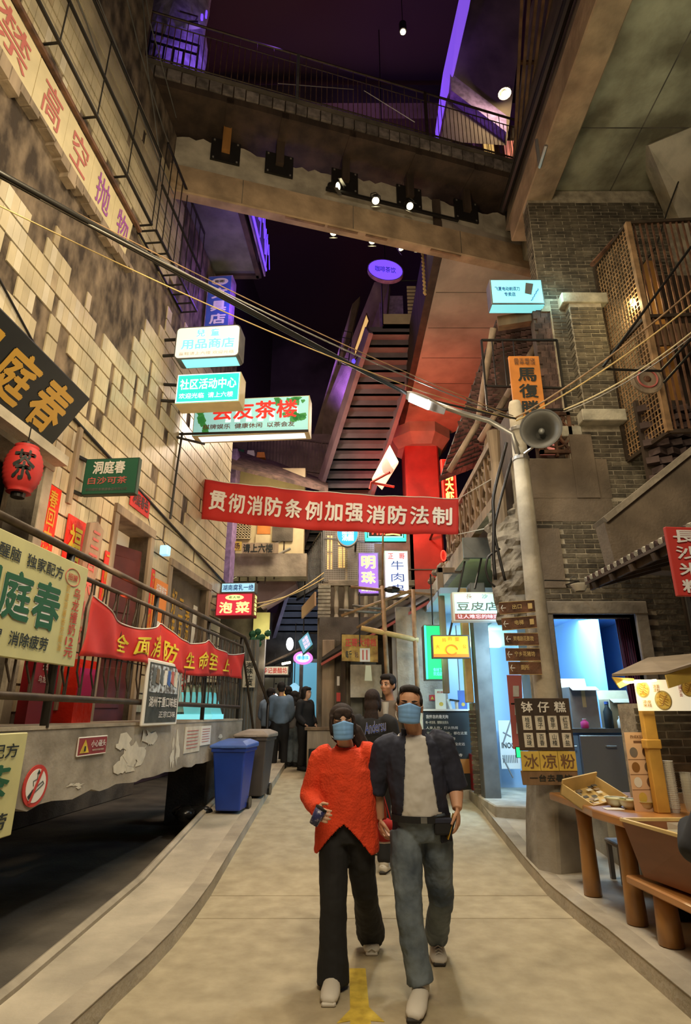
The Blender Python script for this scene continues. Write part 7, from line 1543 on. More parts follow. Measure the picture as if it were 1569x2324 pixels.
P = panelY(512, 1229, 548, 1249, FY - .3); T = thing('farm_sign', 'long painted sign of yellow and dark characters under the cream wall', 'sign', P.pt(.5, 0)); obj('board', MB().slab(P.pt(0, 0), P.pt(1, 0), P.pt(1, 1), P.pt(0, 1), -P.n * .04), 'ochre', T); letters('农场', P, (.1, .12, .92, .88), 'rust', T, .05)
P = panelY(550, 1232, 632, 1256, FY - .3); obj('board', MB().slab(P.pt(0, 0), P.pt(1, 0), P.pt(1, 1), P.pt(0, 1), -P.n * .04), 'wood_pale', T); letters('请上六楼', P, (.02, .08, .85, .92), 'black_print', T, .05)
struct('lintel', MB().box((lx0, FY - .1, PY(600, 1310, FY).z), (lx1 + .1, FY + .5, PY(600, 1258, FY).z)), 'concrete', 'grey concrete band under the cream wall', 'beam')
q = [PY(500, 1058, 13.6), PY(745, 1118, 14.6), PY(745, 1100, 16.5), PY(500, 1010, 15.5)]
struct('eave', MB().prism(q, (0, 0, .12)), 'roof_tile', 'dark sloping eave over the cream upper wall', 'eave')
T = thing('far_gallery_railing', 'dim brown bar railing of the upper gallery behind the tea house sign', 'railing', PY(650, 1060, 16)); P = Panel(PY(560, 1052, 16), PY(745, 1075, 16) - PY(560, 1052, 16), UP * 1.0)
for k in range(26): obj('bar', MB().beam(P.pt(k / 25, 0), P.pt(k / 25, 1), .025, .025, up=P.n), 'brown_metal', T)
for z in (0, 1): obj('rail', MB().beam(P.pt(0, z), P.pt(1, z), .05, .05), 'brown_metal', T)
struct('wall_gallery', MB().slab(PY(500, 1080, 17.5), PY(760, 1110, 17.5), PY(760, 985, 17.5), PY(500, 985, 17.5), (0, .2, 0)), 'plaster_brown', 'dim brown gallery wall behind the far railing', 'wall')
struct('pillar', MB().box((-3.55, 14.2, 4.5), (-2.9, 14.8, 8.3)), 'purple_lit_panel', 'dim purple pier between the tiled wall and the cream wall', 'pillar')
for k, (l, t, r, b, c_) in enumerate(((535, 1020, 555, 1035, 'green_print'), (560, 1022, 578, 1036, 'white_print'), (582, 1026, 602, 1038, 'orange_board'))):
    P = panelY(l, t, r, b, 15.2); obj('roof_clutter', MB().slab(P.pt(0, 0), P.pt(1, 0), P.pt(.9, 1), P.pt(.1, 1), -P.n * .2), c_, label=('green', 'white', 'orange')[k] + ' small board lying on the far dark eave', cat='board')
# stair with handrail rising right + pale soffit
T = thing('side_staircase', 'side flight with pipe handrail rising toward the long staircase', 'staircase', PY(580, 1320, 15.5))
q = [PY(575, 1332, 15.5), PY(660, 1260, 15.5), PY(672, 1325, 15.5), PY(590, 1375, 15.5)]; obj('soffit', MB().prism(q, (0, 1.0, 0)), 'stringer', T)
for dz in (0, .35): obj('handrail', MB().tube([PY(500, 1310, 15.0) + UP * (dz - .2), PY(660, 1228, 15.0) + UP * (dz - .2)], .035, 8), 'steel', T)
for k in range(8): p = PY(505 + k * 20, 1308 - k * 10, 15.0); obj('rail_post', MB().tube([p - UP * .8, p + UP * .15], .02, 6), 'brown_metal', T)
struct('wall_under_stair', MB().box((-4.2, 16.2, 0), (-2.2, 16.4, 5.2)), 'concrete_dark', 'dark wall under the side staircase', 'wall')
P = panelY(575, 1390, 612, 1450, 16.0); struct('lit_recess', MB().slab(P.pt(0, 0), P.pt(1, 0), P.pt(1, 1), P.pt(0, 1), -P.n * .1), 'cream_board', 'olive lit recess wall behind the pickle sign', 'wall')
light('recess_light', 'POINT', PY(595, 1420, 15.5), (0, 0, 0), 14, (.95, .85, .4), .2)
mb = MB(); random.seed(8)
for k in range(14): mb.ell(PY(random.uniform(572, 608), random.uniform(1430, 1465), 15.3), (.09, .05, .09), 6, 4)
obj('potted_greenery', mb, 'lime' if 0 else 'green_print', label='small cluster of dark green plants under the side staircase', cat='plants', kind='stuff')
# corrugated shed end, poster strip, vendor dome behind railing
T = struct('corrugated_wall', MB().box((-2.9, 12.0, .3), (-1.75, 12.04, 3.0)), 'grey_metal', 'corrugated iron wall beyond the platform end', 'wall')
for k in range(20): obj('corrugation', MB().tube([(-2.9 + .058 * k, 11.99, .3), (-2.9 + .058 * k, 11.99, 3.0)], .02, 5), 'steel' if k % 2 else 'grey_metal', T)
P = panelY(552, 1500, 580, 1560, 11.8); obj('tall_poster', MB().slab(P.pt(0, 0), P.pt(1, 0), P.pt(1, 1), P.pt(0, 1), -P.n * .02), 'paper', label='tall grey poster with dark characters past the railing end', cat='poster'); letters(vtext('湘味土菜'), P, (.2, .05, .8, .95), 'black_print', bpy.data.objects['tall_poster'], .05)
cb = PL(520, 1640, 2.95); T = thing('display_case', 'glowing teal glass display case at the end of the platform', 'display case', L(cb[0], 2.95, 1.5))
u_ = 9.3
obj('base', MB(LF).box((u_ - .3, 2.78, 1.508), (u_ + .3, 3.4, 1.58)), 'lb_cyan', T); obj('glass_case', MB(LF).prism([(u_ - .28, 2.8, 1.58), (u_ + .28, 2.8, 1.58), (u_ + .20, 2.9, 1.9), (u_ - .20, 2.9, 1.9)], (0, .42, 0)), 'display_teal', T)
for k in range(5): obj('dome_cup', MB(LF).lathe([(.05, 1.9), (.05, 1.97), (.03, 2.01), (.005, 2.02)], Matrix.Translation((u_, 2.86 + .11 * k, 0)), 10), 'foam', T)
obj('top_plate', MB(LF).box((u_ - .1, 2.8, 2.02), (u_ + .1, 3.3, 2.05)), 'wood_dark', T)
# tiny light sign over the alley, pink oval, teal tilted sign, round lamp sign
T = sign('alley_sign', 'white horizontal sign with red characters over the queue', panelY(589, 1512, 655, 1532, 16.6), .15, 'paper_white', 'grey_metal', [('华记姜醋坊', (.12, .18, .95, .85), 'red_print', .04)])
light('alley_light', 'POINT', PY(612, 1500, 16.0), (0, 0, 0), 10, (1, .9, .7), .1)
P = panelY(666, 1478, 710, 1508, 15.5); T = thing('pink_oval_sign', 'oval pink glowing sign at the alley mouth', 'sign', P.pt(.5, 0)); obj('drum', MB().prism(disc_pts(P, .5, .5, .5, .5, off=-.1), P.n * .1), 'lb_pink', T); obj('face', MB().prism(disc_pts(P, .5, .5, .36, .34), P.n * .01), 'lb_white', T); letters('爆爆珠', P, (.2, .35, .8, .65), 'lb_blue', T, .04, .02)
P = panelY(650, 1447, 666, 1476, 17.0); T = thing('round_lamp_sign', 'white round lamp sign before the blue lit stair', 'sign', P.pt(.5, 0)); obj('drum', MB().prism(disc_pts(P, .5, .5, .5, .5, off=-.1), P.n * .1), 'lb_white', T); letters('茶', P, (.35, .35, .65, .65), 'red_print', T, .02, .01)
q = [PY(676, 1455, 15), PY(700, 1432, 15), PY(711, 1470, 15), PY(688, 1486, 15)]; T = thing('teal_tilted_sign', 'teal tilted sign with pink characters above the pink oval', 'sign', q[0]); obj('box', MB().prism(q[::-1], (0, .15, 0)), 'lb_cyan' if 0 else 'board_green', T); P = Panel(q[0] - Vector((0, .02, 0)), q[3] - q[0], q[1] - q[0]); P.n = Vector((0, -1, 0)); obj('face', MB().slab(P.pt(.05, .05), P.pt(.95, .05), P.pt(.95, .95), P.pt(.05, .95), (0, .01, 0)), 'blue_glass', T); letters('酸梅汤\n米豆腐', P, (.15, .3, .85, .8), 'tx_pinkwhite', T, .04, .012)
P = panelY(688, 1344, 720, 1404, 14.6); T = thing('peach_slanted_board', 'small faded peach board slanting on the side wall of the middle building', 'sign', P.pt(.5, 0)); q = [PY(688, 1404, 15.4), PY(718, 1375, 14.2), PY(718, 1343, 14.2), PY(688, 1378, 15.4)]; obj('board', MB().prism(q, (-.04, 0, 0)), 'peach', T)
# blue shop at alley end
T = thing('blue_shop_window', 'tall glowing light blue shop window behind the queue', 'window', PY(690, 1640, 20)); P = panelY(664, 1488, 724, 1640, 20)
for a, b in ((.0, .28), (.36, .98)): obj('pane', MB().slab(P.pt(a, 0), P.pt(b, 0), P.pt(b, .9), P.pt(a, .9), -P.n * .05), 'blue_glass', T)
obj('mullion', MB().beam(P.pt(.32, 0, .02), P.pt(.32, 1, .02), .12, .08, up=P.n), 'grey_lid', T); obj('lintel', MB().beam(P.pt(0, .92, .02), P.pt(1, .92, .02), .1, .12), 'grey_metal', T)
P = panelY(600, 1538, 652, 1600, 18.5); T = thing('lit_service_hatch', 'pale lit service hatch above the heads of the queue', 'window', P.pt(.5, 0)); obj('pane', MB().slab(P.pt(0, .4), P.pt(1, .4), P.pt(1, 1), P.pt(0, 1), -P.n * .05), 'foam', T); obj('frame', MB().slab(P.pt(-.3, 1), P.pt(1.15, 1), P.pt(1.15, 1.2), P.pt(-.3, 1.2), -P.n * .2), 'black_metal', T)
for k, (x, y) in enumerate(((621, 1579), (646, 1577))): c = PY(x, y, 17.4); T = thing('pendant_lamp', ('white', 'warm')[k] + ' pendant lamp glowing behind the queue', 'lamp', c); obj('shade', MB().lathe([(.13, -.02), (.12, .02), (.03, .10)], Matrix.Translation(c), 14), 'lb_white' if k == 0 else 'warm_window', T); obj('cord', MB().tube([c + UP * .1, c + UP * 1.2], .01, 5), 'black_metal', T)
c = PY(668, 1562, 18); obj('glass_lantern', MB().lathe([(.05, -.15), (.14, -.1), (.16, .05), (.03, .15)], Matrix.Translation(c), 8), 'lb_skyblue', label='faceted pale blue lantern before the blue shop window', cat='lantern')
struct('wall_alley', MB().box((-5, 21.0, 0), (-.3, 21.2, 5.0)), 'concrete_dark', 'dark wall closing the alley behind the queue', 'wall')
struct('wall_alley_left', MB().box((-4.5, 17.2, 0), (-2.6, 17.4, 3.0)), 'concrete_dark', 'dark wall left of the queue', 'wall')
light('alley_fill', 'AREA', (-1.6, 16.5, 3.8), (-1.6, 17, 0), 60, (.85, .85, .9), 1.0)
T = thing('alley_awning', 'dark ragged awning above the alley sign', 'awning', PY(640, 1500, 16.8)); obj('sheet', MB().slab(PY(600, 1512, 16.5), PY(690, 1470, 16.0), PY(700, 1478, 18), PY(600, 1520, 18), (0, 0, .05)), 'wood_dark', T); obj('lamp_strip', MB().tube([PY(640, 1507, 16.3), PY(660, 1503, 16.3)], .03, 6), 'bulb_warm', T)
# yellow cables by the pickle sign
for k in range(2): cable('guy_cable', ('upper', 'lower')[k] + ' yellowish cable from the pickle sign to the middle building', [PY(580, 1368 - 10 * k + 12, 11.5), PY(735, 1300 + 12 * k, 13.8)], .014, 'wood_yellow', sag=.1, group='yellow cables beside the pickle sign')
# hangers and brackets that carry the signs and lamps
def hang(nm, to, r_=.012, frm=None):
    T = bpy.data.objects.get(nm)
    a = WM[nm].translation + Vector(frm or (0, 0, .05)); b = Vector(to) if len(to) == 3 else a
    if T.type == 'EMPTY': obj('hanger', MB().tube([a, b], r_, 6), 'black_metal', T)
    else: obj('hanger', MB().tube([a, b], r_, 6), 'black_metal', T)
p = lambda nm: WM[nm].translation
q = p('tofu_shop_sign'); hang('tofu_shop_sign', (2.2, EY, 3.98), .016, (0, 0, .5)); q = p('yellow_dish_sign'); hang('yellow_dish_sign', (1.95, EY + .1, 3.96), .016, (0, 0, .35)); q = p('red_neon_strip'); hang('red_neon_strip', (q.x + .1, 15.65, q.z + .3), .03, (0, 0, .3))
q = p('snack_board'); hang('snack_board', (px_, py_, q.z + .5), .02, (0, 0, .5)); hang('exit_light', (p('exit_light').x + .3, HY + .02, p('exit_light').z), .01, (0, 0, .03)); hang('red_scroll', (p('red_scroll').x + .3, HY + .02, p('red_scroll').z + .5), .01, (0, 0, .5))
for nm, h, zt in (('green_light_box', .4, 4.0), ('rusty_name_board', .3, 3.9), ('pink_oval_sign', .2, 5.6), ('glass_lantern', .25, 4.2)):
    q = p(nm); hang(nm, (q.x, q.y + .0, zt), .014, (0, 0, h))
q = p('orange_name_board'); hang('orange_name_board', (q.x, HY + .05, q.z + .75), .014, (0, 0, .75))
q = p('enamel_lamp'); hang('enamel_lamp', (q.x, HY, q.z + .1), .008, (0, 0, .05))
q = p('teal_tilted_sign'); hang('teal_tilted_sign', (x0m, MY + 1.0, q.z + .2), .02, (.1, 0, .2))
q = p('lit_service_hatch'); hang('lit_service_hatch', (q.x, 21.0, q.z + 1.0), .04, (0, 0, .6))
q = p('blue_shop_window'); hang('blue_shop_window', (q.x, 20.1, 0), .05, (0, 0, .1))
# ================================================================== PEOPLE
mat('skin', (.56, .30, .18), .55, var=.06, scale=9); mat('skin_pale', (.66, .40, .27), .55, var=.05, scale=9)
mat('hair', (.012, .009, .008), .85, var=.3, scale=60); mat('hair_brown', (.022, .011, .008), .85, var=.4, scale=50); mat('hair_tip', (.30, .13, .05), .55, var=.4, scale=50)
mat('sweater', (.72, .055, .012), .85, var=.10, scale=10, bump=.5, bscale=70); mat('black_cloth', (.010, .010, .011), .85); mat('navy', (.016, .019, .038), .8, var=.15, scale=8)
mat('tshirt', (.56, .54, .50), .85, var=.05); mat('jeans', (.065, .092, .125), .85, var=.35, scale=5, bump=.5, bscale=14, c2=(.165, .205, .235)); mat('shoe', (.66, .62, .54), .6); mat('sole', (.03, .025, .02), .7)
mat('mask', (.22, .47, .90), .8, var=.05); mat('eye_white', (.7, .68, .65), .3); mat('eye_dark', (.015, .01, .008), .2); mat('denim_jacket', (.13, .19, .27), .85, var=.2, scale=5); mat('grey_cloth', (.16, .155, .16), .85); mat('taupe', (.15, .115, .085), .85, var=.1); mat('light_blue', (.24, .34, .48), .8, var=.1); mat('lip', (.45, .16, .12), .5)


WRK = bpy.data.textures.new('folds', 'CLOUDS'); WRK.noise_scale = .09; WRK.noise_depth = 2


def remesh(name, mb, vox, mt, parent, smooth_it=4, cut=None, solid=0, wr=0):
    me = mesh_of(name, mb, mt, WM[parent.name].inverted())
    t = bpy.data.objects.new('tmp', me); COL.objects.link(t)
    r = t.modifiers.new('r', 'REMESH'); r.mode = 'VOXEL'; r.voxel_size = vox; r.use_smooth_shade = True
    s = t.modifiers.new('s', 'SMOOTH'); s.factor = .5; s.iterations = smooth_it
    dg = bpy.context.evaluated_depsgraph_get(); m2 = bpy.data.meshes.new_from_object(t.evaluated_get(dg)); bpy.data.objects.remove(t); bpy.data.meshes.remove(me)
    m2.name = name
    if not m2.materials: m2.materials.append(M[mt])
    if cut:
        W = WM[parent.name]; bm = bmesh.new(); bm.from_mesh(m2)
        bmesh.ops.delete(bm, geom=[f for f in bm.faces if cut(W @ f.calc_center_median())], context='FACES'); bm.to_mesh(m2); bm.free()
    o = bpy.data.objects.new(name, m2); COL.objects.link(o); o.parent = parent; WM[o.name] = WM[parent.name]
    if wr: d = o.modifiers.new('w', 'DISPLACE'); d.texture = WRK; d.texture_coords = 'LOCAL'; d.strength = wr; d.mid_level = .5
    if solid: o.modifiers.new('t', 'SOLIDIFY').thickness = solid
    return o


def seg(mb, pts, n=14):
    """smooth tube through points (Vector, rx, ry)"""
    q = []
    for i in range(len(pts) - 1):
        a, b = pts[i], pts[i + 1]
        for k in range(4): t = k / 4; p = a[0].lerp(b[0], t); q.append((*p, a[1] + (b[1] - a[1]) * t, a[2] + (b[2] - a[2]) * t))
    a = pts[-1]; q.append((*a[0], a[1], a[2])); mb.limb(q, n)


def hand(mb, w, d, side, pn, curl=.35, s=1.0):
    """palm and five separate bent fingers; d towards the fingertips, pn palm normal, side = direction of the thumb"""
    d = d.normalized(); side = (side - d * side.dot(d)).normalized(); pn = d.cross(side).normalized() * (1 if d.cross(side).dot(pn) > 0 else -1)
    R = Matrix((side, pn, d)).transposed()
    mb.ell(w + d * .045 * s, (.040 * s, .016 * s, .055 * s), 12, 8, rot=R)
    for k, (o, ln) in enumerate(((.030, .070), (.010, .080), (-.011, .074), (-.031, .058))):
        a = w + d * .078 * s + side * o * s; dd = (d + side * o * 2.2).normalized(); P = [a - dd * .02]
        ang = 0
        for j, f in enumerate((.42, .33, .25)):
            ang += curl * (1 if j else .6); v = dd * math.cos(ang) + pn * math.sin(ang); P.append(P[-1] + v * (ln * f * s + (.02 if j == 0 else 0)))
        mb.tube(P, [.0088 * s, .0088 * s, .0080 * s, .0068 * s], 8)
    a = w + d * .02 * s + side * .030 * s; t1 = (side * .8 + d * .8 + pn * .35).normalized(); t2 = (side * .25 + d + pn * .5).normalized()
    mb.tube([a, a + t1 * .035 * s, a + t1 * .035 * s + t2 * .05 * s], [.014 * s, .0115 * s, .0085 * s], 8)


def head_into(mb, c, yaw, pitch=0.0, s=1.0, tilt=0.0):
    H = Matrix.Translation(c) @ Matrix.Rotation(yaw, 4, 'Z') @ Matrix.Rotation(tilt, 4, 'Y') @ Matrix.Rotation(pitch, 4, 'X') @ Matrix.Scale(s, 4)
    R = H.to_3x3().normalized()
    def e(p, r): mb.ell(H @ Vector(p), [x * s for x in r], 16, 10, rot=R)
    e((0, .008, .030), (.076, .096, .088)); e((0, -.018, -.035), (.060, .072, .070)); e((0, -.048, -.082), (.034, .036, .030)); e((0, -.02, -.06), (.054, .055, .05))
    mb.tube([H @ Vector((0, -.086, .012)), H @ Vector((0, -.104, -.022)), H @ Vector((0, -.100, -.034))], [.009 * s, .013 * s, .012 * s], 8)
    for x in (-1, 1): e((x * .012, -.095, -.032), (.010, .010, .008)); e((x * .077, .010, -.010), (.010, .020, .032)); e((x * .030, -.074, .020), (.026, .014, .010)); e((x * .040, -.066, -.025), (.022, .018, .018))
    e((0, -.088, -.058), (.024, .010, .008)); e((0, -.086, -.068), (.020, .010, .008))
    return H


def face(T, H, s=1.0, brow='hair', lips=False, closed=.55):
    R = H.to_3x3().normalized()
    for x in (-1, 1):
        ey = obj('eye', MB().ell(H @ Vector((x * .030, -.0865, .002)), (.014 * s, .006 * s, .0065 * s), 12, 8, rot=R), 'eye_white', T, smooth=True)
        obj('iris', MB().ell(H @ Vector((x * .029, -.0918, .0015)), (.0058 * s, .003 * s, .0055 * s), 10, 7, rot=R), 'eye_dark', ey, smooth=True)
        obj('eyelid', MB().tube([H @ Vector((x * (.016 + .007 * k), -.0925 + abs(k - 2) * .002, .0075 + .002 * (1 - abs(k - 2) / 2))) for k in range(5)], .0022 * s, 5), brow, ey)
        obj('eyebrow', MB().tube([H @ Vector((x * (.014 + .009 * k), -.096 + .0035 * k, .024 + .002 * min(k, 2))) for k in range(5)], [.0035 * s, .0042 * s, .004 * s, .003 * s, .0015 * s], 6), brow, T)
    if lips: obj('mouth', MB().tube([H @ Vector((.008 * (k - 2.5), -.096 + .0015 * abs(k - 2.5), -.062)) for k in range(6)], .0045 * s, 6), 'lip', T)


def face_mask(T, H, s=1.0):
    mb = MB(); nu, nv = 16, 12; vs = []
    for j in range(nv + 1):
        t = j / nv
        for i in range(nu + 1):
            u = -1 + 2 * i / nu; a = u * 1.15; z = .002 - .108 * t + (.016 * (1 - abs(u)) ** 2 if t < .3 else 0) * (1 - t / .3) + (abs(u) ** 2) * (.018 * (t - .5))
            r = .100 + .012 * math.sin(pi * t) * (1 - abs(u)) + (.012 * max(0, 1 - abs(u) * 4) * (1 - t)) + .0022 * math.sin(t * 24)
            vs.append(H @ Vector((.080 * math.sin(a) * (1 - .10 * t), -.012 - r * math.cos(a) * (1 - .10 * t) + .0, z)))
    mb.add(vs, [(j * (nu + 1) + i, j * (nu + 1) + i + 1, (j + 1) * (nu + 1) + i + 1, (j + 1) * (nu + 1) + i) for j in range(nv) for i in range(nu)])
    m_ = obj('face_mask', mb, 'mask', T, smooth=True, label='light blue pleated face mask'); m_.modifiers.new('s', 'SOLIDIFY').thickness = .002
    for x in (-1, 1):
        for z0, z1 in ((-.005, .012), (-.088, -.035)): obj('ear_loop', MB().tube([H @ Vector((x * .070, -.052, z0)), H @ Vector((x * .084, -.01, (z0 + z1) / 2)), H @ Vector((x * .084, .018, z1))], .0016 * s, 5), 'paper_white', m_)


def shoe(mb, ms, ankle, toe, s=1.18, side=.048):
    d = toe - ankle; d.z = 0; L_ = d.length; d.normalize(); hl = ankle - d * .055; z0 = toe.z
    def p(t, h): q = hl.lerp(Vector((toe.x, toe.y, hl.z)), t); zz = (hl.z - .085) * (1 - t) + z0 * t if ankle.z > .2 + gz(ankle.y) else z0; q.z = zz + h; return q
    mb.limb([(*p(0, .045), .034 * s, .04), (*p(.12, .05), .042 * s, .05), (*p(.4, .045), .044 * s, .045), (*p(.7, .036), .050 * s, .036), (*p(.92, .030), .044 * s, .028), (*p(1.02, .026), .026 * s, .018)], 14)
    mb.tube([p(.18, .06), ankle + UP * .02], [.045 * s, .044 * s], 12)
    ms.slab(p(-.04, .0) - Vector((.036, 0, 0)), p(-.04, 0) + Vector((.036, 0, 0)), p(1.04, 0) + Vector((.042, 0, 0)), p(1.04, 0) - Vector((.042, 0, 0)), (0, 0, .024))


def person(label, J, sk='skin', vox=.0055, upper='navy', lower='jeans', yaw=0.0, pitch=0.0, tilt=0.0, hs=1.0, hairf=None, sleeves='long', ur=.020, cut=None, inner=None, legr=(.092, .066, .062), lr=.012, mask=False, lips=False, hem=None, hands=(None, None), shoes='shoe', group=None, tw=1.0, curl=(.35, .35), soles='sole', hemflare=1.0, am=1.0, belly=0.0, fold=0.0):
    g = lambda k: Vector(J[k])
    pel = g('pelvis'); base = Vector((pel.x, pel.y, min(J['toeL'][2], J['toeR'][2])))
    T = thing('person', label, 'person', base, group)
    def torso(mb, f, lo=None):
        top = g('chest') + (g('neck') - g('chest')) * .55
        pts = [(g('pelvis') + UP * -.06, .150 * tw + f, .105 + f), (g('pelvis') + UP * .03, .158 * tw + f, .108 + f), (g('waist') - Vector((0, belly * .5, 0)), .140 * tw + f + belly * .3, .100 + f + belly), (g('chest'), .165 * tw + f, .112 + f), (top, .135 * tw + f, .085 + f), (g('neck') + UP * -.02, .06 + f, .06 + f)]
        seg(mb, pts[lo or 0:], 20)
    def arms(mb, f, to=1.0):
        for a in 'LR':
            sh, el, wr = g('sh' + a), g('el' + a), g('wr' + a)
            if to >= 1: seg(mb, [(sh.lerp(g('neck'), .45 if f else .15), .05 + f * .8, .05 + f * .8), (sh, .056 * am + f, .056 * am + f), (sh.lerp(el, .5), .048 * am + f, .048 * am + f), (el, .040 * am + f, .040 * am + f), (el.lerp(wr, .35), .041 * am + f, .039 * am + f), (wr, .027 * am + f, .023 * am + f)])
            else: seg(mb, [(sh.lerp(g('neck'), .45 if f else .15), .05 + f * .8, .05 + f * .8), (sh, .060 * am + f, .060 * am + f), (sh.lerp(el, .5), .054 * am + f, .054 * am + f), (sh.lerp(el, to * 1.12), .052 * am + f, .052 * am + f)])
    def legs(mb, f, k=1.0):
        for a in 'LR':
            hp, kn, an = g('hip' + a), g('kn' + a), g('an' + a)
            seg(mb, [(hp + UP * .05, .095 + f, .10 + f), (hp.lerp(kn, .35), legr[0] + f, legr[0] + .006 + f), (kn, legr[1] + f, legr[1] + f), (kn.lerp(an, .35), (legr[1] + legr[2]) / 2 + f, (legr[1] + legr[2]) / 2 + f), (an + UP * .0 if f > .005 else an, (legr[2] * hemflare + f) if f > .005 else .042, (legr[2] * hemflare + f) if f > .005 else .045)])
    mb = MB(); torso(mb, -.022); arms(mb, 0); legs(mb, -.024)
    seg(mb, [(g('chest') + UP * .05, .07, .07), (g('neck'), .052 * hs, .055 * hs), (g('head') + Vector((0, .02, -.07)), .05 * hs, .055 * hs)])
    H = head_into(mb, g('head'), yaw, pitch, hs, tilt)
    for a, hd in zip('LR', hands):
        wr = g('wr' + a); d = (wr - g('el' + a)).normalized()
        if hd: d, sd, pn, cu = hd; hand(mb, wr, Vector(d), Vector(sd), Vector(pn), cu, 1.05)
        else: sx = -1 if g('sh' + a).x > pel.x else 1; hand(mb, wr, d, Vector((sx * .2, -1, 0)), Vector((sx, 0, 0)), .35, .95)
    body = remesh('body', mb, vox, sk, T, 2)
    mb = MB(); legs(mb, lr); seg(mb, [(g('pelvis') + UP * -.08, .145 * tw + lr, .105 + lr), (g('pelvis') + UP * .02 - Vector((0, belly * .3, 0)), .158 * tw + lr, .110 + lr + belly * .6), (g('pelvis').lerp(g('waist'), .5) - Vector((0, belly * .4, 0)), .150 * tw + lr + belly * .3, .106 + lr + belly), (g('pelvis').lerp(g('waist'), .75) - Vector((0, belly * .4, 0)), .140 * tw + lr * .4, .096 + lr * .4 + belly)], 20)
    remesh('trousers', mb, vox * 1.5, lower, T, 3, wr=fold)
    if inner:
        b_, w2 = g('pelvis').lerp(g('waist'), .50), g('waist'); mb = MB()
        seg(mb, [(b_ - Vector((0, belly * .4, 0)), .168 * tw, .120 + belly), (w2 - Vector((0, belly * .5, 0)), .155 * tw, .112 + belly), (g('chest'), .17 * tw, .126), (g('chest').lerp(g('neck'), .5), .145 * tw, .10), (g('chest').lerp(g('neck'), .8), .105 * tw, .085), (g('neck') - UP * .025, .064, .064)], 20); remesh('t_shirt', mb, vox * 1.5, inner, T, 3, wr=fold)
    mb = MB(); torso(mb, ur); arms(mb, ur * .85, 1.01 if sleeves == 'long' else .98)
    if hem: hem(mb)
    up = remesh('top', mb, vox * 1.5, upper, T, 4, cut=cut, solid=.006 if cut else 0, wr=fold)
    for a in 'LR':
        mb, ms = MB(), MB(); shoe(mb, ms, g('an' + a), g('toe' + a)); so = obj('shoe', mb, shoes, T, smooth=True); obj('sole', ms, soles, so, bevel=.008)
        if mask:
            an, to = g('an' + a), g('toe' + a); d = (to - an); d.z = 0; d.normalize(); hz = max(an.z - .03, .06)
            for k in range(5): c = an + d * (.055 + .026 * k); c.z = hz + .03 - .011 * k; obj('lace', MB().tube([c + Vector((-.026, 0, -.012)), c + Vector((0, 0, .002)), c + Vector((.026, 0, -.012))], .0035, 5), 'paper_white', so)
    if hairf: hairf(T, H, hs)
    face(T, H, hs, lips=lips)
    if mask: face_mask(T, H, hs)
    return T, H


def hair_blob(T, H, s, ells, mt='hair', name='hair', vox=.007, tubes=()):
    R = H.to_3x3().normalized(); mb = MB()
    for p, r in ells: mb.ell(H @ Vector(p), [x * s for x in r], 14, 9, rot=R)
    for pts, r in tubes: mb.tube([H @ Vector(p) for p in pts], r, 8)
    return remesh(name, mb, vox, mt, T, 2)


def short_hair(T, H, s):
    random.seed(1); e = [((0, .024, .044), (.082, .096, .084)), ((0, .05, -.01), (.072, .062, .06)), ((0, -.035, .102), (.066, .05, .026)), ((-.072, .0, .03), (.012, .05, .03)), ((.072, .0, .03), (.012, .05, .03))]
    for k in range(30): a = random.uniform(-.06, .06); b = random.uniform(-.07, .08); e.append(((a, b, .118 - a * a * 6 - b * b * 3), (.010, .012, .016)))
    hair_blob(T, H, s, e)


def crop_front(T, H, s):
    e = [((0, .022, .046), (.084, .098, .086)), ((0, .05, -.01), (.074, .062, .06)), ((0, -.055, .085), (.07, .04, .04)), ((-.074, -.02, .03), (.012, .045, .035)), ((.074, -.02, .03), (.012, .045, .035))]
    hair_blob(T, H, s, e, vox=.012)


def back_hair(T, H, s, ln=.22, mt='hair'):
    hair_blob(T, H, s, [((0, .02, .046), (.086, .100, .088)), ((0, -.06, .080), (.066, .035, .035)), ((0, .07, -.05), (.08, .05, .10)), ((0, .085, -.05 - ln * .6), (.085, .04, ln * .7)), ((-.076, 0, -.03), (.018, .05, .08)), ((.076, 0, -.03), (.018, .05, .08))], mt, vox=.012)


P3 = lambda x, y, Y: tuple(PY(x, y, Y))
# ---- the man in the open navy shirt
toe1 = PZ(940, 2312, .02); toe2 = PZ(998, 2186, .02)
JM = dict(head=P3(930, 1602, 4.27), neck=P3(940, 1655, 4.33), chest=P3(941, 1722, 4.34), waist=P3(950, 1812, 4.34), pelvis=P3(958, 1872, 4.36),
          shL=P3(876, 1698, 4.38), elL=P3(852, 1788, 4.44), wrL=P3(862, 1858, 4.46), shR=P3(1004, 1690, 4.37), elR=P3(1034, 1782, 4.38), wrR=P3(1038, 1836, 4.26),
          hipL=P3(922, 1905, 4.36), knL=P3(928, 2070, 4.20), anL=P3(955, 2232, 4.16), toeL=(toe1.x, toe1.y, .0), hipR=P3(990, 1905, 4.37), knR=P3(1002, 2040, 4.46), anR=P3(991, 2125, 4.84), toeR=(toe2.x, toe2.y, .0))
xc = JM['chest'][0]
def open_front(p):
    w_ = .072 + .055 * max(0, min(1, (1.42 - p.z) / .5)); c = xc + .045 * (1.35 - p.z) * .6 + .005
    return (p.y < JM['chest'][1] - .01 and abs(p.x - c) < w_ and p.z < 1.50) or (p.z > JM['neck'][2] - .055 and math.hypot(p.x - JM['neck'][0], p.y - JM['neck'][1]) < .070)
def shirt_tail(mb):
    w_, pl = Vector(JM['waist']), Vector(JM['pelvis']); seg(mb, [(w_, .172, .14), (pl + UP * .02, .192, .15), (pl + UP * -.09, .198, .15)], 20)
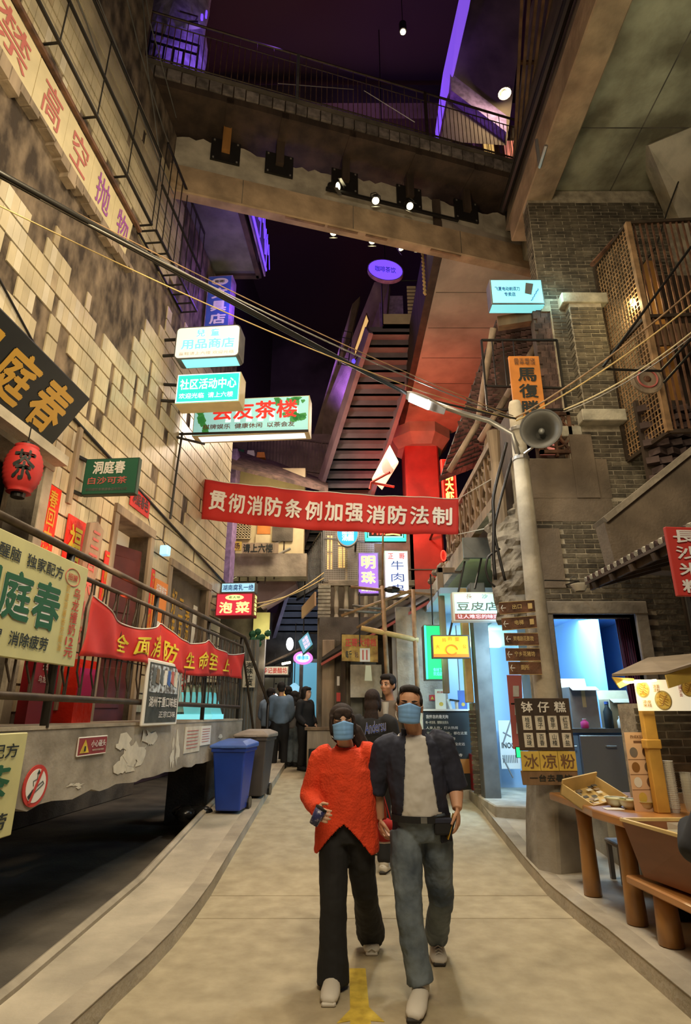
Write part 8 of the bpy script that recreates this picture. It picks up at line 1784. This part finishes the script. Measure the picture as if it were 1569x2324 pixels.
T, H = person('man in open navy shirt, white t-shirt, jeans and blue mask, walking hand in hand', JM, upper='navy', lower='jeans', yaw=-.12, tilt=.06, hs=1.10, hairf=short_hair, sleeves='short', cut=open_front, inner='tshirt', mask=True, hem=shirt_tail,
              hands=(((.15, -.1, -1), (.3, -1, 0), (1, 0, 0), .7), ((0, -.15, -1), (-.35, -1, 0), (-1, .2, 0), .45)), tw=1.10, ur=.026, am=1.22, belly=.03, legr=(.094, .069, .070), fold=.022)
for a, s_ in (('L', .98), ('R', .98)):
    sh, el = Vector(JM['sh' + a]), Vector(JM['el' + a]); p = sh.lerp(el, 1.0)
    obj('rolled_cuff', MB().tube([sh.lerp(el, .93), sh.lerp(el, 1.06)], .070, 14).tube([sh.lerp(el, .98), sh.lerp(el, 1.10)], .066, 14), 'navy', T, smooth=True)
cc = Vector((xc, JM['neck'][1] - .045, JM['neck'][2] - .03))
for s_ in (-1, 1): obj('collar', MB().prism([cc + Vector((s_ * .035, -.02, -.10)), cc + Vector((s_ * .085, -.02, -.065)), cc + Vector((s_ * .085, .04, .035)), cc + Vector((s_ * .055, .02, .03))], (s_ * .006, -.012, 0)), 'navy', T, bevel=.003)
pl = Vector(JM['pelvis']).lerp(Vector(JM['waist']), .33) - Vector((0, .012, 0)); obj('belt', MB().lathe([(.1, -.02), (.1, .02)], Matrix.Translation(pl) @ Matrix.Diagonal((1.98, 1.56, 1, 1)), 28, caps=False), 'black_cloth', T); obj('buckle', MB().box(pl + Vector((-.02, -.160, -.018)), pl + Vector((.02, -.154, .018))), 'grey_metal', T)
hw_ = Vector(JM['wrR']); Tb = thing('phone', 'dark phone with a gold edge held in the man\'s lowered hand', 'phone', hw_ + Vector((-.04, -.03, -.17))); c = hw_ + Vector((-.045, -.02, -.10))
m4 = Matrix.Translation(c) @ Matrix.Rotation(.35, 4, 'Y'); obj('case', MB(m4).box((-.006, -.04, -.075), (.006, .04, .075)), 'black_cloth', Tb, bevel=.003); obj('edge', MB(m4).box((-.010, -.041, -.076), (-.006, .041, .076)), 'gold_print', Tb)
Tb = thing('hip_pouch', 'black pouch hanging at the man\'s hip', 'bag', P3(1000, 1890, 4.2)); obj('pouch', MB().box(Vector(P3(1006, 1895, 4.22)) - Vector((.055, .02, 0)), Vector(P3(1006, 1858, 4.22)) + Vector((.055, .02, 0))), 'black_cloth', Tb, bevel=.012, seg=2); obj('flap', MB().box(Vector(P3(1006, 1868, 4.22)) - Vector((.057, .024, 0)), Vector(P3(1006, 1856, 4.22)) + Vector((.057, .022, 0))), 'navy', Tb, bevel=.005)
# ---- the woman in the orange red sweater
toe3, toe4 = PZ(746, 2276, .02), PZ(844, 2162, .02)
JW = dict(head=P3(777, 1641, 4.36), neck=P3(785, 1690, 4.42), chest=P3(785, 1748, 4.43), waist=P3(788, 1820, 4.43), pelvis=P3(787, 1880, 4.44),
          shL=P3(728, 1722, 4.45), elL=P3(702, 1805, 4.46), wrL=P3(722, 1840, 4.22), shR=P3(840, 1712, 4.46), elR=P3(850, 1800, 4.50), wrR=P3(862, 1862, 4.50),
          hipL=P3(758, 1915, 4.44), knL=P3(757, 2060, 4.36), anL=P3(756, 2232, 4.34), toeL=(toe3.x, toe3.y, .0), hipR=P3(816, 1915, 4.45), knR=P3(828, 2020, 4.56), anR=P3(842, 2118, 4.98), toeR=(toe4.x, toe4.y, .0))
def sweater_hem(mb):
    w_, pl = Vector(JW['waist']), Vector(JW['pelvis']); ch = Vector(JW['chest'])
    seg(mb, [(ch, .195, .135), (w_ + UP * .02, .205, .145), (pl + UP * .02, .212, .150), (pl + UP * -.14, .222, .155)], 22)
    for a, q in (('L', .062), ('R', .055)): sh, el, wr = Vector(JW['sh' + a]), Vector(JW['el' + a]), Vector(JW['wr' + a]); seg(mb, [(sh.lerp(ch, .4), .07, .07), (sh, .074, .074), (sh.lerp(el, .6), .072, .070), (el, .070, .068), (el.lerp(wr, .5), .062, .060), (wr, .040, .040)])
xw = JW['pelvis'][0] - .02
def hem_cut(p):
    if p.z > JW['neck'][2] - .03 and math.hypot(p.x - JW['neck'][0], p.y - JW['neck'][1]) < .064: return True
    lim = JW['pelvis'][2] + .045 - (abs(p.x - xw) ** 1.25) * 1.55 if p.y < JW['pelvis'][1] else JW['pelvis'][2] - .17
    return p.z < lim and abs(p.x - xw) < .30 and abs(p.y - JW['pelvis'][1]) < .2
def w_hair(T, H, s):
    hair_blob(T, H, s, [((0, .018, .046), (.086, .100, .086)), ((0, .06, -.05), (.08, .055, .09)), ((.0, -.066, .066), (.064, .026, .032)), ((-.035, -.074, .046), (.028, .018, .026)), ((.03, -.074, .050), (.028, .018, .026)), ((-.077, -.02, -.01), (.014, .04, .07)), ((.077, -.015, -.02), (.016, .045, .08)), ((.03, .10, -.02), (.05, .05, .06))], 'hair_brown', vox=.006,
              tubes=[([(.03, .12, 0), (.10, .14, -.06), (.15, .13, -.18), (.17, .12, -.32), (.14, .11, -.44)], [.035, .055, .06, .045, .015]), ([(-.072, -.045, .05), (-.08, -.03, -.03), (-.072, -.02, -.10)], [.01, .009, .004]), ([(.070, -.05, .05), (.079, -.03, -.03), (.074, -.02, -.12)], [.01, .009, .004])])
T, H = person('woman in loose orange red sweater, black trousers and blue mask, walking beside the man', JW, sk='skin_pale', upper='sweater', lower='black_cloth', yaw=.10, tilt=-.05, hs=1.04, hairf=w_hair, cut=hem_cut, mask=True, hem=sweater_hem, tw=.86, ur=.03, legr=(.086, .074, .076), hemflare=1.22, fold=.016,
              hands=(((.25, -1, -.1), (.2, 0, 1), (1, 0, 0), .75), ((.3, .0, -1), (-.4, -1, 0), (1, 0, 0), .7)), soles='shoe')
obj('neck_rib', MB().lathe([(.068, -.012), (.078, 0), (.068, .014)], Matrix.Translation(Vector(JW['neck']) + Vector((0, .0, -.015))) @ Matrix.Rotation(.25, 4, 'X'), 24, caps=False), 'sweater', T, smooth=True)
hw_ = Vector(JW['wrL']) + Vector((.0, -.10, -.02)); Tb = thing('cup', 'dark blue patterned cup held in the woman\'s raised hand', 'cup', hw_ - UP * .05); mat('blue_cup', (.03, .035, .12), .4, scale=40, c2=(.4, .38, .5), lo=.5, hi=.6); obj('cup_body', MB().lathe([(.028, -.05), (.038, .05), (.036, .05)], Matrix.Translation(hw_) @ Matrix.Rotation(.5, 4, 'Y'), 16), 'blue_cup', Tb, smooth=True); obj('lid', MB().lathe([(.040, .05), (.038, .06)], Matrix.Translation(hw_) @ Matrix.Rotation(.5, 4, 'Y'), 16), 'black_cloth', Tb)
# small red bag carried between them
Tb = thing('red_bag', 'small red bag with a white rim swinging between the couple', 'bag', P3(872, 1908, 5.0)); c = Vector(P3(872, 1885, 5.0)); obj('pouch', MB().ell(c, (.10, .06, .09), 14, 9), 'red_cloth', Tb, smooth=True); obj('rim', MB().tube([c + Vector((.1 * math.cos(a), -.03, -.055 - .02 * math.sin(a))) for a in [k * pi / 8 for k in range(9)]], .008, 6), 'paper_white', Tb); obj('strap', MB().tube([c + Vector((-.05, 0, .08)), c + Vector((0, 0, .26)), c + Vector((.05, 0, .08))], .006, 5), 'red_cloth', Tb)
# ---- standing figures
def stand(x, y, h, yaw, arms=0.0, z=None, lean=0.0):
    """joints of a standing figure; yaw 0 faces the viewer"""
    z0 = gz(y) + (.115 if x < -1.27 else 0) if z is None else z; k = h / 1.72; c, s = math.cos(yaw), math.sin(yaw)
    def q(a, b, cc): return (x + (a * c - b * s) * k, y + (a * s + b * c) * k, z0 + cc * k)
    return dict(head=q(0, -.03, 1.60), neck=q(0, .0, 1.46), chest=q(0, 0, 1.27), waist=q(0, 0, 1.08), pelvis=q(0, 0, .93), shL=q(-.19, 0, 1.38), elL=q(-.25, .03 - arms * .1, 1.10), wrL=q(-.22 + arms * .12, -.10 - arms * .2, .88 + arms * .2), shR=q(.19, 0, 1.38), elR=q(.25, .03 - arms * .1, 1.10), wrR=q(.22 - arms * .12, -.10 - arms * .2, .88 + arms * .2),
                hipL=q(-.09, 0, .88), knL=q(-.10, -.02, .49), anL=q(-.10, .02, .09), toeL=q(-.12, -.17, 0), hipR=q(.09, 0, .88), knR=q(.10, -.01, .49), anR=q(.11, .03, .09), toeR=q(.13, -.16, 0))
V = .013
x_ = PY(885, 1545, 7.5).x
person('young man in taupe hooded top looking aside behind the man in navy', stand(x_, 7.5, 1.97, -.75, 0), vox=V, upper='taupe', lower='black_cloth', yaw=-.65, hs=1.08, hairf=crop_front, lips=True, ur=.03, shoes='shoe')
x_ = PY(845, 1585, 6.9).x
J = stand(x_, 6.9, 1.80, pi - .25, .4)
T, H = person('girl seen from behind with long brown tipped hair and a black lettered jacket', J, vox=V, upper='black_cloth', lower='black_cloth', yaw=pi - .25, hs=1.05, hairf=lambda T, H, s: back_hair(T, H, s, .26, 'hair_brown'), ur=.04, tw=.9)
hair_blob(T, H, 1.05, [((0, .10, -.34), (.095, .035, .09)), ((-.05, .10, -.42), (.03, .02, .05)), ((.05, .10, -.40), (.03, .02, .06))], 'hair_tip', 'hair_tips', .012)
P = panelY(828, 1640, 876, 1668, 6.72); P.x = P.x + UP * .04; letters('Andersu', P, (0, 0, 1, 1), 'paper_white', T, .05, .01); letters('Andersu', P, (.01, .02, .99, .98), 'blue_plastic', T, .01, .014)
c = Vector(P3(875, 1608, 7.0)); obj('paper_cup', MB().lathe([(.03, -.06), (.042, .06), (.043, .07)], Matrix.Translation(c), 14), 'paper_white', label='white paper cup with lid held by the girl in the black jacket', cat='cup')
QY = 13.2
for lb, px, hy, hh, yw, up_, lw, hf, sk_ in (
    ('man in denim jacket and black trousers seen from behind in the queue', 636, QY, 1.72, pi + .1, 'denim_jacket', 'black_cloth', crop_front, 'skin'),
    ('person in pale blue shirt at the left end of the queue', 611, QY + .5, 1.60, pi - .4, 'light_blue', 'black_cloth', crop_front, 'skin'),
    ('woman with dark hair and grey jacket in the queue', 667, QY + .3, 1.52, pi - .5, 'grey_cloth', 'jeans', lambda T, H, s: back_hair(T, H, s, .16), 'skin_pale'),
    ('woman in black jacket looking to the right at the end of the queue', 692, QY - .2, 1.62, .95, 'black_cloth', 'black_cloth', lambda T, H, s: back_hair(T, H, s, .05), 'skin_pale'),
    ('person with black hair half hidden behind the denim jacket', 652, QY + .9, 1.66, pi, 'taupe', 'black_cloth', crop_front, 'skin')):
    xx = PY(px, 1650, hy).x
    person(lb, stand(xx, hy, hh, yw, .3, z=gz(hy)), sk=sk_, vox=.018, upper=up_, lower=lw, yaw=yw, hairf=hf, hs=1.1, ur=.035, shoes='black_cloth', group='people queuing at the alley')
# figure in black at the right edge, only an elbow in the frame
J = stand(2.42, 3.60, 1.66, pi - .35, .9, z=.115); J['elR'] = (1.90, 3.58, .88); J['shR'] = (2.20, 3.60, 1.34); J['wrR'] = (2.02, 3.80, .98); J['wrL'] = (2.75, 3.9, .95); J['elL'] = (2.74, 3.68, 1.08); J['shL'] = (2.68, 3.64, 1.38)
person('person in black coat at the right edge, bending elbow over the stall', J, vox=.012, upper='black_cloth', lower='black_cloth', yaw=pi - .6, hairf=lambda T, H, s: back_hair(T, H, s, .2), ur=.055, shoes='black_cloth')
